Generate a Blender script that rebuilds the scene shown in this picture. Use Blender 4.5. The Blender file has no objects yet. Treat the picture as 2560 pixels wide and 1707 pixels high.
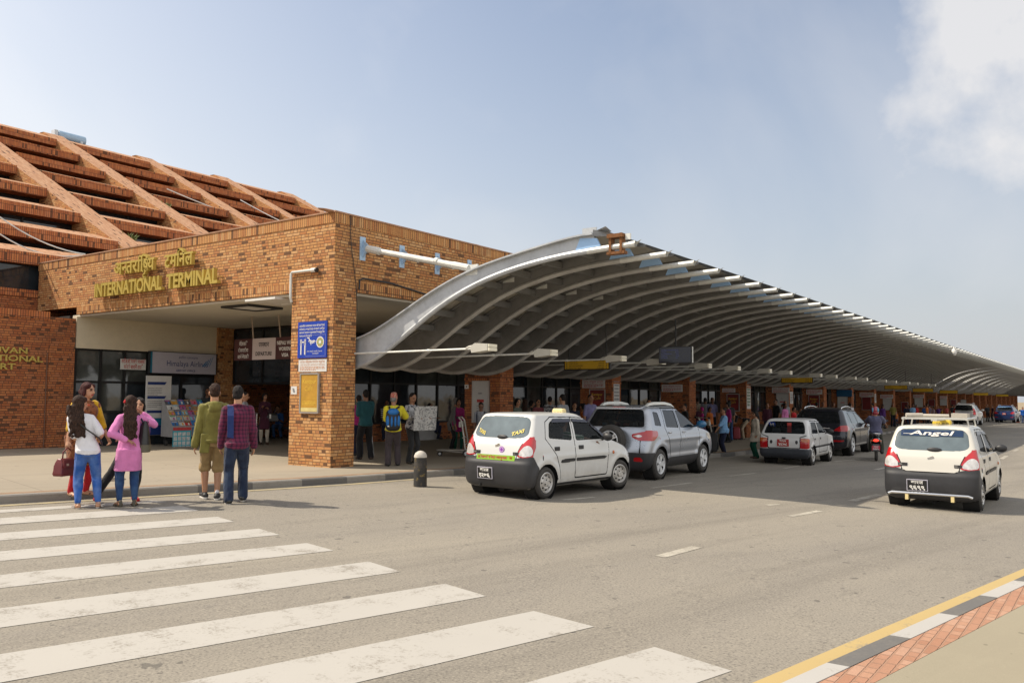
import bpy, math, random
import numpy as np
from mathutils import Vector, Matrix
R = math.radians
random.seed(11)
sc = bpy.context.scene
C = sc.collection
PI = math.pi

# ---------------- camera ----------------
F_PX, YAW, PITCH, ROLL = 2099.0, R(35.595), R(3.697), R(0.3946)
CAM = Vector((0, 0, 1.62))
FW = Vector((math.cos(YAW)*math.cos(PITCH), math.sin(YAW)*math.cos(PITCH), math.sin(PITCH)))
R0 = Vector((math.sin(YAW), -math.cos(YAW), 0)); U0 = R0.cross(FW)
RT = R0*math.cos(ROLL)+U0*math.sin(ROLL); UP = -R0*math.sin(ROLL)+U0*math.cos(ROLL)
cd = bpy.data.cameras.new('camera'); cam = bpy.data.objects.new('camera', cd); C.objects.link(cam)
cd.sensor_width = 36.0; cd.lens = F_PX/2560*36; cd.clip_start = 0.1; cd.clip_end = 6000
cam.matrix_world = Matrix(((RT.x, UP.x, -FW.x, CAM.x), (RT.y, UP.y, -FW.y, CAM.y), (RT.z, UP.z, -FW.z, CAM.z), (0, 0, 0, 1)))
sc.camera = cam

# ---------------- light ----------------
SUN_EL, SUN_AZ = R(49), R(31)            # azimuth measured from +Y towards -X
SDIR = Vector((-math.sin(SUN_AZ)*math.cos(SUN_EL), math.cos(SUN_AZ)*math.cos(SUN_EL), math.sin(SUN_EL)))
sl = bpy.data.lights.new('sun', 'SUN'); sl.energy = 4.2; sl.angle = R(0.6); sl.color = (1.0, 0.90, 0.74)
so = bpy.data.objects.new('sun', sl); C.objects.link(so); so.rotation_euler = SDIR.to_track_quat('Z', 'Y').to_euler(); so.location = (-20, 40, 60)
vs = sc.view_settings
vs.view_transform = 'Standard'; vs.look = 'None'; vs.exposure = 0.35; vs.gamma = 1; vs.use_curve_mapping = False
sc.cycles.max_bounces = 8; sc.cycles.use_denoising = True

class NT:
    """small helper for node trees"""
    def __init__(s, nt): s.nt = nt; s.L = nt.links.new
    def n(s, t, **k):
        o = s.nt.nodes.new(t)
        for a, b in k.items(): setattr(o, a, b)
        return o
    def put(s, sock, v):
        if v is None: return
        if hasattr(v, 'is_linked'): s.L(v, sock)
        else:
            if sock.type == 'RGBA' and len(v) == 3: v = (*v, 1)
            sock.default_value = v
    def m(s, op, a, b=None, c=None, clamp=False):
        o = s.n('ShaderNodeMath', operation=op, use_clamp=clamp)
        for i, v in enumerate((a, b, c)): s.put(o.inputs[i], v)
        return o.outputs[0]
    def vm(s, op, a, b=None):
        o = s.n('ShaderNodeVectorMath', operation=op)
        s.put(o.inputs[0], a); s.put(o.inputs[1], b)
        return o.outputs['Value'] if op in ('DOT_PRODUCT', 'LENGTH') else o.outputs[0]
    def mix(s, f, a, b, blend='MIX'):
        o = s.n('ShaderNodeMix', data_type='RGBA', blend_type=blend)
        s.put(o.inputs[0], f); s.put(o.inputs[6], a); s.put(o.inputs[7], b)
        return o.outputs[2]
    def ramp(s, f, stops, interp='LINEAR'):
        o = s.n('ShaderNodeValToRGB'); cr = o.color_ramp; cr.interpolation = interp
        while len(cr.elements) < len(stops): cr.elements.new(0.5)
        for e, (p, c) in zip(cr.elements, stops):
            e.position = p; e.color = c if len(c) == 4 else (*c, 1)
        s.put(o.inputs[0], f); return o.outputs[0]
    def noise(s, vec, scale, detail=3, rough=0.55, dist=0):
        o = s.n('ShaderNodeTexNoise'); s.put(o.inputs['Vector'], vec)
        o.inputs['Scale'].default_value = scale; o.inputs['Detail'].default_value = detail
        o.inputs['Roughness'].default_value = rough; o.inputs['Distortion'].default_value = dist
        return o.outputs[0]
    def step(s, f, lo, hi):
        o = s.n('ShaderNodeMapRange'); s.put(o.inputs[0], f); o.inputs[1].default_value = lo; o.inputs[2].default_value = hi
        return o.outputs[0]
    def xyz(s, v):
        o = s.n('ShaderNodeSeparateXYZ'); s.put(o.inputs[0], v); return o.outputs
    def comb(s, x, y, z=0.0):
        o = s.n('ShaderNodeCombineXYZ'); s.put(o.inputs[0], x); s.put(o.inputs[1], y); s.put(o.inputs[2], z); return o.outputs[0]
    def pos(s): return s.n('ShaderNodeNewGeometry').outputs['Position']
    def obj(s): return s.n('ShaderNodeTexCoord').outputs['Object']

# ---------------- sky: Nishita, thinned by bright haze and soft cloud ----------------
wd = bpy.data.worlds.new('World'); sc.world = wd; wd.use_nodes = True
w = NT(wd.node_tree); bg = wd.node_tree.nodes['Background']
sky = w.n('ShaderNodeTexSky'); sky.sky_type = 'NISHITA'; sky.sun_disc = False
sky.sun_elevation = SUN_EL; sky.sun_rotation = -SUN_AZ; sky.air_density = 1.3; sky.dust_density = 4.0; sky.ozone_density = 2.0; sky.altitude = 1300
dirv = w.n('ShaderNodeTexCoord').outputs['Generated']
z = w.xyz(dirv)[2]
sund = w.m('MAXIMUM', w.vm('DOT_PRODUCT', dirv, tuple(Vector((SDIR.x, SDIR.y, 0.12)).normalized())), 0.0)
hz = w.m('POWER', w.m('SUBTRACT', 1.0, w.m('MAXIMUM', z, 0.0), clamp=True), 3.2)       # thick near the horizon
hz = w.m('ADD', w.m('ADD', w.m('MULTIPLY', hz, 0.92), 0.10), w.m('MULTIPLY', w.m('POWER', sund, 1.7), 0.72), clamp=True)
cl = w.noise(dirv, 2.6, 7, 0.52, 0.35)
cl2 = w.step(w.m('ADD', cl, w.m('MULTIPLY', z, 0.12)), 0.50, 0.74)
cdir = w.vm('DOT_PRODUCT', dirv, tuple((FW+RT*0.70+UP*0.345).normalized()))
cpuff = w.step(w.m('ADD', cdir, w.m('MULTIPLY', w.m('SUBTRACT', w.noise(dirv, 7.0, 7, 0.55), 0.5), 0.055)), 0.986, 0.999)
cf = w.m('MAXIMUM', w.m('MULTIPLY', cl2, 0.32), w.m('MULTIPLY', cpuff, 0.9), clamp=True)
hcol = w.mix(w.m('POWER', sund, 1.6), (4.8, 4.98, 5.2, 1), (8.6, 8.7, 8.7, 1))
grey = w.mix(w.step(w.vm('DOT_PRODUCT', dirv, tuple(RT)), -.1, .75), (.98, .98, .99, 1), (.76, .755, .76, 1))
skyc = w.mix(hz, w.mix(1.0, sky.outputs[0], (1.16, 1.07, 1.03, 1), 'MULTIPLY'), w.mix(1.0, hcol, grey, 'MULTIPLY'))
skyc = w.mix(cf, skyc, w.mix(sund, (5.7, 5.65, 5.7, 1), (7.8, 7.8, 7.8, 1)))
back = w.step(w.vm('DOT_PRODUCT', dirv, (-.25, -.95, .15)), -.15, .75)       # brighter sky added behind the camera to lift the shade under the canopy
skyc = w.mix(w.m('MULTIPLY', back, .8), skyc, (8.6, 8.5, 8.3, 1))
w.L(skyc, bg.inputs[0]); bg.inputs[1].default_value = 0.115

# ---------------- ground heights and un-projection ----------------
def gz(x, y):
    g = 0.013*(x-6) if x < 26 else 0.26+0.0068*(x-26)
    return -g-0.02*max(0.0, 11-y)
def ray(u, v): return FW+RT*((u-1280)/F_PX)-UP*((v-853.5)/F_PX)
S_ = 2560/2352
def G(u, v, dz=0.0):                      # point of the ground (raised by dz) seen at pixel u, v of the photograph
    d = ray(u, v); t = 10.0
    for _ in range(60):
        p = CAM+d*t
        t = (gz(p.x, p.y)+dz-CAM.z)/d.z if abs(d.z) > 1e-6 else 400
        t = max(.5, min(t, 400)) if t > 0 else 400
    return CAM+d*t
def g(u, v, dz=0.0): return G(u*S_, v*S_, dz)
def onX(u, v, X): d = ray(u*S_, v*S_); return CAM+d*((X-CAM.x)/d.x)
def onY(u, v, Y): d = ray(u*S_, v*S_); return CAM+d*((Y-CAM.y)/d.y)

# ---------------- object helpers ----------------
def tag(o, label=None, cat=None, group=None, kind=None):
    for k, v in (('label', label), ('category', cat), ('group', group), ('kind', kind)):
        if v: o[k] = v
    return o
def thing(name, label, cat, loc=(0, 0, 0), rz=0.0, group=None):
    o = bpy.data.objects.new(name, None); C.objects.link(o); o.location = loc; o.rotation_euler = (0, 0, rz)
    o.empty_display_size = 0.1
    return tag(o, label, cat, group, 'thing')
def copy_thing(root, loc=None, rz=None, label=None):
    r = root.copy(); C.objects.link(r)
    if loc is not None: r.location = loc
    if rz is not None: r.rotation_euler = (0, 0, rz)
    if label: r['label'] = label
    for ch in root.children:
        c = ch.copy(); C.objects.link(c); c.parent = r
        for g2 in ch.children:
            d = g2.copy(); C.objects.link(d); d.parent = c
    return r
class MB:
    def __init__(s): s.v = []; s.f = []; s.mi = []
    def add(s, vs, fs, mi=0):
        b = len(s.v); s.v += [tuple(p) for p in vs]; s.f += [tuple(i+b for i in f) for f in fs]; s.mi += [mi]*len(fs)
        return s
    def quad(s, a, b, c, d, mi=0): return s.add((a, b, c, d), ((0, 1, 2, 3),), mi)
    def box(s, x0, x1, y0, y1, z0, z1, mi=0, M=None):
        vs = [Vector(p) for p in ((x0, y0, z0), (x1, y0, z0), (x1, y1, z0), (x0, y1, z0), (x0, y0, z1), (x1, y0, z1), (x1, y1, z1), (x0, y1, z1))]
        if M is not None: vs = [M @ p for p in vs]
        return s.add(vs, ((3, 2, 1, 0), (4, 5, 6, 7), (0, 1, 5, 4), (1, 2, 6, 5), (2, 3, 7, 6), (3, 0, 4, 7)), mi)
    def rbox(s, x0, x1, y0, y1, z0, z1, r, mi=0, M=None, n=3):   # box with rounded vertical corners and chamfered ends
        def ring(e, zz):
            pts = []
            rr = max(r-e, 1e-4)
            for cx, cy, a0 in ((x1-r, y1-r, 0), (x0+r, y1-r, 90), (x0+r, y0+r, 180), (x1-r, y0+r, 270)):
                for k in range(n+1):
                    a = R(a0+90*k/n); pts.append(Vector((cx+rr*math.cos(a), cy+rr*math.sin(a), zz)))
            return pts
        c = min(r*0.6, (z1-z0)*0.3)
        rings = [ring(c, z0), ring(0, z0+c), ring(0, z1-c), ring(c, z1)]
        if M is not None: rings = [[M @ p for p in q] for q in rings]
        return s.loft(rings, mi)
    def loft(s, rings, mi=0, cap=True, closed=True):
        n = len(rings[0]); vs = [p for r in rings for p in r]; fs = []
        for i in range(len(rings)-1):
            for k in range(n if closed else n-1):
                k2 = (k+1) % n
                fs.append((i*n+k, i*n+k2, (i+1)*n+k2, (i+1)*n+k))
        if cap: fs.append(tuple(range(n))[::-1]); fs.append(tuple((len(rings)-1)*n+k for k in range(n)))
        return s.add(vs, fs, mi)
    def tube(s, pts, r, n=8, mi=0, cap=True):
        pts = [Vector(p) for p in pts]; rs = r if isinstance(r, (list, tuple)) else [r]*len(pts); rings = []; pa = None
        for i, p in enumerate(pts):
            d = (pts[min(i+1, len(pts)-1)]-pts[max(i-1, 0)]).normalized()
            a = d.orthogonal().normalized() if pa is None else (pa-d*pa.dot(d)).normalized()
            pa = a; b = d.cross(a)
            rings.append([p+(a*math.cos(2*PI*k/n)+b*math.sin(2*PI*k/n))*rs[i] for k in range(n)])
        return s.loft(rings, mi, cap)
    def lathe(s, prof, n=24, mi=0, M=None, cap=True):             # prof = [(r, z)] about local z
        rings = []
        for r_, z_ in prof:
            q = [Vector((r_*math.cos(2*PI*k/n), r_*math.sin(2*PI*k/n), z_)) for k in range(n)]
            rings.append([M @ p for p in q] if M is not None else q)
        return s.loft(rings, mi, cap)
    def ell(s, c, rad, M=None, n=12, m=8, mi=0):
        c = Vector(c); vs = []; rings = []
        for i in range(1, m):
            a = PI*i/m
            q = [Vector((rad[0]*math.sin(a)*math.cos(2*PI*k/n), rad[1]*math.sin(a)*math.sin(2*PI*k/n), -rad[2]*math.cos(a))) for k in range(n)]
            rings.append([c+(M @ p if M is not None else p) for p in q])
        b = len(rings)
        vs = [p for r in rings for p in r]; e0 = Vector((0, 0, -rad[2])); e1 = Vector((0, 0, rad[2]))
        vs += [c+(M @ e0 if M is not None else e0), c+(M @ e1 if M is not None else e1)]
        fs = []
        for i in range(b-1):
            for k in range(n): fs.append((i*n+k, i*n+(k+1) % n, (i+1)*n+(k+1) % n, (i+1)*n+k))
        for k in range(n):
            fs.append((b*n, (k+1) % n, k)); fs.append((b*n+1, (b-1)*n+k, (b-1)*n+(k+1) % n))
        return s.add(vs, fs, mi)
    def cap(s, p0, p1, r0, r1, n=10, mi=0):                       # tapered capsule
        p0, p1 = Vector(p0), Vector(p1); d = (p1-p0)
        d = d.normalized() if d.length > 1e-6 else Vector((0, 0, 1))
        pts = [p0-d*r0*0.95, p0-d*r0*0.7, p0-d*r0*0.35, p0, p1, p1+d*r1*0.35, p1+d*r1*0.7, p1+d*r1*0.95]
        rs = [r0*0.3, r0*0.71, r0*0.94, r0, r1, r1*0.94, r1*0.71, r1*0.3]
        return s.tube(pts, rs, n, mi)
    def prism(s, poly, y0, y1, mi=0, axis='y'):                   # polygon in (x,z), pushed along y (or (y,z) along x)
        n = len(poly); fn = (lambda a, b, t: (a, t, b)) if axis == 'y' else ((lambda a, b, t: (t, a, b)) if axis == 'x' else (lambda a, b, t: (a, b, t)))
        return s.loft([[fn(a, b, y0) for a, b in poly], [fn(a, b, y1) for a, b in poly]], mi)
    def build(s, name, mats, parent=None, smooth=False, world=False, recalc=True):
        me = bpy.data.meshes.new(name); vs = s.v
        if world and parent is not None:
            l = parent.location; vs = [(p[0]-l.x, p[1]-l.y, p[2]-l.z) for p in vs]
        me.from_pydata(vs, [], s.f)
        for m_ in (mats if isinstance(mats, (list, tuple)) else [mats]): me.materials.append(m_)
        me.polygons.foreach_set('material_index', s.mi)
        if recalc:
            import bmesh
            bm = bmesh.new(); bm.from_mesh(me); bmesh.ops.recalc_face_normals(bm, faces=bm.faces); bm.to_mesh(me); bm.free()
        if smooth is not False:
            me.polygons.foreach_set('use_smooth', [True]*len(me.polygons))
            if smooth is not True: me.set_sharp_from_angle(angle=R(smooth))
        me.update()
        o = bpy.data.objects.new(name, me); C.objects.link(o)
        if parent is not None: o.parent = parent
        return o
def rotz(a, loc=(0, 0, 0)): return Matrix.Translation(loc) @ Matrix.Rotation(a, 4, 'Z')

# ---------------- materials ----------------
MATS = {}
def pm(name, colr, rough=0.55, metal=0.0, var=0.10, scale=6.0, bump=0.0, spec=0.5, coat=0.0, bscale=None, dirt=0.0):
    """plain procedural surface: base colour broken by two noises, optional grime and bump"""
    if name in MATS: return MATS[name]
    m = bpy.data.materials.new(name); m.use_nodes = True; t = NT(m.node_tree); b = m.node_tree.nodes['Principled BSDF']
    P = t.obj(); c = (*colr, 1)
    n1 = t.noise(P, scale, 4); n2 = t.noise(P, scale*7, 3)
    f = t.m('ADD', t.m('MULTIPLY', n1, 0.65), t.m('MULTIPLY', n2, 0.35))
    lo = tuple(x*(1-var*1.6) for x in colr); hi = tuple(min(1, x*(1+var*1.6)) for x in colr)
    cc = t.ramp(f, ((0.28, lo), (0.72, hi)))
    if dirt: cc = t.mix(t.m('MULTIPLY', t.step(t.noise(P, scale*1.7, 6, 0.65), 0.48, 0.72), dirt), cc, tuple(x*0.35+0.02 for x in colr)+(1,))
    t.L(cc, b.inputs['Base Color'])
    t.L(t.m('ADD', rough-0.08, t.m('MULTIPLY', n2, 0.16)), b.inputs['Roughness'])
    b.inputs['Metallic'].default_value = metal; b.inputs['Specular IOR Level'].default_value = spec
    if coat: b.inputs['Coat Weight'].default_value = coat; b.inputs['Coat Roughness'].default_value = 0.06
    if bump:
        bp = t.n('ShaderNodeBump'); bp.inputs['Strength'].default_value = 0.5; bp.inputs['Distance'].default_value = bump
        t.L(t.noise(P, bscale or scale*10, 4), bp.inputs['Height']); t.L(bp.outputs[0], b.inputs['Normal'])
    MATS[name] = m; return m
def glassy(name, tint=(0.02, 0.025, 0.03), rough=0.03, see=0.0, spec=0.6):
    """window glass: dark reflecting sheet, 'see' lets that much of what lies behind through"""
    if name in MATS: return MATS[name]
    m = bpy.data.materials.new(name); m.use_nodes = True; t = NT(m.node_tree); b = m.node_tree.nodes['Principled BSDF']
    P = t.obj(); n1 = t.noise(P, 2.0, 5)
    t.L(t.ramp(n1, ((0.3, tuple(x*0.7 for x in tint)), (0.7, tuple(x*1.4 for x in tint)))), b.inputs['Base Color'])
    b.inputs['Roughness'].default_value = rough; b.inputs['Specular IOR Level'].default_value = spec
    bp = t.n('ShaderNodeBump'); bp.inputs['Strength'].default_value = 0.15; bp.inputs['Distance'].default_value = 0.02
    t.L(t.noise(P, 1.3, 2), bp.inputs['Height']); t.L(bp.outputs[0], b.inputs['Normal'])
    if see:
        tr = t.n('ShaderNodeBsdfTransparent'); tr.inputs[0].default_value = (0.80, 0.86, 0.86, 1)
        mx = t.n('ShaderNodeMixShader'); fr = t.n('ShaderNodeFresnel'); fr.inputs[0].default_value = 1.45
        t.L(t.m('MULTIPLY', t.m('SUBTRACT', 1.0, fr.outputs[0]), see), mx.inputs[0])
        t.L(b.outputs[0], mx.inputs[1]); t.L(tr.outputs[0], mx.inputs[2])
        t.L(mx.outputs[0], m.node_tree.nodes['Material Output'].inputs[0])
    MATS[name] = m; return m
def brick(name, tones, mortar, bw=0.235, bh=0.069, soldier=False, dark=0.10, stain=0.5, inc=0.0):
    """brickwork in alternating header and stretcher courses; every brick gets its own tone"""
    if name in MATS: return MATS[name]
    m = bpy.data.materials.new(name); m.use_nodes = True; t = NT(m.node_tree); b = m.node_tree.nodes['Principled BSDF']
    ge = t.n('ShaderNodeNewGeometry'); px, py, pz = t.xyz(ge.outputs['Position']); nx, ny, nz = t.xyz(ge.outputs['True Normal'])
    ax = t.m('GREATER_THAN', t.m('ABSOLUTE', nx), 0.6); az = t.m('GREATER_THAN', t.m('ABSOLUTE', nz), 0.75)
    u = t.m('ADD', t.m('MULTIPLY', px, t.m('SUBTRACT', 1.0, ax)), t.m('MULTIPLY', py, ax))
    v = t.m('ADD', t.m('MULTIPLY', pz, t.m('SUBTRACT', 1.0, az)), t.m('MULTIPLY', py, az))
    if soldier: u, v = v, u
    row = t.m('FLOOR', t.m('DIVIDE', v, bh)); odd = t.m('FLOORED_MODULO', row, 2.0)
    wdt = bw if soldier else t.m('SUBTRACT', bw, t.m('MULTIPLY', odd, bw*0.5))
    x = t.m('ADD', t.m('DIVIDE', u, wdt), 0.0 if soldier else t.m('MULTIPLY', row, 0.37))
    fx = t.m('FRACT', x); fy = t.m('FRACT', t.m('DIVIDE', v, bh))
    wob = t.m('MULTIPLY', t.m('SUBTRACT', t.noise(ge.outputs['Position'], 30, 2), 0.5), 0.008)
    dx = t.m('MULTIPLY', t.m('MINIMUM', fx, t.m('SUBTRACT', 1.0, fx)), wdt); dy = t.m('MULTIPLY', t.m('MINIMUM', fy, t.m('SUBTRACT', 1.0, fy)), bh)
    edge = t.m('ADD', t.m('MINIMUM', dx, dy), wob)
    mask = t.step(edge, 0.0045, 0.0085)
    wn = t.n('ShaderNodeTexWhiteNoise', noise_dimensions='2D'); t.L(t.comb(t.m('FLOOR', x), row), wn.inputs['Vector'])
    n = len(tones); stops = [((i+0.0)/n*(1-dark)+dark, c) for i, c in enumerate(tones)]
    stops = [(0.0, (0.10, 0.055, 0.035))]+stops
    bc = t.ramp(wn.outputs[0], stops, 'CONSTANT')
    bc = t.mix(t.m('MULTIPLY', t.noise(ge.outputs['Position'], 45, 4), 0.5), bc, tuple(c*0.6 for c in tones[0])+(1,))
    st = t.noise(ge.outputs['Position'], 0.9, 6, 0.62, 0.6)
    bc = t.mix(t.m('MULTIPLY', t.step(st, 0.54, 0.74), stain), bc, (0.10, 0.062, 0.042, 1))
    cc = t.mix(mask, mortar, bc)
    t.L(cc, b.inputs['Base Color']); b.inputs['Roughness'].default_value = 0.9; b.inputs['Specular IOR Level'].default_value = 0.2
    bp = t.n('ShaderNodeBump'); bp.inputs['Strength'].default_value = 0.8; bp.inputs['Distance'].default_value = 0.012
    t.L(t.m('ADD', mask, t.m('MULTIPLY', t.noise(ge.outputs['Position'], 60, 3), 0.35)), bp.inputs['Height']); t.L(bp.outputs[0], b.inputs['Normal'])
    MATS[name] = m; return m
T_OR = [(0.53, 0.25, 0.095), (0.60, 0.31, 0.12), (0.48, 0.20, 0.075), (0.57, 0.28, 0.105), (0.64, 0.37, 0.17), (0.45, 0.20, 0.085), (0.56, 0.29, 0.115)]
T_RD = [(0.46, 0.16, 0.06), (0.40, 0.13, 0.052), (0.51, 0.195, 0.075), (0.37, 0.125, 0.055), (0.45, 0.175, 0.08)]
BR = brick('brickwork_orange', T_OR, (0.15, 0.085, 0.05, 1), dark=.05, stain=.35)
BRS = brick('brickwork_orange_soldier', T_OR, (0.10, 0.055, 0.035, 1), soldier=True, dark=0.08, stain=.4)
BRR = brick('brickwork_red', T_RD, (0.11, 0.06, 0.042, 1), dark=0.10, stain=0.5)
BRRS = brick('brickwork_red_soldier', [tuple(min(1, q*1.15) for q in c) for c in T_RD], (0.085, 0.045, 0.035, 1), soldier=True, dark=0.08, stain=.35)
BRP = brick('brickwork_sunlit_tone', [(0.56, 0.30, 0.17), (0.62, 0.36, 0.21), (0.50, 0.26, 0.14)], (0.34, 0.19, 0.11, 1), soldier=True, dark=0.04, stain=0.3)  # sunlight on the roof ledge and rib tops put into a paler brick
CREAM = pm('cream_render', (0.60, 0.52, 0.38), 0.85, var=0.06, scale=1.2, bump=0.002)
SOFF = pm('soffit_render', (0.60, 0.55, 0.45), 0.85, var=0.05, scale=1.0)
GOLD = pm('gilt_letters', (0.50, 0.38, 0.09), 0.45, 0.25, var=0.06)
STEEL = pm('painted_steel_grey', (0.46, 0.48, 0.50), 0.45, 0.2, var=0.10, scale=1.6, dirt=0.35)
STEELW = pm('painted_steel_white', (0.66, 0.66, 0.62), 0.45, 0.1, var=0.06, scale=3, dirt=0.25)
STEELB = pm('painted_steel_pale_blue', (0.36, 0.50, 0.66), 0.5, 0.1, var=0.08, scale=3)
RUST = pm('rusty_steel', (0.20, 0.085, 0.03), 0.85, 0.2, var=0.3, scale=20)
DARKF = pm('dark_frame', (0.015, 0.015, 0.016), 0.45, 0.3)
BLACK = pm('black_plastic', (0.022, 0.022, 0.024), 0.5, var=0.15, scale=9)
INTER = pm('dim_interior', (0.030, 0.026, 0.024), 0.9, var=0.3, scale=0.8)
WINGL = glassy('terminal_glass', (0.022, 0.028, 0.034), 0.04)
WINGB = glassy('glass_sky_tinted', (0.055, 0.060, 0.055), 0.05, spec=0.9)  # lighter panes: sky reflection put into the tint
# ---------------- ground surfaces ----------------
def groundmat(name, base, dusty, dark, speck=0.35, stain=0.3, joints=None, bump=0.004, sx=0.25):
    m = bpy.data.materials.new(name); m.use_nodes = True; t = NT(m.node_tree); b = m.node_tree.nodes['Principled BSDF']
    P = t.pos(); x, y, z_ = t.xyz(P)
    ca, sa = math.cos(R(-11.5)), math.sin(R(-11.5))
    u = t.m('ADD', t.m('MULTIPLY', x, ca), t.m('MULTIPLY', y, sa)); v = t.m('SUBTRACT', t.m('MULTIPLY', y, ca), t.m('MULTIPLY', x, sa))
    Q = t.comb(t.m('MULTIPLY', u, sx), v, 0.0)
    big = t.noise(Q, 0.35, 5, 0.6, 0.4); mid = t.noise(P, 2.2, 5, 0.65); fine = t.noise(P, 95, 3, 0.7); gr = t.noise(P, 34, 4, 0.7)
    c = t.mix(t.step(big, 0.35, 0.68), base, dusty)
    c = t.mix(t.m('MULTIPLY', t.step(mid, 0.50, 0.78), 0.28), c, dusty)
    c = t.mix(t.m('MULTIPLY', t.step(t.noise(Q, 1.3, 6, 0.7), 0.55, 0.72), stain), c, dark)
    c = t.mix(t.m('MULTIPLY', t.step(fine, 0.56, 0.70), speck), c, dark)
    c = t.mix(t.m('MULTIPLY', t.step(gr, 0.58, 0.72), speck*0.7), c, tuple(min(1, k*1.5) for k in dusty[:3])+(1,))
    if name == 'dusty_asphalt':
        tr = t.m('MULTIPLY', t.step(t.noise(t.comb(t.m('MULTIPLY', u, .05), t.m('MULTIPLY', v, 1.1), 3.0), 1.0, 4, .6), .50, .66), .38); c = t.mix(tr, c, (.135, .12, .10, 1))
        ck = t.m('ABSOLUTE', t.m('SUBTRACT', t.noise(P, .45, 7, .62, .5), .5)); c = t.mix(t.m('MULTIPLY', t.m('SUBTRACT', 1.0, t.step(ck, .001, .003)), .22), c, (.07, .062, .052, 1))
        gr2 = t.noise(P, 55, 2, .5); c = t.mix(t.m('MULTIPLY', t.step(gr2, .55, .66), .45), c, (.36, .325, .26, 1)); c = t.mix(t.m('MULTIPLY', t.m('SUBTRACT', 1.0, t.step(gr2, .33, .43)), .55), c, (.085, .077, .068, 1))
    sp = t.step(t.noise(P, 7.0, 2, 0.3), 0.735, 0.75); c = t.mix(t.m('MULTIPLY', sp, 0.7), c, dark)
    if joints:
        ju, jv = joints
        fu = t.m('FRACT', t.m('DIVIDE', u, ju)); fv = t.m('FRACT', t.m('DIVIDE', v, jv))
        ln = t.m('MINIMUM', t.m('MULTIPLY', t.m('MINIMUM', fu, t.m('SUBTRACT', 1, fu)), ju), t.m('MULTIPLY', t.m('MINIMUM', fv, t.m('SUBTRACT', 1, fv)), jv))
        ln = t.m('ADD', ln, t.m('MULTIPLY', t.m('SUBTRACT', mid, 0.5), 0.012))
        c = t.mix(t.m('MULTIPLY', t.m('SUBTRACT', 1.0, t.step(ln, 0.006, 0.014)), 0.6), c, dark)
    t.L(c, b.inputs['Base Color']); b.inputs['Roughness'].default_value = 0.93; b.inputs['Specular IOR Level'].default_value = 0.25
    bp = t.n('ShaderNodeBump'); bp.inputs['Strength'].default_value = 0.6; bp.inputs['Distance'].default_value = bump
    t.L(t.m('ADD', gr, t.m('MULTIPLY', fine, 0.6)), bp.inputs['Height']); t.L(bp.outputs[0], b.inputs['Normal'])
    return m
ASPH = groundmat('dusty_asphalt', (0.222, 0.200, 0.170, 1), (0.285, 0.254, 0.205, 1), (0.105, 0.096, 0.084, 1))
PAVE = groundmat('worn_concrete_paving', (0.275, 0.237, 0.183, 1), (0.33, 0.282, 0.215, 1), (0.17, 0.14, 0.11, 1), speck=0.12, stain=0.3, joints=(3.6, 1.25), bump=0.002)
CONC = groundmat('sandy_concrete', (0.27, 0.237, 0.172, 1), (0.325, 0.285, 0.205, 1), (0.16, 0.14, 0.10, 1), speck=0.2, stain=0.2, bump=0.003)
EARTH = groundmat('dry_earth', (0.26, 0.20, 0.13, 1), (0.32, 0.26, 0.17, 1), (0.14, 0.11, 0.08, 1))

def paintmat(name, colr, wear=0.5, under=(0.21, 0.185, 0.15, 1), sc_=1.0):
    m = bpy.data.materials.new(name); m.use_nodes = True; t = NT(m.node_tree); b = m.node_tree.nodes['Principled BSDF']
    P = t.pos(); n1 = t.noise(P, 3.0*sc_, 7, 0.72); n2 = t.noise(P, 40, 4, 0.7)
    k = t.m('ADD', t.m('MULTIPLY', n1, 0.6), t.m('MULTIPLY', n2, 0.4))
    f = t.step(k, 0.66-0.30*wear, 0.72-0.16*wear)
    c = t.mix(t.m('MULTIPLY', t.noise(P, 1.2, 4), 0.35), (*colr, 1), tuple(x*0.72 for x in colr)+(1,))
    c = t.mix(f, c, under) if wear < 0.9 else t.mix(t.m('SUBTRACT', 1.0, t.step(k, 0.40, 0.62)), under, c)
    t.L(c, b.inputs['Base Color']); b.inputs['Roughness'].default_value = 0.85
    bp = t.n('ShaderNodeBump'); bp.inputs['Strength'].default_value = 0.4; bp.inputs['Distance'].default_value = 0.003
    t.L(n2, bp.inputs['Height']); t.L(bp.outputs[0], b.inputs['Normal'])
    return m
ZEB = paintmat('zebra_paint', (0.42, 0.395, 0.355), 0.45)
DASH = paintmat('worn_lane_paint', (0.50, 0.46, 0.38), 0.95)
YEL = paintmat('yellow_kerb_paint', (0.46, 0.335, 0.14), 0.35)
YELW = paintmat('faded_yellow_paint', (0.42, 0.34, 0.17), 0.95)
KDK = paintmat('kerb_black_paint', (0.13, 0.123, 0.115), 0.6, under=(0.16, 0.145, 0.125, 1))
KWH = paintmat('kerb_white_paint', (0.27, 0.25, 0.22), 0.55, under=(0.2, 0.18, 0.155, 1))
KWB = paintmat('kerb_bright_white_paint', (0.42, 0.40, 0.37), 0.25)
BRB = brick('brick_edging', [(0.42, 0.225, 0.145), (0.46, 0.26, 0.17), (0.39, 0.20, 0.125), (0.48, 0.29, 0.20)], (0.34, 0.20, 0.135, 1), 0.24, 0.075, dark=0.0, stain=0.15)

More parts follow.
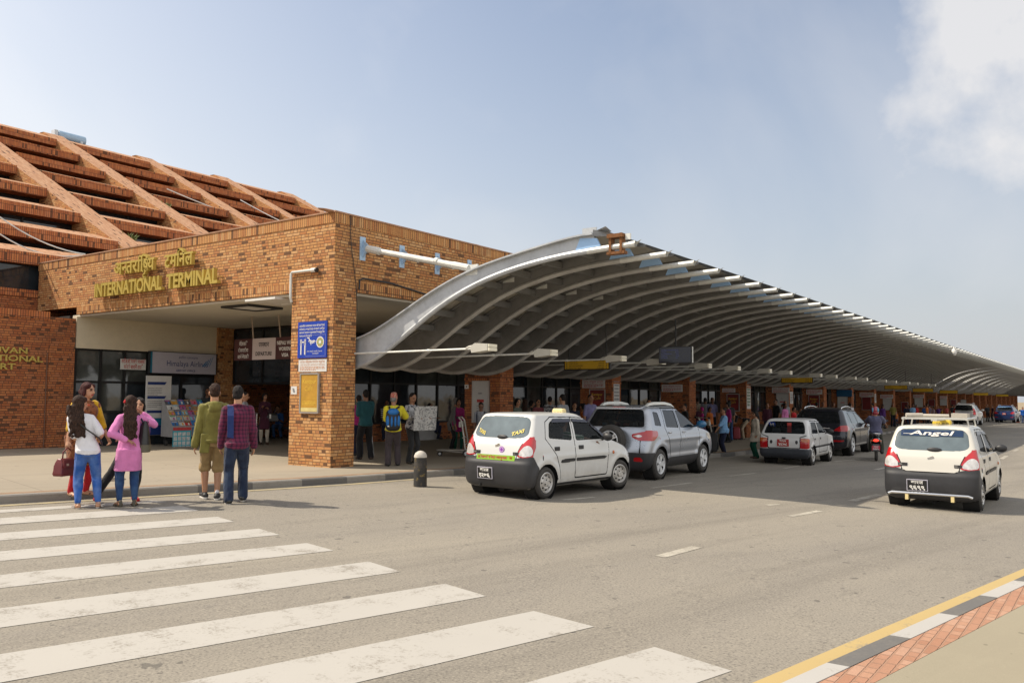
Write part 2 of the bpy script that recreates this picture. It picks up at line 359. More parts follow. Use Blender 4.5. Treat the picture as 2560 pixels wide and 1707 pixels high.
KL = [(-40, 23.4), (5.7, 13.17), (9.2, 12.38), (11.34, 11.98), (13.3, 11.80), (14.8, 11.62), (26.5, 10.05), (40, 10.1), (60, 11.2), (90, 12.6), (140, 13.0), (330, 13.0)]
KR = [(-40, 8.4), (1, 2.42), (5.52, 1.64), (10.25, 0.80), (20, -0.9), (60, -6.0), (330, -30)]
def ipl(P, x):
    return float(np.interp(x, [p[0] for p in P], [p[1] for p in P]))
def sheet(name, mat, xs, ylo, yhi, ny, dz, kind='structure'):
    mb = MB(); n = len(xs)
    for x in xs:
        a, b = ylo(x), yhi(x)
        for j in range(ny+1):
            y = a+(b-a)*j/ny; mb.v.append((x, y, gz(x, y)+dz))
    for i in range(n-1):
        for j in range(ny):
            k = i*(ny+1)+j; mb.f.append((k, k+ny+1, k+ny+2, k+1)); mb.mi.append(0)
    o = mb.build(name, mat, smooth=True); return tag(o, kind=kind)
XS = sorted(set([-40+i*2.0 for i in range(60)]+[80+i*6 for i in range(42)]+[p[0] for p in KL]))
sheet('road', ASPH, XS, lambda x: ipl(KR, x)-0.3, lambda x: ipl(KL, x)+0.3, 10, 0.0)
sheet('pavement', PAVE, XS, lambda x: ipl(KL, x)+0.14, lambda x: 60.0, 6, 0.12)
sheet('footpath', CONC, XS, lambda x: ipl(KR, x)-40, lambda x: ipl(KR, x)-0.397, 5, 0.085)
gm = MB()
gm.quad((-900, -900, -3.2), (1500, -900, -3.2), (1500, 1200, -3.2), (-900, 1200, -3.2))
tag(gm.build('ground', EARTH), kind='structure')

def along(P, s0, s1, step):
    """points every 'step' metres along polyline P between x = s0 and s1"""
    out = []; x = s0
    while x <= s1+1e-6: out.append(x); x += step
    return out
def kerb(name, P, side, h, wtop, x0, x1, seg, mats):
    mb = MB(); xs = along(P, x0, x1, seg); 
    for i in range(len(xs)-1):
        a, b = xs[i], xs[i+1]; ya, yb = ipl(P, a), ipl(P, b); mi = i % 2
        ch = 0.02
        ring = []
        for x, y in ((a, ya), (b, yb)):
            z0 = gz(x, y)
            ring.append([(x, y, z0-0.1), (x, y+side*0.004, z0+h-ch), (x, y+side*(ch+.004), z0+h), (x, y+side*wtop, z0+h), (x, y+side*wtop, z0-0.1)])
        mb.loft(ring, mi, cap=True)
    return tag(mb.build(name, mats), kind='structure')
kerb('kerb', KL, 1, 0.124, 0.16, -20, 180, 0.95, [KDK, KWH])
kerb('kerb_opposite', KR, -1, 0.087, 0.165, -20.25, 60, 1.0, [KDK, KWB])
# brick edging strips beside both kerbs
def strip(name, mat, P, o0, o1, dz, xs, kind='structure'):
    mb = MB()
    for x in xs:
        for o_ in (o0, o1):
            y = ipl(P, x)+o_; mb.v.append((x, y, gz(x, y)+dz))
    for i in range(len(xs)-1): mb.f.append((2*i, 2*i+2, 2*i+3, 2*i+1)); mb.mi.append(0)
    return tag(mb.build(name, mat), kind=kind)
xx = [-20+i*1.0 for i in range(56)]
strip('brick_edging', BRB, KR, -0.395, -0.168, 0.086, xx)
strip('brick_edging_kerbside', brick('brick_edging_worn', [(0.33, 0.22, 0.14), (0.36, 0.25, 0.17), (0.31, 0.20, 0.13)], (0.25, 0.19, 0.13, 1), 0.24, 0.075, dark=0.0), KL, 0.162, 0.40, 0.1245, xx)
strip('gutter', CONC, KR, 0.0, 0.08, 0.004, xx)
strip('yellow_line', YEL, KR, 0.085, 0.225, 0.005, [x for x in xx if x >= 5.0])
strip('yellow_line_white_end', ZEB, KR, 0.085, 0.225, 0.0055, [4.2, 5.0])
strip('faded_yellow_line', YELW, KL, -0.34, -0.16, 0.006, [x for x in xx if x < 14])

# zebra crossing: stripes found on the ground, parallel to the road
zs = MB()
ZC = [((378, 1250.7), (422, 1254.2)), ((452, 1264), (497, 1276.5)), ((544, 1291.5), (585, 1304)), ((647.6, 1321.4), (699, 1336.7)), ((767, 1357.3), (834, 1376)), ((922, 1403.6), (1002, 1428.6)),
      ((1113, 1459), (1216, 1490)), ((1334.4, 1527.2), (1485.7, 1566.4)), ((1636.5, 1617), (1829.7, 1676.9))]
for (a, b) in ZC:
    p, q = G(*a), G(*b); d = Vector((-math.cos(R(12.6)), math.sin(R(12.6)), 0))
    n = 8
    for k in range(n):
        pts = []
        for base, t_ in ((p, k/n), (q, k/n), (q, (k+1)/n), (p, (k+1)/n)):
            w_ = base+d*(5.2*t_); pts.append((w_.x, w_.y, gz(w_.x, w_.y)+0.0035))
        zs.quad(*pts)
tag(zs.build('zebra_crossing', ZEB), kind='structure')
# worn lane dashes
ds = MB()
k_ = 0.5442
for u0, v0, u1, v1, wd_ in ((995, 165, 1130, 150, .10), (640, 220, 830, 195, .10), (230, 275, 380, 262, .12), (1250, 130, 1320, 118, .10), (1560, 279, 1690, 250, .16), (1670, 136, 1735, 123, .16), (1275, 350, 1415, 325, .12), (680, 535, 850, 490, .14), (1480, 98, 1600, 88, .1), (1170, 298, 1235, 296, .12)):
    p, q = G(1280+u0*k_, 1100+v0*k_), G(1280+u1*k_, 1100+v1*k_); d = (q-p).normalized(); nrm = Vector((-d.y, d.x, 0))*wd_*0.5
    ds.quad(*[(w_.x, w_.y, gz(w_.x, w_.y)+0.004) for w_ in (p-nrm, q-nrm, q+nrm, p+nrm)])
for i in range(14):
    x = 34+i*6.0; y = 3.2+0.02*i*6
    ds.quad(*[(a, b, gz(a, b)+0.004) for a, b in ((x, y), (x+2.2, y+.04), (x+2.2, y+.18), (x, y+.14))])
tag(ds.build('lane_marking', DASH), kind='structure')

mh = thing('manhole_cover', 'round cast iron cover let into the pale pavement behind the women', 'manhole cover', G(261, 1199, .12)+Vector((0, 0, .004)))
IRON = pm('cast_iron', (0.16, 0.13, 0.10), 0.8, 0.3, var=0.2, scale=30)
m_ = MB(); m_.lathe([(0.34, 0), (0.34, .006), (.31, .008), (.30, .004)], 28); m_.build('rim', IRON, mh)
m_ = MB(); m_.lathe([(0.295, 0), (0.295, .006)], 28)
for i in range(-4, 5):
    for j in range(-4, 5):
        if i*i+j*j < 17: m_.box(i*.06-.015, i*.06+.015, j*.06-.012, j*.06+.012, .006, .011)
m_.build('lid', IRON, mh)
ORD = ['first', 'second', 'third', 'fourth', 'fifth', 'sixth', 'seventh', 'eighth', 'ninth', 'tenth', 'eleventh', 'twelfth', 'thirteenth', 'fourteenth', 'fifteenth', 'sixteenth', 'seventeenth', 'eighteenth', 'nineteenth', 'twentieth', 'twenty-first', 'twenty-second', 'twenty-third', 'twenty-fourth', 'twenty-fifth']
# ---------------- text ----------------
_tc = {}
def glyphs(s, bold=0.0, res=2):
    """outline mesh of one run of characters: verts, faces, xmin, xmax"""
    key = (s, bold, res)
    if key in _tc: return _tc[key]
    cu = bpy.data.curves.new('run', 'FONT'); cu.body = s; cu.size = 1; cu.resolution_u = res; cu.offset = bold
    o = bpy.data.objects.new('run', cu); C.objects.link(o)
    dg = bpy.context.evaluated_depsgraph_get(); me = bpy.data.meshes.new_from_object(o.evaluated_get(dg))
    vs = [(v.co.x, v.co.y) for v in me.vertices]; fs = [tuple(p.vertices) for p in me.polygons]
    bpy.data.objects.remove(o); bpy.data.curves.remove(cu); bpy.data.meshes.remove(me)
    _tc[key] = (vs, fs); return _tc[key]
def halfclip(vs, fs, cut):
    import bmesh
    bm = bmesh.new(); bv = [bm.verts.new((x, y, 0)) for x, y in vs]
    for f in fs:
        try: bm.faces.new([bv[i] for i in f])
        except ValueError: pass
    bmesh.ops.bisect_plane(bm, geom=bm.verts[:]+bm.edges[:]+bm.faces[:], plane_co=(cut, 0, 0), plane_no=(1, 0, 0), clear_outer=True)
    bm.verts.index_update(); v2 = [(v.co.x, v.co.y) for v in bm.verts]; f2 = [tuple(v.index for v in f.verts) for f in bm.faces]; bm.free()
    return v2, f2
def run2d(s, bold=0.0):
    """Latin runs go straight to the font; Devanagari runs are set letter by letter: ~x half letter, ^ repha over the last letter, , rakar stroke, _x letter below"""
    if all(ord(ch) < 128 for ch in s):
        return glyphs(s, bold)
    V, Fc = [], []; x = 0.0; i = 0; last = (0, 0.5)
    def put(vs, fs, dx, dy=0, k=1.0):
        b = len(V); V.extend([(a*k+dx, c*k+dy) for a, c in vs]); Fc.extend([tuple(q+b for q in f) for f in fs])
    while i < len(s):
        ch = s[i]
        if ch == ' ': x += 0.28; i += 1; continue
        if ch in '~_': mode = ch; ch = s[i+1]; i += 2
        elif ch == '^':
            m_ = last[1]; pts = [(m_-.22, .66), (m_-.20, .80), (m_-.08, .88), (m_+.06, .84), (m_+.05, .75), (m_-.09, .79), (m_-.13, .74), (m_-.13, .66)]
            put(pts, [tuple(range(8))], 0); i += 1; continue
        elif ch == ',':
            put([(0, 0), (.05, -.03), (-.16, -.19), (-.20, -.14)], [(0, 1, 2, 3)], last[0]+.26, .10); i += 1; continue
        else: mode = ''; i += 1
        vs, fs = glyphs(ch, bold)
        if not vs: continue
        x0 = min(a for a, c in vs); x1 = max(a for a, c in vs)
        if mode == '~': vs, fs = halfclip(vs, fs, x1-0.16); x1 = x1-0.16
        if mode == '_': put(vs, fs, last[0]-x0*.6, -.40, .62); continue
        if ch == 'ि': put(vs, fs, x-x0); last = (x, x+.24); x += .235; continue
        if ch in 'ंुूेैृ':
            put(vs, fs, last[1]-x1-.02); continue
        put(vs, fs, x-x0); last = (x, x+(x1-x0)); x += (x1-x0)-0.012
    return V, Fc
def text(mb, s, org, ux, uy, size, depth=0.0, width=None, mi=0, bold=0.0, align='l', off=0.0):
    """lay a line of lettering into mb; org = baseline start, ux/uy unit vectors along and up, sunk or raised along ux x uy"""
    vs, fs = run2d(s, bold)
    if not vs: return
    org, ux, uy = Vector(org), Vector(ux).normalized(), Vector(uy).normalized(); nz_ = ux.cross(uy)
    x0 = min(a for a, b in vs); x1 = max(a for a, b in vs)
    kx = size if width is None else width/(x1-x0)
    sh = 0.0 if align == 'l' else (-(x1-x0)*kx*(0.5 if align == 'c' else 1.0))
    P = [org+ux*((a-x0)*kx+sh)+uy*(b*size)+nz_*off for a, b in vs]
    if not depth: mb.add(P, fs, mi); return
    n = len(P); P2 = [p+nz_*depth for p in P]; ed = {}
    for f in fs:
        for a, b in zip(f, f[1:]+f[:1]): ed[(a, b)] = 1
    side = [(a, b, b+n, a+n) for (a, b) in ed if (b, a) not in ed]
    mb.add(P+P2, [f[::-1] for f in fs]+[tuple(i+n for i in f) for f in fs]+side, mi)
def scribble(mb, x0, x1, y0, y1, O, ux, uy, rows, mi, off, seed=1, fill=0.6):
    """lines of type too small to read in the photograph: short word-long bars"""
    rnd = random.Random(seed); h = (y1-y0)/rows; ux, uy = Vector(ux), Vector(uy); n = ux.cross(uy)
    for r_ in range(rows):
        y = y1-(r_+0.5)*h; x = x0
        end = x1 if r_ < rows-1 else x0+(x1-x0)*rnd.uniform(.45, .95)
        while x < end-0.01:
            wl = min(rnd.uniform(.03, .11)*(x1-x0), end-x)
            mb.quad(*[Vector(O)+ux*a+uy*b+n*off for a, b in ((x, y-h*fill/2), (x+wl, y-h*fill/2), (x+wl, y+h*fill/2), (x, y+h*fill/2))], mi)
            x += wl+0.022*(x1-x0)

# ---------------- entrance block ----------------
XF, YF, YB, ZL, ZT = 12.61, 13.84, 24.87, 3.93, 5.65
eb = thing('entrance_block', 'orange brick entrance portico carrying the gilt lettering on its deep fascia', 'building', (XF, YF, 0))
mb = MB()
SK = 0.22
mb.box(XF, XF+0.40, YF, 27.27, ZL+SK, ZT-0.235)                         # fascia facing the crossing
mb.box(XF+0.40, 186.0, YF, YF+0.40, ZL+SK, ZT-0.235)                    # fascia along the drive
mb.build('wall', BR, eb, world=True)
mb = MB(); mb.box(XF+.003, XF+.397, YF+1.38, 24.87, ZL, ZL+SK); mb.box(XF+0.68, 186, YF+.003, YF+.397, ZL, ZL+SK)
mb.box(XF-.012, XF+.42, YF-.012, 27.29, ZT-.235, ZT-.015); mb.box(XF+.42, 186, YF-.012, YF+.42, ZT-.235, ZT-.015)
mb.build('brick_coping', BRS, eb, world=True)
mb = MB(); mb.box(XF-.03, XF+.46, YF-.03, 27.31, ZT-.015, ZT+.02); mb.box(XF+.46, 186, YF-.03, YF+.46, ZT-.015, ZT+.02)
rnd = random.Random(3)
for i in range(26):                                                      # ragged mortar along the top
    x = XF+.1+i*1.05+rnd.uniform(-.3, .3); mb.ell((x, YF+.12, ZT+.015), (rnd.uniform(.2, .5), .1, rnd.uniform(.02, .05)), n=8, m=5)
mb.build('mortar_capping', pm('mortar_capping_stuff', (0.36, 0.20, 0.12), .95, var=.2, scale=4, bump=.01), eb, world=True)
mb = MB(); mb.box(XF-.002, XF+0.68, YF-.002, YF+1.38, -0.4, ZL+SK-.001); mb.build('pillar', BR, eb, world=True)
mb = MB(); mb.box(XF+.10, 186, YF+.10, YB+.4, ZL-.06, ZL-.004); mb.box(XF+.4, 186, YF+.4, YB+3, ZT-.6, ZT-.3); mb.build('soffit', SOFF, eb, world=True)
mb = MB(); mb.box(XF+.02, 17.40, YB, YB+.25, 2.94, ZL-.06); mb.build('rendered_wall', CREAM, eb, world=True)
mb = MB(); mb.box(17.40, 18.05, YB-.10, YB+.3, -.4, ZL-.06); mb.build('brick_pier', BR, eb, world=True)
# glazed rear wall, one window part per bay
def window(x0, x1, z0, z1, y, nx_, zs_, mat, pale=()):
    f = MB(); fw = .035
    for k in range(nx_+1):
        x = x0+(x1-x0)*k/nx_; f.box(x-fw, x+fw, y-.05, y+.05, z0, z1)
    xs_ = [x0+(x1-x0)*k/nx_ for k in range(nx_+1)]
    for zz in [z0]+list(zs_)+[z1]:
        for k in range(nx_): f.box(xs_[k]+fw, xs_[k+1]-fw, y-.047, y+.047, zz-fw, zz+fw)
    fr = f.build('window', DARKF, eb, world=True)
    p = MB(); q = [z0]+list(zs_)+[z1]
    for k in range(nx_):
        for j in range(len(q)-1):
            tilt = rnd.uniform(-.012, .012)
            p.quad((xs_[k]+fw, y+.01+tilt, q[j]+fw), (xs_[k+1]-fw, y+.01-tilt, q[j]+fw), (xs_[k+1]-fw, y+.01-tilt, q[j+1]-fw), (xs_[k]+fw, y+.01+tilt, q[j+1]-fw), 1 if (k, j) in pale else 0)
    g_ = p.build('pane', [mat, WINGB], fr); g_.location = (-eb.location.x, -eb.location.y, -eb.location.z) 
    return fr
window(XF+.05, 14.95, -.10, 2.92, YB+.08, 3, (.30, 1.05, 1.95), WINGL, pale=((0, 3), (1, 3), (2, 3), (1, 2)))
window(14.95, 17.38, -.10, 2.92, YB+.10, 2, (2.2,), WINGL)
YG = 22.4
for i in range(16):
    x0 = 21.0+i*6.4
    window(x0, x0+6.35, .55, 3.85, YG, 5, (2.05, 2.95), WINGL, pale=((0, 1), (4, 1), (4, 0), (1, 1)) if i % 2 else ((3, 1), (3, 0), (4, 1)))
mb = MB(); mb.box(21.0, 186, YG-.35, YG+.05, -1.3, .53); mb.build('brick_plinth', BRR, eb, world=True)
# vestibule to the left of the pillar: transom glass over a dark entrance
f = MB(); XV = 18.05
for yv in (24.72, 23.2, 21.6, 20.1): f.box(XV-.04, XV+.04, yv-.04, yv+.04, 1.95, 3.83)
for zz in (1.97, 3.40, 3.83): f.box(XV-.036, XV+.036, 20.1, 24.72, zz-.035, zz+.035)
vw = f.build('window', DARKF, eb, world=True)
p = MB()
for a, b in ((24.68, 23.24), (23.16, 21.64), (21.56, 20.14)):
    for c_, d_ in ((2.01, 3.36), (3.44, 3.79)): p.quad((XV, a, c_), (XV, b, c_), (XV, b, d_), (XV, a, d_))
g_ = p.build('pane', WINGL, vw); g_.location = -eb.location
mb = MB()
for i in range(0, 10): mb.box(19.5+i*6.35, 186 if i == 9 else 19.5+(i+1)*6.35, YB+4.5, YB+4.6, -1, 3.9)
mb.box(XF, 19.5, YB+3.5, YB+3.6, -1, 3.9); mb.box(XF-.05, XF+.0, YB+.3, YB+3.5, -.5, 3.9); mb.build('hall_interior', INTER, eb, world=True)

# brick fins: each a thing of its own along the colonnade
FX = [18.78+6.40*k for k in range(25)]
fin0 = None
for k, x in enumerate(FX):
    gzx = gz(x, 14)
    if fin0 is None:
        fin0 = thing('brick_pillar', '', 'pillar', (x, YF, 0), 0, 'brick pillars under the canopy')
        mb = MB(); mb.box(0, .63, 0, 1.25, -1.6, ZL-.065); mb.build('shaft', BRR, fin0)
        mb = MB(); mb.box(-.012, .642, -.012, 1.262, 2.05, 2.12); mb.build('band', BRRS, fin0)
        f_ = fin0
    else: f_ = copy_thing(fin0, (x, YF, 0))
    f_['label'] = '%s brick pillar along the canopy after the lettered corner pillar' % ORD[k]

# lettering on the fascia
ls = thing('terminal_lettering', 'raised gilt letters reading INTERNATIONAL TERMINAL with Nepali words above, on the brick fascia', 'sign', (XF-.10, 20.7, 4.4))
UXL, UZ = (0, -1, 0), (0, 0, 1)
mb = MB(); text(mb, 'INTERNATIONAL', (XF-.09, 23.55, 4.345), UXL, UZ, .52, .10, 3.35, bold=.028); text(mb, 'TERMINAL', (XF-.09, 19.98, 4.345), UXL, UZ, .52, .10, 2.18, bold=.028)
for yy in [23.4-i*.5 for i in range(12)]: mb.box(XF-.09, XF+.0, yy-.01, yy+.01, 4.50, 4.52)
mb.build('english_lettering', GOLD, ls, world=True)
mb = MB(); text(mb, 'अ~नतरा^ि~ष_ट,य', (XF-.09, 22.55, 4.90), UXL, UZ, .50, .10, 1.98, bold=.02); text(mb, 'टमि^नल', (XF-.09, 20.10, 4.90), UXL, UZ, .50, .10, 1.25, bold=.02)
mb.build('nepali_lettering', GOLD, ls, world=True)

# forecourt wall with the airport's name
fw = thing('brick_wall', 'long red brick forecourt wall with the gilt airport name', 'wall', (8, YB, 0))
mb = MB(); mb.box(-12, XF-.02, YB, YB+.35, -.6, 3.72); mb.build('wall', BRR, fw, world=True)
mb = MB(); mb.box(XF-.75, XF-.018, YB-.03, YB+.353, -.6, 3.80); mb.build('end_pier', BRR, fw, world=True)
mb = MB(); mb.box(-12, XF-.76, YB-.02, YB+.37, 3.72, 3.94); mb.build('coping', BRRS, fw, world=True)
wl = thing('airport_lettering', 'gilt letters naming the airport on the low red brick forecourt wall', 'sign', (10, YB-.03, 2.5))
mb = MB()
for s_, xr, zb, wd_ in (('TRIBHUVAN', 11.26, 2.705, 1.86), ('INTERNATIONAL', 11.69, 2.485, 2.62), ('AIRPORT', 10.96, 2.255, 1.40)):
    text(mb, s_, (xr-wd_, YB-.02, zb), (1, 0, 0), UZ, .235, .03, wd_, bold=.02)
mb.build('english_lettering', GOLD, wl, world=True)
mb = MB(); mb.tube([(XF-.80, YB-.03, 0), (XF-.80, YB-.03, 2.75)], .015, 6); tag(mb.build('cable_pipe', pm('brown_pipe', (.16, .08, .05), .7)), 'thin brown pipe running up the red brick wall', 'pipe')

# ---------------- main hall with its inclined brick grid ----------------
TH = R(26.5); Y0, Z0 = 27.3, 5.60
def rp(x, s, n=0.0): return (x, Y0+s*math.cos(TH)-n*math.sin(TH), Z0+s*math.sin(TH)+n*math.cos(TH))
mh_ = thing('terminal_hall', 'large hall with a sloping roof of brick ribs, ledges and dark window bands', 'building', (15, Y0, 0))
RIBX = [4.9, 10.5, 17.05, 22.35, 27.75, 33.15, 38.6]
mb = MB(); mb.box(-20, 41, Y0+.05, Y0+.4, -.5, 4.58); mb.build('wall', BRR, mh_, world=True)
mb = MB(); mb.box(-20, 41, Y0+.02, Y0+.42, 4.58, 4.80); mb.build('coping', BRRS, mh_, world=True)
SR = 22.9
for rx in RIBX:
    mb = MB(); w2 = .52
    prof = [rp(0, -.3, -1.9), rp(0, SR+.1, -1.9), rp(0, SR+.1, .10), rp(0, SR-.3, .26), rp(0, .05, .26), rp(0, -.3, -.2)]
    vs = [(rx-w2, p[1], p[2]) for p in prof]+[(rx+w2, p[1], p[2]) for p in prof]; n = len(prof)
    mb.add(vs, [tuple(range(n))[::-1], tuple(range(n, 2*n))], 0)
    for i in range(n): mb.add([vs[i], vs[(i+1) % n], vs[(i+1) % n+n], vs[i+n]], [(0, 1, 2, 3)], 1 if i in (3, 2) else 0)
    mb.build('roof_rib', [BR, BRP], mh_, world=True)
LEDGE = [0, 2.8, 5.9, 9.0, 12.1, 15.0, 17.9, 20.75]
for k, s0 in enumerate(LEDGE):
    for a, b in list(zip(RIBX[:-1], RIBX[1:]))+[(-5, 4.9)]:
        x0, x1 = a+.52, b-.52
        f0 = Vector(rp(0, s0)); zt = f0.z+.37
        st = (zt-Z0)/math.sin(TH)                       # the face's top edge lies on the slope again
        top0 = Vector((0, f0.y+.06, zt)); top1 = Vector(rp(0, st+.95, .0)); last = k == 7
        if last: top1 = Vector(rp(0, SR+.1, .05))
        poly = [(f0.y, f0.z), (f0.y, zt), (top1.y, top1.z), (top1.y+2.0, top1.z+(.1 if not last else -.8)), (top1.y+2.0, f0.z)]
        mb = MB(); n = 5; vs = [(x0, *q) for q in poly]+[(x1, *q) for q in poly]
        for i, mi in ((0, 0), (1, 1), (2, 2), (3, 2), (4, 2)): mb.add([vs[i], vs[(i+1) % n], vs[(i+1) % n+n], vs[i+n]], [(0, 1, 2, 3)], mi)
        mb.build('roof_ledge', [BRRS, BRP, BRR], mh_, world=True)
        # window band under the ledge
        if k < 7:
            yb_ = top1.y+1.9; z0_ = top1.z+.09; z1_ = Vector(rp(0, LEDGE[k+1])).z+.03
            g_ = MB(); g_.quad((x0, yb_, z0_), (x1, yb_, z0_), (x1, yb_, z1_), (x0, yb_, z1_))
            wn = g_.build('roof_window', WINGL, mh_, world=True)
            fm = MB()
            for q in range(4):
                x = x0+(x1-x0)*q/3; fm.tube([(x, yb_-.02, z0_), (x, yb_-.02, z1_)], .05, 4)
            fr = fm.build('frame', DARKF, wn); fr.location = -mh_.location
for a, b in list(zip(RIBX[:-1], RIBX[1:]))+[(-5, 4.9)]:
    g_ = MB(); g_.quad((a+.52, Y0+.30, 4.80), (b-.52, Y0+.30, 4.80), (b-.52, Y0+.30, 5.70), (a+.52, Y0+.30, 5.70)); wn = g_.build('roof_window', WINGL, mh_, world=True)
    fm = MB()
    for q in range(4):
        x = a+.52+(b-a-1.04)*q/3; fm.tube([(x, Y0+.27, 4.80), (x, Y0+.27, 5.70)], .05, 4)
    fr = fm.build('frame', DARKF, wn); fr.location = -mh_.location
mb = MB(); e = Vector(rp(0, SR+.5)); mb.box(-20, 41, e.y, e.y+12, e.z-6, e.z-.1)
mb.add([(39.1, *rp(0, -1)[1:]), (39.1, *rp(0, SR+.5)[1:]), (46, e.y, e.z-3.2), (52, Y0+1, Z0-.6)], [(0, 1, 2, 3)]); mb.build('roof', BRR, mh_, world=True)
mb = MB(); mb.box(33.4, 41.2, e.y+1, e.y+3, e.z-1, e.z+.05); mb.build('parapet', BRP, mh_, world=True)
# water tank and lightning gear on the roof edge
tk = thing('water_tank', 'pale blue tank lying on the far edge of the sloping brick roof', 'tank', (0, 0, 0))
p = Vector(rp(23.7, SR+.6, .1)); tk.location = p
mb = MB(); mb.tube([(-.75, 0, .0), (-.7, 0, .0), (.8, 0, .0), (.85, 0, .0)], [.18, .30, .30, .18], 14); mb.build('tank_body', pm('tank_blue', (.30, .42, .55), .5), tk, smooth=40)
mb = MB(); mb.box(-.6, -.45, -.34, .34, -.4, -.1); mb.box(.45, .6, -.34, .34, -.4, -.1); mb.box(-.95, -.76, -.2, .2, -.2, .25); mb.build('cradle', pm('tank_cradle', (.5, .55, .6), .5), tk)
CAB = pm('white_cable', (.6, .6, .58), .5)
def sag(p, q, d, n=10): 
    p, q = Vector(p), Vector(q); return [p.lerp(q, i/n)+Vector((0, 0, -d*4*(i/n)*(1-i/n))) for i in range(n+1)]
for i, (a, b, d, lb) in enumerate(((onY(-25, 480, 28), onY(196, 584, 27.28), .25, 'upper of two white cables hanging to the lowest roof ledge'), (onY(-25, 520, 28), onY(190, 586, 27.28), .35, 'lower of two white cables hanging to the lowest roof ledge'),
                                  (rp(24.5, 14, .4), rp(33.5, 8.6, .4), .3, 'thin cable strung across the middle ribs of the sloping roof'), (rp(30, 15.5, .4), rp(33.6, 8.6, .4), .25, 'thin cable dropping to the ledge beside the pink rib'))):
    mb = MB(); mb.tube(sag(a, b, d), .022 if i < 2 else .03, 5); tag(mb.build('cable', CAB), lb, 'cable', 'cables on the brick roof')
GRS = pm('weed_green', (.14, .17, .05), .8)
for i, (x, s, lb) in enumerate(((17.75, 4.45, 'small weed tuft on a low roof ledge above the gilt lettering'), (22.9, 11.2, 'weed tuft on an upper roof ledge beside a rib'), (12.6, 10.4, 'weed tuft on a middle roof ledge beside the lowest rib'))):
    mb = MB(); p = Vector(rp(x, s, .05)); rr = random.Random(i)
    for q in range(26):
        a = rr.uniform(0, 6.28); l = rr.uniform(.12, .34); c_ = p+Vector((rr.uniform(-.35, .35), rr.uniform(-.1, .1), 0)); t_ = c_+Vector((math.cos(a)*l*.6, math.sin(a)*l*.6, l)); s_ = Vector((-math.sin(a), math.cos(a), 0))*.022
        mb.add([c_-s_, c_+s_, (c_+t_)/2+s_*1.5+Vector((0, 0, .04)), t_], [(0, 1, 2, 3)])
    tag(mb.build('weed_plant', GRS, recalc=False), lb, 'plant', 'weeds on the brick roof')
# ---------------- canopy: S-curved steel ribs under a sheet roof ----------------
PT = [(15.4, 2.84), (14.7, 2.80), (14.02, 2.84), (13.54, 2.95), (12.43, 3.44), (11.63, 3.80), (10.8, 4.09), (10.13, 4.27), (9.38, 4.42), (8.57, 4.53), (7.71, 4.60)]
PB = [(15.4, 2.36), (14.7, 2.25), (14.01, 2.26), (13.53, 2.36), (13.13, 2.52), (12.42, 2.96), (11.62, 3.42), (10.8, 3.79), (10.13, 4.00), (9.38, 4.17), (8.57, 4.27), (7.8, 4.32), (6.81, 4.35)]
cT = np.polyfit([p[0]-10 for p in PT], [p[1] for p in PT], 6); cB = np.polyfit([p[0]-10 for p in PB], [p[1] for p in PB], 7)
zT = lambda y: float(np.polyval(cT, y-10)); zB = lambda y: float(np.polyval(cB, y-10))
XC0, DX = 13.44, 1.302
cn = thing('canopy', 'long curved grey steel canopy of closely spaced ribs over the drop-off lane', 'canopy', (XC0, YF, 0))
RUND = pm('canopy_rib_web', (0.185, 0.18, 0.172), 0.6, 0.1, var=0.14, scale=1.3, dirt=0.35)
def ribmesh(x, first=False):
    mb = MB(); ys = [15.2-(15.2-7.75)*i/30 for i in range(31)]
    w_ = .018
    for sx, mi in ((-w_, 0), (w_, 0)):
        vs = [(x+sx, y, zT(y)) for y in ys]+[(x+sx, y, zB(y)+.03) for y in ys]; n = len(ys)
        mb.add(vs, [(i, i+1, n+i+1, n+i) for i in range(n-1)], 0)
    for zf, hw, t_ in ((zT, .11, .03),):                                 # top flange
        rings = [[(x-hw, y, zf(y)), (x+hw, y, zf(y)), (x+hw, y, zf(y)+t_), (x-hw, y, zf(y)+t_)] for y in ys]
        mb.loft(rings, 0)
    yt = [15.2-(15.2-7.9)*i/28 for i in range(29)]
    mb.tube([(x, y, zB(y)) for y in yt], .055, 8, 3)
    mb.tube([(x, 7.9-.0, zB(7.9)), (x, 7.3, 4.345), (x, 6.9, 4.36)], .058, 8, 1, cap=False)
    mb.add([(x-.058, 6.9, 4.36), (x+.058, 6.9, 4.36), (x, 6.78, 4.43)], [(0, 1, 2)], 1)
    gp = [(8.15, zB(8.15)+.05), (7.62, 4.39), (7.70, 4.54), (8.05, zT(8.05)-.02)]  # web end at the tip, its sky reflection put in as pale blue
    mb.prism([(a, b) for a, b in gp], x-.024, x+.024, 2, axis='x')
    return mb
RFL = pm('canopy_rib_flange', (0.44, 0.43, 0.41), 0.5, 0.1, var=0.12, scale=1.5, dirt=0.3)  # lighter than the webs: highlights along the rib bottoms put into the colour
BLUEG = pm('gusset_sky_reflection', (.34, .54, .82), .5, var=.06, scale=3)
NR = 100
rib0 = None
for k in range(NR):
    x = XC0+DX*k
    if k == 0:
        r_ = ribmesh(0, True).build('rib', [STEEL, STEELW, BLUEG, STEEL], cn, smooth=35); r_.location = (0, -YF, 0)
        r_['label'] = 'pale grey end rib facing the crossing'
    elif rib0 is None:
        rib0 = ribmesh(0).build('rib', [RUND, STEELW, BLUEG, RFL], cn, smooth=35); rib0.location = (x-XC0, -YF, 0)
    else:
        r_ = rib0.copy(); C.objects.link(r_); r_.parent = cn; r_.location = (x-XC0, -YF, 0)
mb = MB()
for k in range(NR, 142):
    q = ribmesh(XC0+DX*k); mb.add(q.v, q.f, 0)
o = mb.build('far_rib', RUND, cn, world=True, smooth=35); o['kind'] = 'stuff'
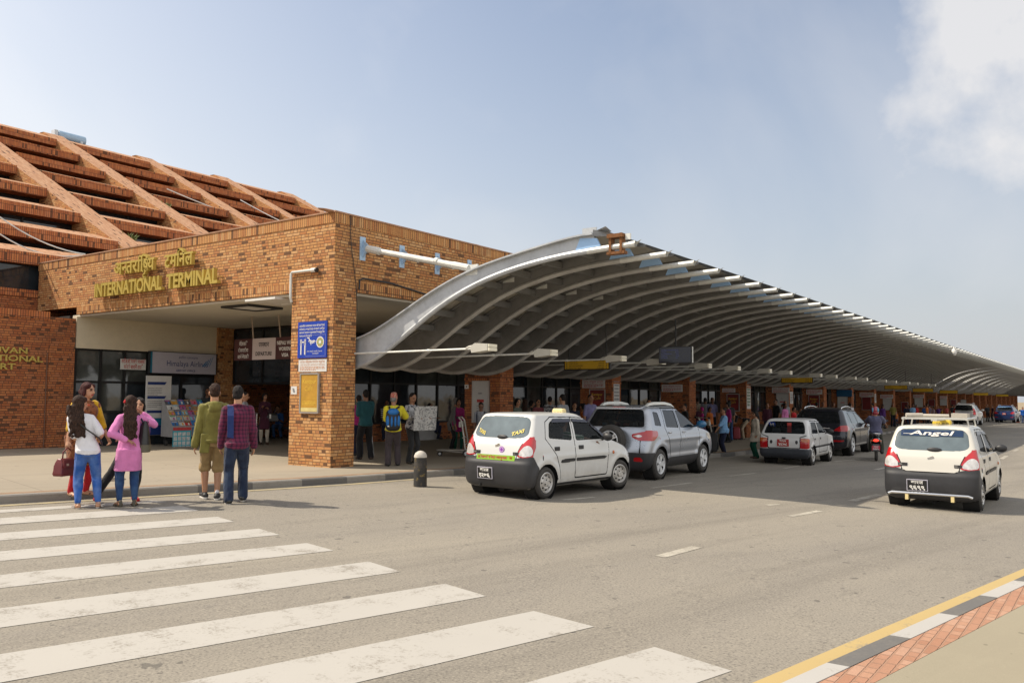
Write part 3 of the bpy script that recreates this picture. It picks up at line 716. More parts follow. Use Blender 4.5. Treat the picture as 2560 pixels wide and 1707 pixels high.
# roof sheets: opaque over the near part, missing panels further on let the sun in
SHEET = bpy.data.materials.new('corrugated_sheet'); SHEET.use_nodes = True
t = NT(SHEET.node_tree); b_ = SHEET.node_tree.nodes['Principled BSDF']; P_ = t.pos()
wv = t.n('ShaderNodeTexWave', wave_type='BANDS', bands_direction='X'); t.L(P_, wv.inputs['Vector']); wv.inputs['Scale'].default_value = 4.2
t.L(t.mix(t.m('MULTIPLY', t.step(t.noise(P_, 0.9, 5), .42, .7), .55), (.42, .39, .33, 1), (.24, .225, .20, 1)), b_.inputs['Base Color']); b_.inputs['Roughness'].default_value = .6
bp_ = t.n('ShaderNodeBump'); bp_.inputs['Distance'].default_value = .03; bp_.inputs['Strength'].default_value = .8; t.L(wv.outputs[0], bp_.inputs['Height']); t.L(bp_.outputs[0], b_.inputs['Normal'])
mb = MB(); ys = [15.1-(15.1-7.45)*i/20 for i in range(21)]
rr = random.Random(5)
for k in range(141):
    x0, x1 = XC0+DX*k+.005, XC0+DX*(k+1)-.005
    for i in range(20):
        if 50 < k and 8.0 < ys[i] < 13.2 and (k % 5 in (0, 1)): continue
        a, b = ys[i], ys[i+1]
        mb.quad((x0, a, zT(a)+.045), (x1, a, zT(a)+.045), (x1, b, zT(max(b, 7.6))+.045), (x0, b, zT(max(b, 7.6))+.045))
mb.build('roof_sheet', SHEET, cn, world=True)
mb = MB()
for k in range(141):                                                     # lapped edge flashing, one piece per bay
    x0 = XC0+DX*k-.06; x1 = x0+DX+.1
    mb.add([(x0, 7.75, 4.70), (x1, 7.75, 4.655), (x1, 7.38, 4.56), (x0+.15, 7.38, 4.605)], [(0, 1, 2, 3)]); mb.add([(x0, 7.75, 4.70), (x0+.15, 7.38, 4.605), (x0+.15, 7.42, 4.56), (x0, 7.75, 4.58)], [(0, 1, 2, 3)])
mb.build('edge_flashing', pm('flashing_grey', (.20, .205, .21), .5, .3, dirt=.3), cn, world=True)
for y in (8.5, 9.3, 10.1, 10.85, 11.55, 12.2, 12.8):
    mb = MB(); h = zT(y)-.02
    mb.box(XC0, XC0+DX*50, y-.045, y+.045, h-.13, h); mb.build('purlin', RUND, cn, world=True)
mb = MB(); 
mb.box(XC0-.025, XC0+.0, 7.7, 8.0, 4.58, 4.75); mb.add([(XC0-.03, 7.9, 4.62), (XC0-.03, 7.5, 4.74), (XC0+.20, 7.5, 4.68), (XC0+.25, 7.9, 4.6)], [(0, 1, 2, 3)])
mb.build('end_flap', STEEL, cn, world=True)
mb = MB()
for dy in (-.11, .11): mb.box(XC0-.075, XC0+.075, 7.28+dy-.022, 7.28+dy+.022, 4.22, 4.58)
mb.box(XC0-.10, XC0+.10, 7.12, 7.44, 4.50, 4.57); mb.box(XC0-.07, XC0+.07, 7.10, 7.46, 4.20, 4.25); mb.build('rusty_clamp', RUST, cn, world=True)
mb = MB(); mb.box(XC0-.02, XC0+.02, 7.0, 7.1, 4.45, 4.56); mb.build('tag_plate', STEELW, cn, world=True)
# struts back to the wall
st0 = None
for k in range(5):
    x = XC0+DX*k; lab = ORD[k]+' tie strut from the brick corner pillar, bracing the canopy to the wall'
    if st0 is None:
        st0 = thing('tie_strut', lab, 'strut', (x, YF, 4.94), 0, 'struts bracing the canopy to the wall')
        mb = MB(); mb.box(-.085, .085, -.02, -.001, -.27, .27); mb.build('wall_plate', STEELB, st0)
        mb = MB(); mb.prism([(-.02, -.20), (-.02, .20), (-.24, .03), (-.24, -.03)], -.012, .012, axis='x'); mb.build('gusset', STEELB, st0)
        mb = MB(); mb.tube([(0, -.18, -.02), (0, -.55, -.11)], .085, 10); mb.tube([(0, -.5, -.10), (0, -2.7, -.60)], .062, 10); mb.tube([(0, -2.2, -.475), (0, -2.28, -.495)], .078, 10); mb.tube([(0, -2.7, -.60), (0, -3.12, -.70)], .072, 10)
        mb.box(-.02, .02, -3.35, -3.05, -.86, -.64)
        mb.build('tube', STEELW, st0, smooth=35)
        mb = MB()
        for zz in (-.2, .2): mb.lathe([(.02, -.03), (.02, -.015)], 6, M=Matrix.Translation((.05, 0, zz)) @ Matrix.Rotation(PI/2, 4, 'X'))
        mb.build('bolt', DARKF, st0)
    else: copy_thing(st0, (x, YF, 4.94), label=lab)

# lamps on arms
LX = [13.25, 15.5, 18.72, 21.0, 24.25, 26.7, 29.8, 32.15, 36.2, 38.6, 42.0, 44.3, 48.6, 51.2, 55.0, 57.6, 61.4, 64.0]
lm0 = None; LG = pm('lamp_housing', (.50, .48, .42), .5, var=.06); LD = pm('lamp_diffuser', (.75, .70, .55), .3, var=.03)
for k, x in enumerate(LX):
    lab = ORD[k]+' floodlight along the canopy from the brick corner pillar, on a thin arm'
    if lm0 is None:
        lm0 = thing('floodlight', lab, 'floodlight', (x, 10, 2.57), 0, 'floodlights under the canopy')
        mb = MB(); mb.tube([(0, .1, -.01), (0, 1.9, -.02), (0, 3.82, -.03)], .022, 8); mb.tube([(0, 1.6, -.018), (0, 1.66, -.018)], .03, 8); mb.build('arm', STEELW, lm0, smooth=30)
        mb = MB(); Mx = Matrix.Rotation(R(14), 4, 'X')
        mb.prism([(-.02, -.06), (.38, -.10), (.42, .02), (.30, .09), (-.02, .07)], -.14, .14, axis='x'); mb.build('housing', LG, lm0)
        mb = MB(); mb.box(-.13, .13, -.06, -.022, -.07, -.005); mb.box(-.13, .13, -.06, -.022, .005, .065); mb.build('reflector', LD, lm0)
        mb = MB(); mb.tube([(0, .35, .05), (0, .55, .02), (0, .62, -.01)], .03, 6); mb.build('bracket', LG, lm0)
    else: copy_thing(lm0, (x, 10, 2.57-.003*max(0, k-8)), label=lab)

# yellow direction signs hung across the footway
YS = pm('sign_yellow', (.62, .37, .02), .5, var=.04); SBK = pm('sign_black', (.012, .012, .012), .5); SWH = pm('sign_white', (.68, .66, .62), .6, var=.04)
SX = [(20.4, 10.98), (39.7, 11.1), (61.6, 11.3), (71.5, 11.4), (84, 11.6), (106, 11.7), (128, 11.9)]
L4 = ['CHECK IN A1', 'CHECK IN A2', 'VISA HOLDER ENTRY', 'POLICE HELP DESK']; R4 = ['CHECK IN B1/B2', 'OFFICES', 'ARRIVAL', 'CUSTOMS']
for k, (x, y0) in enumerate(SX):
    u_ = [1349, 1831, 2058, 2120, 2179, 2253, 2302][k]; v_ = [837, 872, 889, 896, 900, 905, 908][k]
    c_ = onX(u_, v_, x); hw, hh = .74, .155
    t_ = thing('direction_sign', ORD[k]+' yellow hanging direction sign along the canopy from the corner pillar', 'sign', c_, 0, 'yellow hanging signs')
    mb = MB(); mb.box(-.05, .05, -hw, hw, -hh, hh); mb.build('case', SBK, t_)
    mb = MB(); mb.box(-.058, -.051, -hw+.035, hw-.035, -hh+.03, hh-.03); mb.build('panel', YS, t_)
    if k < 3:
        mb = MB()
        for i in range(4):
            zz = .085-i*.062
            for yy in (hw-.10, -hw+.10): mb.prism([(yy-.018, zz-.012), (yy+.018, zz-.012), (yy, zz+.028)], -.0605, -.0585, axis='x')
            text(mb, L4[i], (-.0600, hw-.17, zz-.014), UXL, UZ, .048, bold=.012); text(mb, R4[i], (-.0600, -hw+.17, zz-.014), UXL, UZ, .048, bold=.012, align='r')
        mb.build('lettering', SBK, t_)
    mb = MB()
    for yy in (-.6, .6): mb.tube([(0, yy, hh), (0, yy, max(.3, zT(min(13.5, max(8, c_.y+yy)))-c_.z-.1))], .012, 6)
    mb.build('hanger', DARKF, t_)
# flight screen
c_ = onX(1552, 815, 20.6); t_ = thing('flight_screen', 'black flight information screen hanging from the canopy on a rod', 'screen', c_, R(6))
mb = MB(); mb.box(-.05, .05, -.45, .45, -.22, .22); mb.build('case', BLACK, t_)
SCR = pm('screen_face', (.006, .006, .02), .15, var=.2); mb = MB(); mb.box(-.058, -.051, -.43, .43, -.20, .20); mb.build('screen', SCR, t_)
mb = MB()
for i in range(5): scribble(mb, 0, .30 if i else .5, -.02, .03, (-.0592, .38, .12-.05*i), (0, -1, 0), (0, 0, 1), 1, 0, 0, i, .4); scribble(mb, 0, .12, -.02, .03, (-.0592, -.02, .12-.05*i), (0, -1, 0), (0, 0, 1), 1, 0, 0, i+9, .4)
mb.build('lettering', pm('screen_text', (.10, .12, .32), .5), t_)
mb = MB(); mb.tube([(0, 0, .22), (0, .0, .95)], .02, 8); mb.build('hanger', DARKF, t_)
mb = MB(); mb.box(-.03, .051, -.452, -.46, -.21, .21); mb.build('side_strip', STEELW, t_)
# dome camera
c_ = onY(2191, 807, 7.0); t_ = thing('dome_camera', 'white dome camera hanging from the far edge of the canopy', 'camera', c_)
mb = MB(); mb.lathe([(.01, -.24), (.10, -.2), (.135, -.1), (.135, 0), (.085, .11), (.03, .15), (.03, .25)], 16); mb.build('housing', SWH, t_, smooth=True)
mb = MB(); mb.tube([(0, 0, .23), (0, .6, .30)], .025, 8); mb.build('arm', STEELW, t_)
# ---------------- signs and posters ----------------
ALU = pm('aluminium_frame', (.45, .44, .42), .4, .6, var=.05); BLUES = pm('sign_blue', (.008, .045, .36), .45, var=.05); REDT = pm('sign_red', (.42, .035, .03), .6)
MAR = pm('maroon_board', (.062, .018, .018), .55, var=.08); CAFE = pm('cafe_amber', (.46, .25, .03), .5, var=.12, scale=2.5); CAFM = pm('cafe_maroon', (.16, .018, .018), .5, var=.15, scale=2)
YTX = pm('poster_yellow', (.66, .42, .05), .5); PAPR = pm('paper_white', (.62, .61, .59), .8, var=.05); TEALP = pm('panel_teal', (.01, .16, .27), .5); NAVY = pm('panel_navy', (.012, .035, .16), .5)
LILAC = pm('board_lilac', (.47, .45, .52), .5, var=.03); GREYT = pm('print_grey', (.20, .20, .21), .7); PINKT = pm('print_rust', (.50, .25, .15), .7)
def panel(name, label, cat, X, y0, y1, z0, z1, face, frame=None, fw=.03, th=.03, group=None, rzero=0.0):
    """board on a wall that faces -X; y0 = left edge in the picture (larger y)"""
    t_ = thing(name, label, cat, (X, (y0+y1)/2, (z0+z1)/2), rzero, group); w2, h2 = (y0-y1)/2, (z1-z0)/2
    mb = MB(); mb.box(-th, -.002, -w2, w2, -h2, h2); mb.build('board', face, t_)
    if frame:
        mb = MB()
        for a, b, c_, d in ((-w2-fw, w2+fw, h2, h2+fw), (-w2-fw, w2+fw, -h2-fw, -h2), (-w2-fw, -w2, -h2, h2), (w2, w2+fw, -h2, h2)): mb.box(-th-.012, 0, a, b, c_, d)
        mb.build('frame', frame, t_)
    return t_, w2, h2, -th-.002
def pxX(u0, v0, u1, v1, X):
    a, b, c_, d = onX(u0, v0, X), onX(u1, v0, X), onX(u0, v1, X), onX(u1, v1, X)
    return (a.y+c_.y)/2, (b.y+d.y)/2, min(c_.z, d.z), max(a.z, b.z)
XS_ = XF-.003
# blue public notice
t_, w2, h2, o_ = panel('blue_notice_board', 'blue police notice board with white Nepali text, highest on the brick corner pillar', 'sign', XS_, 14.955, 14.005, 2.43, 3.24, BLUES, None)
mb = MB(); n_ = ['अनुचतिकत आवशयकता भएमा सबै यातरीलाई', 'कायालय र परहरीलाई जानकारी दनि हुन', 'आफनो सामान सुरकषति राखनुहोस', 'नमबर १०० मा फोन गनुहोस']
for i, s_ in enumerate(n_): text(mb, s_, (o_, w2-.05, h2-.11-i*.075), UXL, UZ, .058, width=(w2*2-.12)*(1 if i < 3 else .5), bold=.01)
text(mb, 'नगर परहरी परसिर गौशाला', (o_, .16, -h2+.13), UXL, UZ, .042, width=.50); text(mb, 'काठमाडौं', (o_, -.02, -h2+.08), UXL, UZ, .042, width=.2)
text(mb, '१०७', (o_, .07, -.10), UXL, UZ, .15, width=.19, bold=.03)
for sx in (0, 1):                                                         # two standing figures and their clasped hands
    yy = .36-sx*.13
    mb.box(o_-.001, o_, yy-.018, yy+.018, -.33, -.12); mb.box(o_-.001, o_, yy-.028, yy-.012, -.12, .02); mb.box(o_-.001, o_, yy+.012, yy+.028, -.12, .02)
mb.box(o_-.001, o_, .20, .38, -.06, -.035)
mb.prism([(.13+.06*math.cos(a), .00+.06*math.sin(a)) for a in [R(k) for k in range(60, 250, 20)]]+[(.13+.035*math.cos(a), .00+.035*math.sin(a)) for a in [R(k) for k in range(240, 50, -20)]], o_-.001, o_, axis='x')
mb.build('lettering', SWH, t_)
mb = MB(); Mr = Matrix.Translation((o_, -.27, -.06)) @ Matrix.Rotation(-PI/2, 4, 'Y')
mb.lathe([(.125, 0), (.125, .002)], 20, 0, Mr); mb.lathe([(.10, .002), (.10, .003)], 20, 1, Mr)
for k in range(8): a = 2*PI*k/8; mb.prism([(-.27+.10*math.cos(a+d_), -.06+.10*math.sin(a+d_)) if d_ else (-.27+.035*math.cos(a), -.06+.035*math.sin(a)) for d_ in (-.2, 0, .2)], o_-.005, o_-.003, 2, 'x')
mb.lathe([(.04, .003), (.04, .0055)], 14, 0, Mr)
mb.build('emblem', [SWH, pm('emblem_green', (.2, .42, .18), .6), pm('emblem_orange', (.6, .25, .06), .6)], t_)
mb = MB(); w_ = .004
for a, b, c_, d in ((-.44, .20, .10, .10+w_), (-.44, .20, -.37, -.37+w_), (-.44, -.44+w_, -.37, .1), (.2-w_, .2, -.37, .1)): mb.box(o_-.001, o_, a, b, c_, d)
mb.build('border', LILAC, t_)
# trolley notice
t_, w2, h2, o_ = panel('trolley_notice', 'sun-faded white trolley notice on the brick corner pillar, under the blue board', 'sign', XS_, 14.93, 14.01, 2.125, 2.40, PAPR, None, th=.012)
mb = MB(); text(mb, 'टरोल नि:शुलक परयोग गनुहोस', (o_, w2-.06, .055), UXL, UZ, .075, width=w2*2-.12, bold=.01); text(mb, 'USE TROLLEY WITHOUT PAYING', (o_, w2-.06, -.005), UXL, UZ, .055, width=w2*2-.12)
scribble(mb, -w2+.05, w2-.05, -h2+.02, -.02, (0, 0, 0), (0, -1, 0), (0, 0, 1), 3, 0, -o_); mb.build('lettering', PINKT, t_)
# cafe poster on the pillar
t_, w2, h2, o_ = panel('cafe_poster', 'amber cafe poster in a grey frame on the brick corner pillar, below the faded notice', 'poster', XS_, 14.80, 14.245, 1.235, 2.06, CAFE, ALU, .035, .04)
mb = MB(); text(mb, 'Kantipur', (o_, .0, .22), UXL, UZ, .13, width=.44, align='c', bold=.02); text(mb, 'Cafe', (o_, .02, .06), (0, -1, .12), UZ, .15, width=.26, align='c')
text(mb, 'For Exclusive Food', (o_, 0, -.13), UXL, UZ, .05, width=.40, align='c'); scribble(mb, -.22, .22, -.27, -.17, (0, 0, 0), (0, -1, 0), (0, 0, 1), 3, 0, -o_, 4); mb.build('lettering', YTX, t_)
mb = MB(); mb.box(o_-.001, o_, -w2+.01, w2-.01, -h2+.01, -h2+.09); mb.build('footer', pm('poster_cream', (.6, .5, .2), .6), t_)
t_, w2, h2, o_ = panel('paper_sheet', 'small white paper taped beside the cafe poster on the brick corner pillar', 'paper', XS_, 15.18, 14.98, 1.62, 1.80, PAPR, None, th=.004)
mb = MB(); mb.prism([(-.05, -.05), (.02, -.05), (.05, .05), (-.01, .04)], o_-.001, o_, axis='x'); mb.build('print', GREYT, t_)
# security camera on a bent pipe
t_ = thing('security_camera', 'white camera on a cranked pipe bracket over the brick corner pillar', 'camera', (XF-.05, 15.22, 3.86))
mb = MB(); mb.tube([(.04, 0, -.14), (.0, .0, -.05), (0, 0, 0), (0, 0, .50), (0, -.04, .535), (0, -.72, .535)], .03, 8); mb.build('bracket', STEELW, t_, smooth=40)
mb = MB(); mb.tube([(0, -.70, .53), (0, -.84, .53)], .05, 10); mb.build('housing', SWH, t_, smooth=40); mb = MB(); mb.tube([(0, -.84, .53), (0, -.88, .53)], [.055, .05], 10); mb.build('lens_hood', BLACK, t_, smooth=40)
# departure board hung on two rods
XD = 15.4
y0, y1, z0, z1 = pxX(540, 780, 674, 824, XD); y1 -= .9
t_ = thing('departure_board', 'brown and white hanging board reading DEPARTURE, on two rods', 'sign', (XD, (y0+y1)/2, (z0+z1)/2)); W2, H2 = (y0-y1)/2, (z1-z0)/2
mb = MB(); mb.box(-.03, .03, -W2, W2, -H2, H2); mb.build('board', MAR, t_)
ya, yb = onX(582, 800, XD).y-t_.location.y, onX(635, 800, XD).y-t_.location.y
mb = MB(); mb.box(-.036, -.031, yb, ya, -H2+.005, H2-.005); mb.build('white_panel', pm('board_pinkish_white', (.52, .44, .42), .6, var=.03), t_)
mb = MB(); m_ = (ya+yb)/2; text(mb, '_प,', (-.038, 0, 0), UXL, UZ, .1) if 0 else None
text(mb, 'पर~सथान', (-.038, m_, .06), UXL, UZ, .19, width=.46, align='c', bold=.02); text(mb, 'DEPARTURE', (-.038, m_, -.19), UXL, UZ, .155, width=.72, align='c', bold=.03); mb.build('lettering', SBK, t_)
mb = MB(); m_ = (ya+W2)/2
for i, s_ in enumerate(('वैदेशकि', 'रोजगारीमा', 'जाने नेपाली')): text(mb, s_, (-.033, m_, .12-i*.19), UXL, UZ, .15, width=(.38, .46, .5)[i], align='c', bold=.015)
text(mb, 'NEPALI WITH', (-.033, yb-.06, .10), UXL, UZ, .15, width=.74, bold=.03); text(mb, 'WORKING', (-.033, yb-.14, -.07), UXL, UZ, .15, width=.56, bold=.03); text(mb, 'VISA', (-.033, yb-.26, -.24), UXL, UZ, .14, width=.3, bold=.03); mb.build('white_lettering', SWH, t_)
mb = MB()
for u_ in (582, 644): yy = onX(u_, 780, XD).y-t_.location.y; mb.tube([(0, yy, H2), (0, yy+.1, 3.87-t_.location.z)], .02, 8)
mb.build('hanging_rod', pm('rod_beige', (.42, .33, .25), .6), t_)
mb = MB(); mb.prism([(yb-.35, -H2+.22), (yb-.9, -H2+.12), (yb-.9, -H2-.02)], -.06, -.045, axis='x'); tag(mb.build('paper_flag', PAPR), 'white paper triangle hanging in front of the departure board', 'paper')
# airline office board, standing panel and photo notice on the glazed rear wall
def panelY(name, label, cat, u0, v0, u1, v1, Y, face, frame=None, fw=.03, th=.04):
    a, b, c_, d = onY(u0, v0, Y), onY(u1, v0, Y), onY(u0, v1, Y), onY(u1, v1, Y); x0, x1 = (a.x+c_.x)/2, (b.x+d.x)/2; z0, z1 = (c_.z+d.z)/2, (a.z+b.z)/2
    t_ = thing(name, label, cat, ((x0+x1)/2, Y, (z0+z1)/2)); w2, h2 = (x1-x0)/2, (z1-z0)/2
    mb = MB(); mb.box(-w2, w2, 0, th, -h2, h2); mb.build('board', face, t_)
    if frame:
        mb = MB()
        for p_, q_, r_, s_ in ((-w2-fw, w2+fw, h2, h2+fw), (-w2-fw, w2+fw, -h2-fw, -h2), (-w2-fw, -w2, -h2, h2), (w2, w2+fw, -h2, h2)): mb.box(p_, q_, -.012, th, r_, s_)
        mb.build('frame', frame, t_)
    return t_, w2, h2
t_, w2, h2 = panelY('airline_board', 'long lilac airline office board with a blue wing mark', 'sign', 345, 811, 496, 858, YB-.15, LILAC, BLACK, .02, .10)
mb = MB(); text(mb, 'Himalaya Airlines', (-.62, -.002, -.10), (1, 0, 0), UZ, .26, width=1.5); text(mb, 'AIRPORT OFFICE', (.06, -.002, -.27), (1, 0, 0), UZ, .09, width=.70, align='c', bold=.02); text(mb, 'हमिालय एयरलाइनस', (.15, -.002, .15), (1, 0, 0), UZ, .10, width=.7, align='c'); mb.build('lettering', NAVY, t_)
mb = MB()
for i in range(4): x_ = .66+i*.085; mb.prism([(x_, -.10), (x_+.06, -.08+.02*i), (x_+.17, .16+.03*i-.10*(3-i)*.3), (x_+.16, .20+.02*i-.10*(3-i)*.3)], -.004, -.002)
mb.build('wing_mark', pm('wing_blue', (.02, .16, .38), .5), t_)
mb = MB(); mb.box(-w2+.002, -w2+.07, -.003, 0, -h2, h2); mb.build('edge_band', TEALP, t_)
t_, w2, h2 = panelY('standing_panel', 'tall white information panel with a blue arrow beside the glass doors', 'sign', 335, 863, 392, 998, YB-.45, PAPR, None, .02, .05)
mb = MB(); mb.box(-w2, w2, -.003, 0, -h2+.30, -h2+.52, 0); mb.box(-w2, w2, -.003, 0, -h2, -h2+.298, 1)
for zz in (h2-.28, h2-.72): mb.prism([(-w2+.04, zz), (.2, zz), (.26, zz+.09), (-w2+.04, zz+.09)], -.003, 0, 1)
mb.prism([(-w2+.04, -.24), (.15, -.24), (.15, -.29), (.30, -.20), (.15, -.11), (.15, -.16), (-w2+.04, -.16)], -.003, 0, 1)
mb.build('print', [TEALP, NAVY], t_)
mb = MB(); scribble(mb, -w2+.05, .1, h2-.62, h2-.36, (0, 0, 0), (1, 0, 0), UZ, 5, 0, 0.003, 3, .35); scribble(mb, -w2+.05, .1, h2-1.0, h2-.76, (0, 0, 0), (1, 0, 0), UZ, 4, 0, 0.003, 4, .35); mb.build('small_print', GREYT, t_)
mb = MB(); mb.box(-w2, w2, .05, .35, -h2-.02, -h2); mb.build('foot', ALU, t_)
t_, w2, h2 = panelY('photo_notice', 'white notice in Nepali stuck on the upper glass panes', 'notice', 277, 825, 335, 849, YB-.05, PAPR, None, .02, .02)
mb = MB(); text(mb, 'त्रि.अ.वि. परवेश पासको'.replace('्', ''), (0, -.002, .04), (1, 0, 0), UZ, .16, width=.78, align='c', bold=.02); text(mb, 'फोटो खचिने ठाउँ', (0, -.002, -.13), (1, 0, 0), UZ, .16, width=.62, align='c', bold=.02); mb.build('lettering', REDT, t_)
# posters on the sides of the pillars
def fin_poster(i, kind, u0, v0, u1, v1, lab):
    X = FX[i]-.003; y0, y1, z0, z1 = pxX(u0, v0, u1, v1, X)
    if kind == 'notice':
        t_, w2, h2, o_ = panel('trolley_notice', lab, 'sign', X, y0, y1, z0, z1, PAPR, None, th=.02, group='white trolley notices on the pillars')
        if i < 5:
            mb = MB(); text(mb, 'टरोल नि:शुलक परयोग', (o_, 0, h2*.35), UXL, UZ, h2*.5, width=w2*1.7, align='c', bold=.02); text(mb, 'USE TROLLEY WITHOUT PAYING', (o_, 0, -h2*.1), UXL, UZ, h2*.36, width=w2*1.7, align='c', bold=.02)
            scribble(mb, -w2*.85, w2*.85, -h2*.85, -h2*.2, (0, 0, 0), (0, -1, 0), (0, 0, 1), 3, 0, -o_, i); mb.build('lettering', REDT, t_)
        else:
            mb = MB(); scribble(mb, -w2*.9, w2*.9, -h2*.8, h2*.8, (0, 0, 0), (0, -1, 0), (0, 0, 1), 4, 0, -o_, i); mb.build('lettering', REDT, t_)
    elif kind == 'cafe':
        t_, w2, h2, o_ = panel('cafe_poster', lab, 'poster', X, y0, y1, z0, z1, CAFM, ALU, .03, .04, 'maroon cafe posters on the pillars')
        if i < 6:
            mb = MB(); text(mb, 'Kantipur', (o_, 0, h2*.35), UXL, UZ, h2*.4, width=w2*1.5, align='c', bold=.02); text(mb, 'Cafe', (o_, 0, -h2*.12), (0, -1, .12), UZ, h2*.45, width=w2*1.0, align='c'); mb.build('lettering', YTX, t_)
            mb = MB(); mb.box(o_-.001, o_, -w2*.8, w2*.8, -h2*.42, -h2*.36); scribble(mb, -w2*.8, w2*.8, -h2*.85, -h2*.5, (0, 0, 0), (0, -1, 0), (0, 0, 1), 3, 0, -o_, i, .4); mb.build('small_print', REDT, t_)
    elif kind == 'white':
        t_, w2, h2, o_ = panel('white_poster', lab, 'poster', X, y0, y1, z0, z1, pm('poster_white_grey', (.50, .49, .47), .5, var=.05), ALU, .03, .04, 'white framed posters on the pillars')
        if i < 8:
            mb = MB(); mb.box(o_-.001, o_, -w2*.45, w2*.45, -h2*.02, h2*.12); text(mb, 'भरतीय', (o_, 0, h2*.1), UXL, UZ, h2*.2, width=w2*.9, align='c', bold=.03) if 0 else None
            mb.build('logo_mark', REDT, t_); mb = MB(); scribble(mb, -w2*.5, w2*.5, -h2*.5, -h2*.15, (0, 0, 0), (0, -1, 0), (0, 0, 1), 3, 0, -o_, i, .3); scribble(mb, -w2*.3, w2*.3, h2*.35, h2*.5, (0, 0, 0), (0, -1, 0), (0, 0, 1), 1, 0, -o_, i, .5); mb.build('small_print', GREYT, t_)
    elif kind == 'blue':
        panel('blue_board', lab, 'sign', X, y0, y1, z0, z1, pm('board_deep_blue', (.012, .09, .20), .5), None, th=.05)
k2 = .2551; c2 = lambda u, v: ((1400+u*k2)/S_, (800+v*k2)/S_)
k4 = .1594; c4 = lambda u, v: ((1900+u*k4)/S_, (900+v*k4)/S_)
k5 = .2041; c5 = lambda u, v: ((2180+u*k5)/S_, (780+v*k5)/S_)
NM = 'white trolley notice on the %s brick pillar from the lettered corner'; CMx = 'maroon cafe poster on the %s brick pillar from the lettered corner'; WM = 'white framed poster on the %s brick pillar from the lettered corner'
fin_poster(0, 'white', 1088, 877, 1123, 968, WM % 'first'); fin_poster(1, 'notice', *c2(220, 585), *c2(443, 665), NM % 'second'); fin_poster(1, 'cafe', *c2(300, 685), *c2(440, 850), CMx % 'second')
fin_poster(2, 'notice', *c2(998, 632), *c2(1202, 702), NM % 'third'); fin_poster(3, 'cafe', *c2(1643, 728), *c2(1755, 885), CMx % 'fourth'); fin_poster(3, 'notice', *c2(1592, 668), *c2(1718, 708), NM % 'fourth')
fin_poster(4, 'notice', *c4(190, 428), *c4(462, 515), NM % 'fifth'); fin_poster(4, 'white', *c4(268, 530), *c4(445, 790), WM % 'fifth'); fin_poster(5, 'notice', *c4(728, 460), *c4(975, 535), NM % 'sixth'); fin_poster(5, 'cafe', *c4(772, 555), *c4(930, 760), CMx % 'sixth')
fin_poster(6, 'blue', *c4(1205, 465), *c4(1445, 570), 'deep blue board above a white poster on the seventh brick pillar from the lettered corner'); fin_poster(6, 'white', *c4(1225, 580), *c4(1370, 760), WM % 'seventh')
fin_poster(7, 'notice', *c4(1563, 508), *c4(1780, 575), NM % 'eighth'); fin_poster(7, 'cafe', *c4(1605, 585), *c4(1740, 775), CMx % 'eighth')
fin_poster(8, 'notice', *c5(102, 1012), *c5(258, 1058), NM % 'ninth'); fin_poster(8, 'white', *c5(140, 1065), *c5(240, 1195), WM % 'ninth'); fin_poster(9, 'cafe', *c5(362, 1105), *c5(440, 1225), CMx % 'tenth')
fin_poster(10, 'notice', *c5(506, 1012), *c5(636, 1052), NM % 'eleventh'); fin_poster(10, 'white', *c5(527, 1060), *c5(620, 1160), WM % 'eleventh'); fin_poster(11, 'cafe', *c5(692, 1072), *c5(768, 1150), CMx % 'twelfth')
fin_poster(12, 'notice', *c5(832, 1028), *c5(920, 1064), NM % 'thirteenth'); fin_poster(12, 'white', *c5(838, 1072), *c5(915, 1140), WM % 'thirteenth'); fin_poster(13, 'cafe', *c5(968, 1075), *c5(1030, 1140), CMx % 'fourteenth'); fin_poster(14, 'white', *c5(1090, 1075), *c5(1150, 1125), WM % 'fifteenth')
for i_, x_, z_, w_, h_, lab in ((1, .315, .0, .40, .86, 'white notice sheet on the narrow end of the second brick pillar from the lettered corner'), (3, .32, .0, .5, 1.05, 'white sheet with a tower drawing on the narrow end of the fourth brick pillar'), (4, .32, .1, .5, .62, 'small pale sheet on the narrow end of the fifth brick pillar from the lettered corner'), (7, .32, .1, .5, .62, 'small pale sheet on the narrow end of the eighth brick pillar from the lettered corner')):
    t_ = thing('paper_sheet', lab, 'paper', (FX[i_]+x_, YF-.003, 1.70 if i_ == 1 else 1.62)); mb = MB(); mb.box(-w_/2, w_/2, -.006, 0, -h_/2, h_/2); mb.build('sheet', PAPR, t_)
    mb = MB(); scribble(mb, -w_*.42, w_*.42, -h_*.4, h_*.42, (0, 0, 0), (1, 0, 0), UZ, 6, 0, .008, i_); mb.build('print', GREYT if i_ != 3 else pm('print_green', (.12, .2, .12), .7), t_)
t_ = thing('arrow_sign', 'small dark arrow sign under the canopy at the first brick pillar', 'sign', (FX[0]-.02, 14.0, 2.62)); mb = MB(); mb.box(-.03, 0, -.14, .45, -.06, .22); mb.build('board', SBK, t_)
mb = MB(); text(mb, 'KANTIPUR CAFE', (-.032, .42, .08), UXL, UZ, .11, width=.54, bold=.02); mb.build('lettering', YTX, t_); mb = MB(); mb.prism([(-.12, -.03), (-.12, .03), (.1, .03), (.2, 0), (.1, -.03)], -.034, -.032, axis='x'); mb.build('arrow', SWH, t_)
t_ = thing('switch_plate', 'small white plate beside the white poster on the first pillar', 'plate', (FX[0]-.002, 15.02, 1.87)); mb = MB(); mb.box(-.012, 0, -.07, .07, -.06, .06); mb.build('plate', SWH, t_); mb = MB(); mb.box(-.016, -.0125, -.02, .02, -.02, .02); mb.build('button', BLACK, t_)
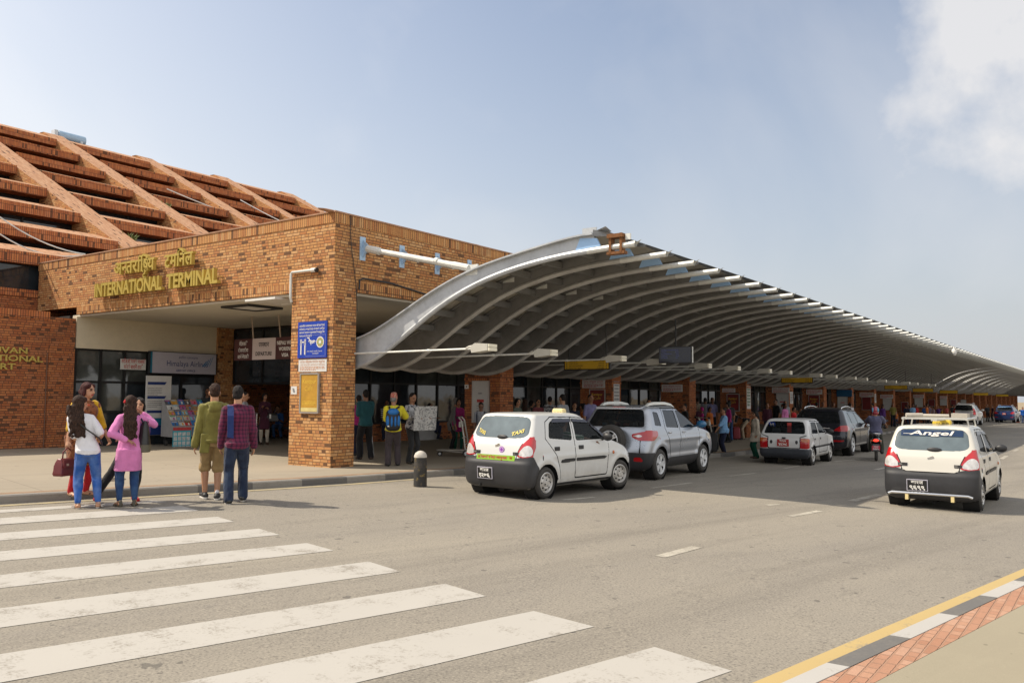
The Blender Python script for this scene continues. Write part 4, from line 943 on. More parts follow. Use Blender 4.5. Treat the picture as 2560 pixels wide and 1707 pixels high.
# ceiling lights in the portico
LF = pm('lamp_frame', (.03, .03, .03), .5)
for i, (u_, v_, lab) in enumerate(((579, 705, 'square dark ceiling fitting nearest the hanging rods'), (640, 690, 'pale square ceiling panel close to the corner pillar'))):
    d = ray(u_*S_, v_*S_); p = CAM+d*((3.862-CAM.z)/d.z)
    t_ = thing('ceiling_light', lab, 'light fitting', p); mb = MB()
    for a in ((-.55, .55, -.55, -.42), (-.55, .55, .42, .55), (-.55, -.42, -.42, .42), (.42, .55, -.42, .42)): mb.box(*a, -.05, .0)
    mb.build('frame', LF if i == 0 else SWH, t_); mb = MB(); mb.box(-.42, .42, -.42, .42, -.03, 0); mb.build('diffuser', SWH, t_)
# loose black cable along the brick under the struts
mb = MB(); mb.tube([(13.35, YF-.02, 4.0), (13.36, YF-.02, 4.22), (13.5, YF-.02, 4.26), (14.4, YF-.02, 4.25), (15.6, YF-.02, 4.12), (16.4, YF-.02, 4.05), (17.5, YF-.02, 4.10)], .022, 6)
tag(mb.build('wall_cable', BLACK), 'black cable sagging along the brick wall under the tie struts', 'cable')
mb = MB(); mb.tube([(13.02, YF-.02, 5.62), (13.08, YF-.03, 4.9), (13.25, YF-.02, 4.1), (13.3, YF-.02, 3.5)], .008, 5); tag(mb.build('thin_wire', BLACK), 'thin dark wire running down the shaded side of the corner pillar', 'wire')
t_ = thing('junction_box', 'small white junction box on the corner pillar beside the canopy', 'box', (XF+.69, YF+.5, 3.66)); mb = MB(); mb.box(0, .08, -.08, .08, -.14, .14); mb.build('case', SWH, t_); mb = MB(); mb.box(.02, .06, -.03, .03, -.2, -.14); mb.build('gland', BLACK, t_)
# ---------------- vehicles ----------------
def carpaint(name, colr, metal=0.0, rough=0.28, dust=0.35):
    m = bpy.data.materials.new(name); m.use_nodes = True; t = NT(m.node_tree); b = m.node_tree.nodes['Principled BSDF']
    P = t.obj(); z_ = t.xyz(P)[2]; ge = t.n('ShaderNodeNewGeometry')
    low = t.m('MULTIPLY', t.m('SUBTRACT', 1.0, t.step(z_, .18, .62)), t.step(t.noise(P, 5, 6, .7), .30, .75))
    d = t.m('ADD', t.m('MULTIPLY', low, dust), t.m('MULTIPLY', t.noise(P, 3, 5, .6), .10))
    c = t.mix(d, (*colr, 1), (.26, .215, .15, 1)); c = t.mix(ge.outputs['Backfacing'], c, (.012, .012, .013, 1)); t.L(c, b.inputs['Base Color'])
    t.L(t.m('ADD', rough, t.m('MULTIPLY', d, .6)), b.inputs['Roughness']); b.inputs['Metallic'].default_value = metal
    b.inputs['Coat Weight'].default_value = .6; b.inputs['Coat Roughness'].default_value = .05
    return m
TRIM = pm('car_trim_black', (.028, .028, .031), .5, var=.15, scale=4, dirt=.25)
RUBBER = pm('tyre_rubber', (.05, .046, .042), .85, var=.2, scale=8, bump=.002)
RIMS = pm('steel_rim', (.56, .54, .51), .42, .4, var=.12, dirt=.35, scale=9); ALLOY = pm('alloy_rim', (.66, .67, .68), .35, .35, var=.05)
CHROME = pm('chrome_trim', (.7, .7, .7), .15, .95, var=.02); WELL = pm('wheel_well_black', (.008, .008, .008), .9)
LRED = pm('lamp_red', (.42, .008, .012), .12, var=.08, coat=1.0, scale=14); LCLR = pm('lamp_clear', (.62, .60, .58), .12, .3, var=.2, coat=1.0, scale=18); LORG = pm('lamp_orange', (.50, .13, .03), .2, coat=.8)
CGL = glassy('car_glass', (.03, .035, .038), .02, see=.80); CGD = glassy('car_glass_dark', (.012, .014, .016), .02, see=.18); CGB = glassy('car_glass_sky', (.12, .155, .17), .03, see=.18, spec=1.0)  # car_glass_sky: reflected sky put into a lighter base tint
SEAT = pm('seat_fabric', (.05, .05, .055), .9, var=.2)
CAN = {}
def inpoly(px, py, poly):
    n = len(poly); ins = np.zeros(px.shape, bool); j = n-1
    for i in range(n):
        xi, yi = poly[i]; xj, yj = poly[j]
        c = ((yi > py) != (yj > py)) & (px < (xj-xi)*(py-yi)/((yj-yi) if yj != yi else 1e-9)+xi); ins ^= c; j = i
    return ins
def segd(px, py, poly, closed=True):
    d = np.full(px.shape, 9.0); n = len(poly)
    for i in range(n if closed else n-1):
        ax, ay = poly[i]; bx, by = poly[(i+1) % n]; vx, vy = bx-ax, by-ay
        t_ = np.clip(((px-ax)*vx+(py-ay)*vy)/(vx*vx+vy*vy+1e-12), 0, 1); d = np.minimum(d, np.hypot(px-ax-t_*vx, py-ay-t_*vy))
    return d
def rpoly(pts, r=.05, n=4):
    out = []; m_ = len(pts)
    for i in range(m_):
        p, a, b = np.array(pts[i]), np.array(pts[i-1]), np.array(pts[(i+1) % m_])
        da, db = a-p, b-p; la, lb = np.hypot(*da), np.hypot(*db); k = min(r, la*.45, lb*.45); s = p+da/la*k; e = p+db/lb*k
        for q in range(n+1):
            t_ = q/n; out.append(tuple((1-t_)**2*s+2*t_*(1-t_)*p+t_*t_*e))
    return out
def carbody(sp, root, res):
    """skin of a car: plan outlines stacked from sill to roof, each face then sorted into panel, glass, lamp, bumper by where it lies"""
    lv = np.array(sp['levels'], float)                      # z, x_rear, x_front, half width, rear corner ax, ay, front corner ax, ay
    d = np.zeros(len(lv)); 
    for i in range(1, len(lv)): d[i] = d[i-1]+np.sqrt(((lv[i, [0, 1, 3]]-lv[i-1, [0, 1, 3]])**2).sum()+((lv[i, 2]-lv[i-1, 2])*.8)**2)
    nl = int(d[-1]/res)+2; tt = np.linspace(0, d[-1], nl)
    h = np.diff(d); dl = np.diff(lv, axis=0)/h[:, None]; m_ = np.zeros_like(lv)
    m_[0], m_[-1] = dl[0], dl[-1]
    for i in range(1, len(lv)-1):
        for c in range(lv.shape[1]):
            a, b = dl[i-1, c], dl[i, c]; m_[i, c] = 0 if a*b <= 0 else 2*a*b/(a+b)
    k = np.clip(np.searchsorted(d, tt, side='right')-1, 0, len(h)-1); s = ((tt-d[k])/h[k])[:, None]; hk = h[k][:, None]
    L = (2*s**3-3*s**2+1)*lv[k]+(s**3-2*s**2+s)*hk*m_[k]+(-2*s**3+3*s**2)*lv[k+1]+(s**3-s**2)*hk*m_[k+1]
    per = sp['L']+sp['W']; nh = int(per/res); Vv = []
    for z_, xr, xf, w_, ax, ay, bx, by in L:
        ay = min(ay, w_*.98); by = min(by, w_*.98); tot = max(xf-xr, .02); sc_ = min(1, tot*.49/max(ax, bx, 1e-6)); ax *= sc_; bx *= sc_
        th = np.linspace(0, PI/2, 24); e_ = sp.get('exp', 0.80)
        rc = np.stack([xr+ax-ax*np.cos(th)**e_, (w_-ay)+ay*np.sin(th)**e_], 1); fc = np.stack([xf-bx+bx*np.sin(th)**e_, (w_-by)+by*np.cos(th)**e_], 1)
        pl = np.vstack([[[xr, 0]], rc, fc, [[xf, 0]]]); q = np.concatenate([[0], np.cumsum(np.hypot(*np.diff(pl, axis=0).T))]); u_ = np.linspace(0, q[-1], nh)
        x = np.interp(u_, q, pl[:, 0]); y = np.interp(u_, q, pl[:, 1])
        # crown of roof, shoulder crease
        zz = z_+sp['rise'](x, z_)-sp.get('tumble', 0)*0
        Vv.append(np.stack([x, y, zz], 1))
    Vv = np.array(Vv)
    if 'bulge' in sp:
        xx_, yy_, z2 = Vv[..., 0], Vv[..., 1], Vv[..., 2]; Vv[..., 1] = yy_*(1+sp['bulge'](xx_, z2)*np.clip(np.abs(yy_)/sp['W']*2, 0, 1)**2)
    half = Vv; other = Vv[:, ::-1].copy(); other[..., 1] *= -1
    ring = np.concatenate([half, other[:, 1:-1]], 1); nr = ring.shape[1]; V = ring.reshape(-1, 3)
    i = np.arange(nl-1)[:, None]*nr; j = np.arange(nr)[None]; j2 = (j+1) % nr
    Fq = np.stack([i+j, i+nr+j, i+nr+j2, i+j2], -1).reshape(-1, 4)
    def cen(): return V[Fq].mean(1)
    c = cen(); a = V[Fq[:, 2]]-V[Fq[:, 0]]; b = V[Fq[:, 3]]-V[Fq[:, 1]]; n = np.cross(b, a); n /= np.linalg.norm(n, axis=1, keepdims=True)+1e-12
    out = (n*(c-np.array([sp['L']/2, 0, .7]))).sum(1); n[out < 0] *= -1
    x, y, zc = c.T; ay_ = np.abs(y); side = (np.abs(n[:, 1]) > .42); rear = (n[:, 0] < -.25) & (x < sp['L']*.4); front = (n[:, 0] > .2) & (x > sp['L']*.5)
    cl = np.zeros(len(c), int); names = ['body']
    def setc(mask, name):
        if name not in names: names.append(name)
        cl[mask] = names.index(name)
    for nm, where, poly in sp['zones']:
        if where == 'side': msk = side & ~rear & inpoly(x, zc, poly) if 'lamp' not in nm else (ay_ > sp['W']*.5-.25) & inpoly(x, zc, poly) & (np.abs(n[:, 1]) > .3)
        elif where == 'rear': msk = rear & inpoly(ay_, zc, poly)
        elif where == 'front': msk = front & inpoly(ay_, zc, poly)
        elif where == 'all': msk = inpoly(x, zc, poly)
        elif where == 'seamside': msk = side & (cl == 0) & (segd(x, zc, poly, False) < .62*res)
        elif where == 'seamrear': msk = rear & (segd(ay_, zc, poly, False) < .62*res)
        if nm in ('door', 'rear_door'): msk = msk & (cl == 0)
        setc(msk, nm)
    for wx in sp['wheels']: setc((np.hypot(x-wx, zc-sp['wr']) < sp['wr']*1.17) & (zc < sp['wr']*2.4) & (ay_ > sp['W']*.30), 'arch')
    # round off the stair-steps where zones meet
    nb = len(V); e = np.concatenate([np.stack([Fq[:, q], Fq[:, (q+1) % 4]], 1) for q in range(4)]); fc_ = np.tile(np.arange(len(Fq)), 4); es = np.sort(e, 1)
    o_ = np.lexsort((es[:, 1], es[:, 0])); es, fo = es[o_], fc_[o_]; same = (es[1:] == es[:-1]).all(1); p_ = np.where(same)[0]
    bd = p_[cl[fo[p_]] != cl[fo[p_+1]]]; be = es[bd]
    for it in range(5):
        acc = np.zeros((nb, 3)); cnt = np.zeros(nb)
        np.add.at(acc, be[:, 0], V[be[:, 1]]); np.add.at(acc, be[:, 1], V[be[:, 0]]); np.add.at(cnt, be[:, 0], 1); np.add.at(cnt, be[:, 1], 1)
        k = cnt == 2; V[k] += .5*(acc[k]/2-V[k])
    mats = sp['mats']; made = {}
    for ci, nm in enumerate(names):
        if nm == 'arch': continue
        split = nm in ('door', 'rear_door', 'tail_lamp', 'side_window', 'rear_side_window', 'quarter_window', 'headlamp', 'tail_lamp_lens', 'side_moulding', 'window_visor', 'fog_lamp')
        for sgn in ((1, -1) if split else (0,)):
            f_ = Fq[(cl == ci) & ((y*sgn > 0) if sgn else True)]
            if not len(f_): continue
            u_, inv = np.unique(f_.ravel(), return_inverse=True); vs = V[u_].copy()
            off = {'rear_window': -.006, 'windshield': -.006, 'side_window': -.010, 'rear_side_window': -.010, 'quarter_window': -.006, 'gap': -.010, 'tail_lamp': .006, 'tail_lamp_lens': .007, 'side_moulding': .012, 'window_visor': .012, 'bumper': .004}.get(nm, 0)
            me = bpy.data.meshes.new(nm); me.from_pydata([tuple(p) for p in vs], [], inv.reshape(-1, 4).tolist()); me.polygons.foreach_set('use_smooth', [True]*len(f_)); me.update()
            if off:
                nv = np.zeros(len(vs)*3); me.vertex_normals.foreach_get('vector', nv); nv = nv.reshape(-1, 3); sg = np.sign((nv*(vs-np.array([sp['L']/2, 0, .7]))).sum(1)); vs += nv*sg[:, None]*off
                me.vertices.foreach_set('co', vs.ravel()); me.update()
            me.materials.append(mats[nm]); ob = bpy.data.objects.new(nm, me); C.objects.link(ob); ob.parent = root; made[(nm, sgn)] = ob
    return made, V.reshape(nl, nr, 3)
def wheel(root, x, y, r, w_, kind, turn=0.0):
    sgn = 1 if y > 0 else -1
    M = Matrix.Translation((x, y, r)) @ Matrix.Rotation(turn, 4, 'Z') @ Matrix.Rotation(-PI/2*sgn, 4, 'X')   # local +z points outward
    mb = MB(); h = w_/2; rr_ = r*.66
    mb.lathe([(rr_, h-.012), (rr_+.012, h), (r*.80, h+.006), (r-.03, h-.004), (r-.008, h-.03), (r, h-.05), (r, -h+.05), (r-.03, -h), (rr_, -h)], 40, 0, M, cap=False)
    for k in range(40):
        a = 2*PI*k/40; mb.prism([(0, 0), (0, 0), (0, 0)], 0, 0) if 0 else None
    ty = mb.build('wheel', RUBBER, root, smooth=35)
    mb = MB()
    if kind == 'steel':
        mb.lathe([(rr_, h-.004), (rr_-.015, h+.004), (rr_-.03, h-.02), (rr_-.045, h-.045), (rr_*.72, h-.03), (rr_*.55, h-.008), (rr_*.36, h-.014), (rr_*.30, h+.012), (rr_*.12, h+.016), (.004, h+.016)], 32, 0, M, cap=False)
        for k in range(8):
            a = 2*PI*k/8; q = M @ Matrix.Translation((rr_*.66*math.cos(a), rr_*.66*math.sin(a), h-.018)); mb.ell(q.translation, (.016, .016, .016), n=8, m=6, mi=1)
        for k in range(4): a = 2*PI*k/4+.4; q = M @ Matrix.Translation((rr_*.30*math.cos(a), rr_*.30*math.sin(a), h+.008)); mb.ell(q.translation, (.012, .012, .012), n=8, m=6, mi=1)
    else:
        mb.lathe([(rr_, h-.002), (rr_-.018, h+.004), (rr_-.03, h-.03), (rr_-.04, h-.07), (.004, h-.075)], 32, 1, M, cap=False); mb.lathe([(rr_+.001, h), (rr_-.004, h+.006), (rr_-.022, h+.002), (rr_-.03, h-.02)], 32, 0, M, cap=False)
        mb.lathe([(.055, h-.06), (.055, h-.008), (.045, h), (.004, h)], 16, 0, M)
        ns = 5
        for k in range(ns):
            for da in ((-.20, .20) if kind == 'alloy2' else (-.13, .13)):
                a0 = 2*PI*k/ns+da*.4; a1 = 2*PI*k/ns+da; w0 = .026
                p, q = Vector((.04*math.cos(a0), .04*math.sin(a0), h-.012)), Vector(((rr_-.018)*math.cos(a1), (rr_-.018)*math.sin(a1), h-.010)); dd = (q-p).normalized(); nn = Vector((-dd.y, dd.x, 0))*w0; zz = Vector((0, 0, .03))
                mb.loft([[M @ v for v in (p-nn, p+nn, p+nn-zz, p-nn-zz)], [M @ v for v in (q-nn*1.2, q+nn*1.2, q+nn*1.2-zz, q-nn*1.2-zz)]], 0)
    mb.build('rim', [RIMS if kind == 'steel' else ALLOY, WELL], ty, smooth=35)
    return ty
def underbody(sp, root):
    mb = MB(); L_, W_ = sp['L'], sp['W']
    mb.box(.15, L_-.2, -W_/2+.22, W_/2-.22, sp['clear']+.0, sp['clear']+.10)
    for wx in sp['wheels']:
        for s in (1, -1):
            M = Matrix.Translation((wx, s*(W_/2-.27), sp['wr'])) @ Matrix.Rotation(-PI/2*s, 4, 'X'); R_ = sp['wr']*1.19
            mb.lathe([(.01, -.02), (R_, -.02), (R_, .235)], 28, 0, M, cap=False)
    mb.box(.2, .9, -.06, .06, sp['clear']-.06, sp['clear']); mb.tube([(.02, .35, sp['clear']+.04), (.5, .35, sp['clear']+.02)], .025, 8)
    mb.build('underbody', WELL, root)
def interior(sp, root, rows, floor_z, seat_z, top_z, half, col_=None):
    for x in rows:
        for s in (1, -1):
            y0 = s*half; mb = MB()
            mb.rbox(x-.05, x+.45, y0-.23, y0+.23, floor_z, seat_z, .06)
            M = Matrix.Translation((x-.02, y0, seat_z)) @ Matrix.Rotation(R(-14), 4, 'Y'); mb.rbox(-.07, .07, -.22, .22, -.05, top_z-seat_z-.16, .05, 0, M); mb.rbox(-.05, .05, -.12, .12, top_z-seat_z-.14, top_z-seat_z+.03, .04, 0, M)
            mb.build('seat', SEAT, root, smooth=40)
    mb = MB(); xd = sp['dash']; mb.rbox(xd, xd+.35, -sp['W']/2+.12, sp['W']/2-.12, seat_z, seat_z+.36, .08); mb.build('dashboard', SEAT, root, smooth=40)
    mb = MB(); M = Matrix.Translation((xd-.16, -half, seat_z+.34)) @ Matrix.Rotation(R(-65), 4, 'Y'); pts = [M @ Vector((.18*math.cos(2*PI*k/20), .18*math.sin(2*PI*k/20), 0)) for k in range(21)]; mb.tube(pts, .015, 6); mb.tube([M @ Vector((-.17, 0, 0)), M @ Vector((.17, 0, 0))], .014, 6); mb.build('steering_wheel', BLACK, root, smooth=40)
    mb = MB(); mb.box(.3, xd+.3, -sp['W']/2+.1, sp['W']/2-.1, floor_z-.04, floor_z); mb.build('cabin_floor', SEAT, root)
def mirror(root, x, y, z_, mat, s=1.0):
    sg = 1 if y > 0 else -1; mb = MB()
    mb.tube([(x, y, z_-.02), (x-.01, y+sg*.09*s, z_+.01)], .022, 6); mb.ell((x-.02, y+sg*.17*s, z_+.045), (.055*s, .105*s, .075*s), n=14, m=10); mb.build('mirror', mat, root, smooth=True)
def plate(root, x, y, z_, w_, h_, l1, l2, face, ink, rim, tilt=0.0, tag_='number_plate'):
    M = Matrix.Translation((x, y, z_)) @ Matrix.Rotation(tilt, 4, 'Y'); ux = M.to_3x3() @ Vector((0, -1, 0)); uz = M.to_3x3() @ Vector((0, 0, 1)); o_ = M @ Vector((-.012, 0, 0))
    mb = MB(); mb.box(-.006, .012, -w_/2, w_/2, -h_/2, h_/2, 1, M); mb.box(-.009, -.0062, -w_/2+.012, w_/2-.012, -h_/2+.012, h_/2-.012, 0, M); p_ = mb.build(tag_, [face, rim], root)
    mb = MB(); text(mb, l1, o_+uz*(h_*.13), ux, uz, h_*.40, width=w_*.58, align='c', bold=.03); text(mb, l2, o_-uz*(h_*.36), ux, uz, h_*.50, width=w_*.74, align='c', bold=.04); mb.build('lettering', ink, p_)
def gl(p): return p
# ----- small hatchback taxi -----
WHITE1 = carpaint('taxi_white_paint', (.62, .62, .605), dust=.6); CREAM1 = carpaint('taxi_cream_paint', (.60, .575, .515), dust=.5)
def alto_spec(paint):
    lv = [(.17, .10, 3.36, .60, .10, .25, .18, .35), (.215, .05, 3.39, .70, .10, .28, .25, .45), (.30, .02, 3.42, .735, .11, .30, .30, .50), (.46, 0.0, 3.43, .750, .12, .32, .34, .52), (.58, .005, 3.42, .752, .12, .32, .36, .52),
          (.66, .035, 3.38, .755, .11, .30, .36, .52), (.76, .055, 3.28, .752, .11, .28, .36, .50), (.84, .070, 3.08, .745, .11, .27, .34, .48), (.90, .085, 2.86, .735, .11, .26, .30, .46), (.955, .11, 2.66, .722, .10, .25, .26, .42),
          (1.06, .165, 2.46, .700, .10, .24, .25, .40), (1.20, .235, 2.19, .664, .10, .22, .24, .38), (1.32, .295, 1.97, .628, .10, .20, .22, .36), (1.385, .325, 1.84, .600, .10, .18, .2, .34), (1.425, .36, 1.74, .56, .10, .18, .2, .32),
          (1.447, .45, 1.62, .47, .12, .2, .2, .3), (1.455, .62, 1.46, .34, .12, .2, .2, .25), (1.457, .85, 1.25, .16, .1, .12, .1, .12), (1.458, 1.0, 1.1, .02, .03, .01, .03, .01)]
    z_ = []
    win_r = rpoly([(.615, 1.02), (1.30, .965), (1.33, 1.335), (.86, 1.345), (.70, 1.28)], .05); win_f = rpoly([(1.42, .96), (2.40, .955), (2.34, 1.0), (1.96, 1.30), (1.42, 1.335)], .04)
    rw = rpoly([(-.3, 1.02), (.30, 1.02), (.52, 1.035), (.605, 1.09), (.575, 1.30), (.50, 1.385), (.2, 1.40), (-.3, 1.40)], .06); ws = [(-.2, .985), (.62, .985), (.50, 1.37), (-.2, 1.38)]
    door_f = [(1.365, .30), (1.365, 1.375), (1.95, 1.345), (2.44, .98), (2.46, .80), (2.40, .30)]; door_r = [(1.365, .30), (1.365, 1.375), (.78, 1.385), (.60, 1.30), (.52, 1.02), (.78, .74), (.88, .55), (.92, .30)]
    tl = rpoly([(.455, .725), (.60, .705), (.82, .735), (.82, 1.0), (.75, 1.065), (.66, 1.055), (.55, .93), (.47, .82)], .04)
    z_ += [('bumper', 'rear', [(-.3, .0), (.9, .0), (.9, .745), (.62, .72), (.49, .70), (.40, .65), (-.3, .64)]), ('bumper', 'side', [(-.1, .0), (.34, .0), (.34, .42), (.22, .62), (.13, .735), (-.1, .75)]), ('front_bumper', 'all', [(3.0, 0), (3.6, 0), (3.6, .52), (3.16, .52), (3.06, .25)]),
           ('sill', 'side', [(.5, 0), (3.0, 0), (3.0, .245), (.5, .245)]),
           ('side_window', 'side', win_f), ('rear_side_window', 'side', win_r), ('rear_window', 'rear', rw), ('windshield', 'front', ws),
           ('window_visor', 'side', [(.84, 1.352), (1.345, 1.345), (1.345, 1.285), (.76, 1.285)]), ('window_visor', 'side', [(1.39, 1.345), (1.955, 1.315), (2.36, 1.0), (2.28, 1.0), (1.90, 1.265), (1.39, 1.29)]),
           ('tail_lamp', 'rear', tl), ('tail_lamp', 'side', [(-.05, .735), (.13, .755), (.22, .88), (.25, 1.0), (.18, 1.06), (-.05, 1.06)]), ('tail_lamp_lens', 'rear', rpoly([(.49, .74), (.62, .722), (.745, .74), (.735, .86), (.68, .915), (.60, .90), (.52, .81)], .04)), ('tail_lamp_lens', 'side', [(.01, .745), (.10, .765), (.12, .80), (.05, .82)]),
           ('headlamp', 'side', [(3.0, .60), (3.5, .55), (3.5, .78), (3.05, .86)]),
           ('side_moulding', 'side', [(.93, .585), (1.345, .595), (1.345, .65), (.97, .645), (.93, .62)]), ('side_moulding', 'side', [(1.39, .595), (2.32, .60), (2.40, .645), (1.39, .655)]),
           ('gap', 'seamside', door_f+[door_f[0]]), ('gap', 'seamside', door_r), ('gap', 'seamrear', [(-.2, .645), (.40, .655), (.455, .70), (.475, .80), (.54, .94)]),
           ('door', 'side', door_f), ('rear_door', 'side', door_r)]
    return dict(L=3.43, W=1.51, levels=lv, zones=z_, wheels=(.52, 2.88), wr=.272, clear=.17, dash=2.28, rise=lambda x, zz: (0.0 if zz < .9 else min(1, (zz-.9)/.5)*.0)+0*x,
                bulge=lambda x, zz: .012*np.exp(-((zz-.70)/.05)**2)*(x > .4)*(x < 2.9)+.028*np.exp(-((np.hypot(x-.52, zz-.272)-.36)/.06)**2)+.028*np.exp(-((np.hypot(x-2.88, zz-.272)-.36)/.06)**2),
                mats=dict(body=paint, bumper=TRIM, front_bumper=TRIM, sill=TRIM, side_window=CGL, rear_side_window=CGL, rear_window=CGB, windshield=CGL, window_visor=pm('smoked_visor', (.03, .032, .05), .2), tail_lamp=LRED, tail_lamp_lens=LCLR, headlamp=LCLR, side_moulding=BLACK, gap=WELL, door=paint, rear_door=paint))
def surf_x(G_, y, z_, rear=True):
    """x of the rear (or front) skin at that height and offset"""
    k = np.argmin(np.abs(G_[:, 0, 2]-z_)); row = G_[k]; d = np.abs(row[:, 1]-y)+(row[:, 0] > np.median(row[:, 0]))*9*(1 if rear else -1)*1.0
    return float(row[np.argmin(d), 0])
def surf_y(G_, x, z_):
    k = np.argmin(np.abs(G_[:, 0, 2]-z_)); row = G_[k]; r_ = row[row[:, 1] < 0]; return float(r_[np.argmin(np.abs(r_[:, 0]-x)), 1])
def alto(label, loc, rz, paint, plate1, plate2, res, turn=0.0, mirror_mat=None):
    root = thing('taxi', label, 'car', loc, rz, None); sp = alto_spec(paint); made, G_ = carbody(sp, root, res); underbody(sp, root); interior(sp, root, (.62, 1.50), .28, .56, 1.16, .36)
    for x in sp['wheels']:
        for s in (1, -1): wheel(root, x, s*.668, sp['wr'], .155, 'steel', turn if x > 1 else 0)
    mirror(root, 2.27, -.69, .955, mirror_mat or BLACK); mirror(root, 2.27, .69, .955, mirror_mat or BLACK)
    xr = surf_x(G_, 0, .36); plate(root, xr-.02, .20, .42, .34, .20, plate1, plate2, pm('plate_black', (.01, .01, .01), .5), SWH, LILAC, R(-4))
    for dn, x0 in (('door', 2.0), ('rear_door', 1.06)):
        o_ = None
        for sg in (1, -1):
            d_ = made.get((dn, sg)); yy = abs(surf_y(G_, x0-.45, .83)); mb = MB()
            xx_ = 1.55 if dn == 'door' else .82
            mb.rbox(-.075, .075, -.012, .014, -.035, .035, .01, 0, Matrix.Translation((xx_, sg*yy, .835))); h_ = mb.build('handle', BLACK, d_ or root)
    mb = MB(); yy = surf_y(G_, 2.62, .71); M = Matrix.Translation((2.60, yy-.004, .70)) @ Matrix.Rotation(PI/2, 4, 'X'); mb.lathe([(.032, -.004), (.032, .006), (.01, .012)], 14, 0, M); mb.build('indicator', LORG, root)
    mb = MB(); xb = surf_x(G_, 0, .90)-.006                                # maker's emblem and lock below it
    for pts in ([(.045, .835), (-.035, .80), (-.012, .785), (.058, .815)], [(.035, .80), (-.052, .765), (-.045, .752), (.05, .785)], [(.058, .815), (.035, .80), (.05, .787), (.062, .80)], [(-.05, .79), (-.035, .802), (-.01, .786), (-.03, .775)]): mb.prism([(-a+.0, b+.10) for a, b in pts], xb-.004, xb+.01, axis='x')
    mb.build('emblem', CHROME, root)
    mb = MB(); mb.box(xb-.006, xb+.01, -.03, .02, .80, .83); mb.build('boot_lock', BLACK, root)
    xb = surf_x(G_, .42, .77)-.01
    for y0, w_, h_, nm in ((.44, .15, .055, 'maker_badge'), (-.44, .12, .05, 'model_badge')):
        mb = MB(); mb.box(xb-.002, xb+.02, y0-w_/2, y0+w_/2, .745, .745+h_); b__ = mb.build(nm, TRIM, root); mb = MB(); scribble(mb, 0, w_*.8, .01, h_-.01, (xb-.003, y0+w_*.4, .745), (0, -1, 0), UZ, 1, 0, .002, 3, .6); mb.build('lettering', CHROME, b__)
    mb = MB(); mb.ell((surf_x(G_, 0, 1.035)-.005, -.06, 1.04), (.03, .12, .04), n=12, m=8); mb.build('wiper_cap', BLACK, root, smooth=True)
    return root, sp, G_, made
def onrear(G_, mb, s, yl, zb, size, width, mi=0, lift=.006, bold=.03, slant=0.0, curve=0.0):
    """lettering laid on the curved rear glass"""
    vs, fs = run2d(s, bold); x0 = min(a for a, b in vs); x1 = max(a for a, b in vs); k = width/(x1-x0); P = []
    for a, b in vs:
        y = yl-(a-x0)*k-b*size*slant; z_ = zb+b*size+curve*((a-x0)*k)*1.0; P.append((surf_x(G_, y, z_)-lift, y, z_))
    mb.add(P, fs, mi)
R1 = math.atan2(-.16, 2.40)
t1, sp1, G1, md1 = alto('white hatchback taxi with a green sticker strip across its boot and a roof lamp', (0, 0, 0), R1, WHITE1, 'बा२ज', '१२७६', .0125, turn=R(-14))
MW = Matrix.Rotation(R1, 4, 'Z'); p_ = G(1252*S_, 1146*S_); o_ = MW @ Vector((.52, -.66, 0)); t1.location = (p_.x-o_.x, p_.y-o_.y+.05, p_.z+.01)
mb = MB(); zz = .545
GRN = pm('sticker_green', (.22, .42, .02), .4, var=.04)
ys = [-.43+.86*i/24 for i in range(25)]; k_ = lambda y: .548
rows = [[(surf_x(G1, y, z_)-.007, y, z_) for y in ys] for z_ in (.648, .69, .735)]
for a, b in zip(rows[:-1], rows[1:]):
    for i in range(24): mb.quad(a[i], a[i+1], b[i+1], b[i])
st_ = mb.build('sticker', GRN, t1); mb = MB(); onrear(G1, mb, 'को~लव~लो सो~मदा ~लयापु~लला', .40, .668, .070, .66, lift=.010, bold=.02); text(mb, '!!!', (surf_x(G1, -.36, .69)-.012, -.32, .668), UXL, UZ, .07, bold=.03); mb.build('lettering', LRED, st_)
mb = MB(); onrear(G1, mb, 'TAXI', .52, 1.12, .085, .16, curve=-.35); onrear(G1, mb, 'TAXI', -.24, 1.06, .085, .25, curve=.28); mb.build('glass_lettering', pm('letters_yellow', (.62, .48, .04), .5), t1)
def onrear_disc(G_, y, z_, r, mats, root, nm):
    mb = MB(); M = Matrix.Translation((surf_x(G_, y, z_)-.008, y, z_)) @ Matrix.Rotation(-PI/2, 4, 'Y'); mb.lathe([(r, 0), (r, .003)], 18, 0, M); mb.lathe([(r*.8, .003), (r*.8, .0045)], 16, 1, M); mb.lathe([(r*.55, .0045), (r*.55, .006)], 14, 0, M); mb.build(nm, mats, root)
onrear_disc(G1, -.12, .83, .055, [pm('sticker_purple', (.25, .05, .38), .5), pm('sticker_pale', (.6, .45, .65), .5)], t1, 'round_sticker')
TXC = pm('taxi_lamp_cream', (.72, .58, .28), .4, var=.03)
def taxilamp(root, x, z_, mat, ink, w_=.17, y_=0.0):
    mb = MB(); rings = []
    for zz, s in ((0, 1), (.025, 1), (.06, .94), (.075, .80)): rings.append([(x+a*.06*s, y_+b*w_*s, z_+zz) for a, b in ((-1, -.9), (-.8, -1), (.8, -1), (1, -.9), (1, .9), (.8, 1), (-.8, 1), (-1, .9))])
    mb.loft(rings); l_ = mb.build('taxi_lamp', mat, root, smooth=30); mb = MB(); text(mb, 'TAXI', (x-.062, y_+w_*.72, z_+.012), (0, -1, 0), (.25, 0, 1), .055, width=w_*1.44, bold=.03); mb.build('lettering', ink, l_)
taxilamp(t1, 1.62, 1.445, TXC, pm('lamp_ink', (.35, .25, .06), .5), .125, -.20)
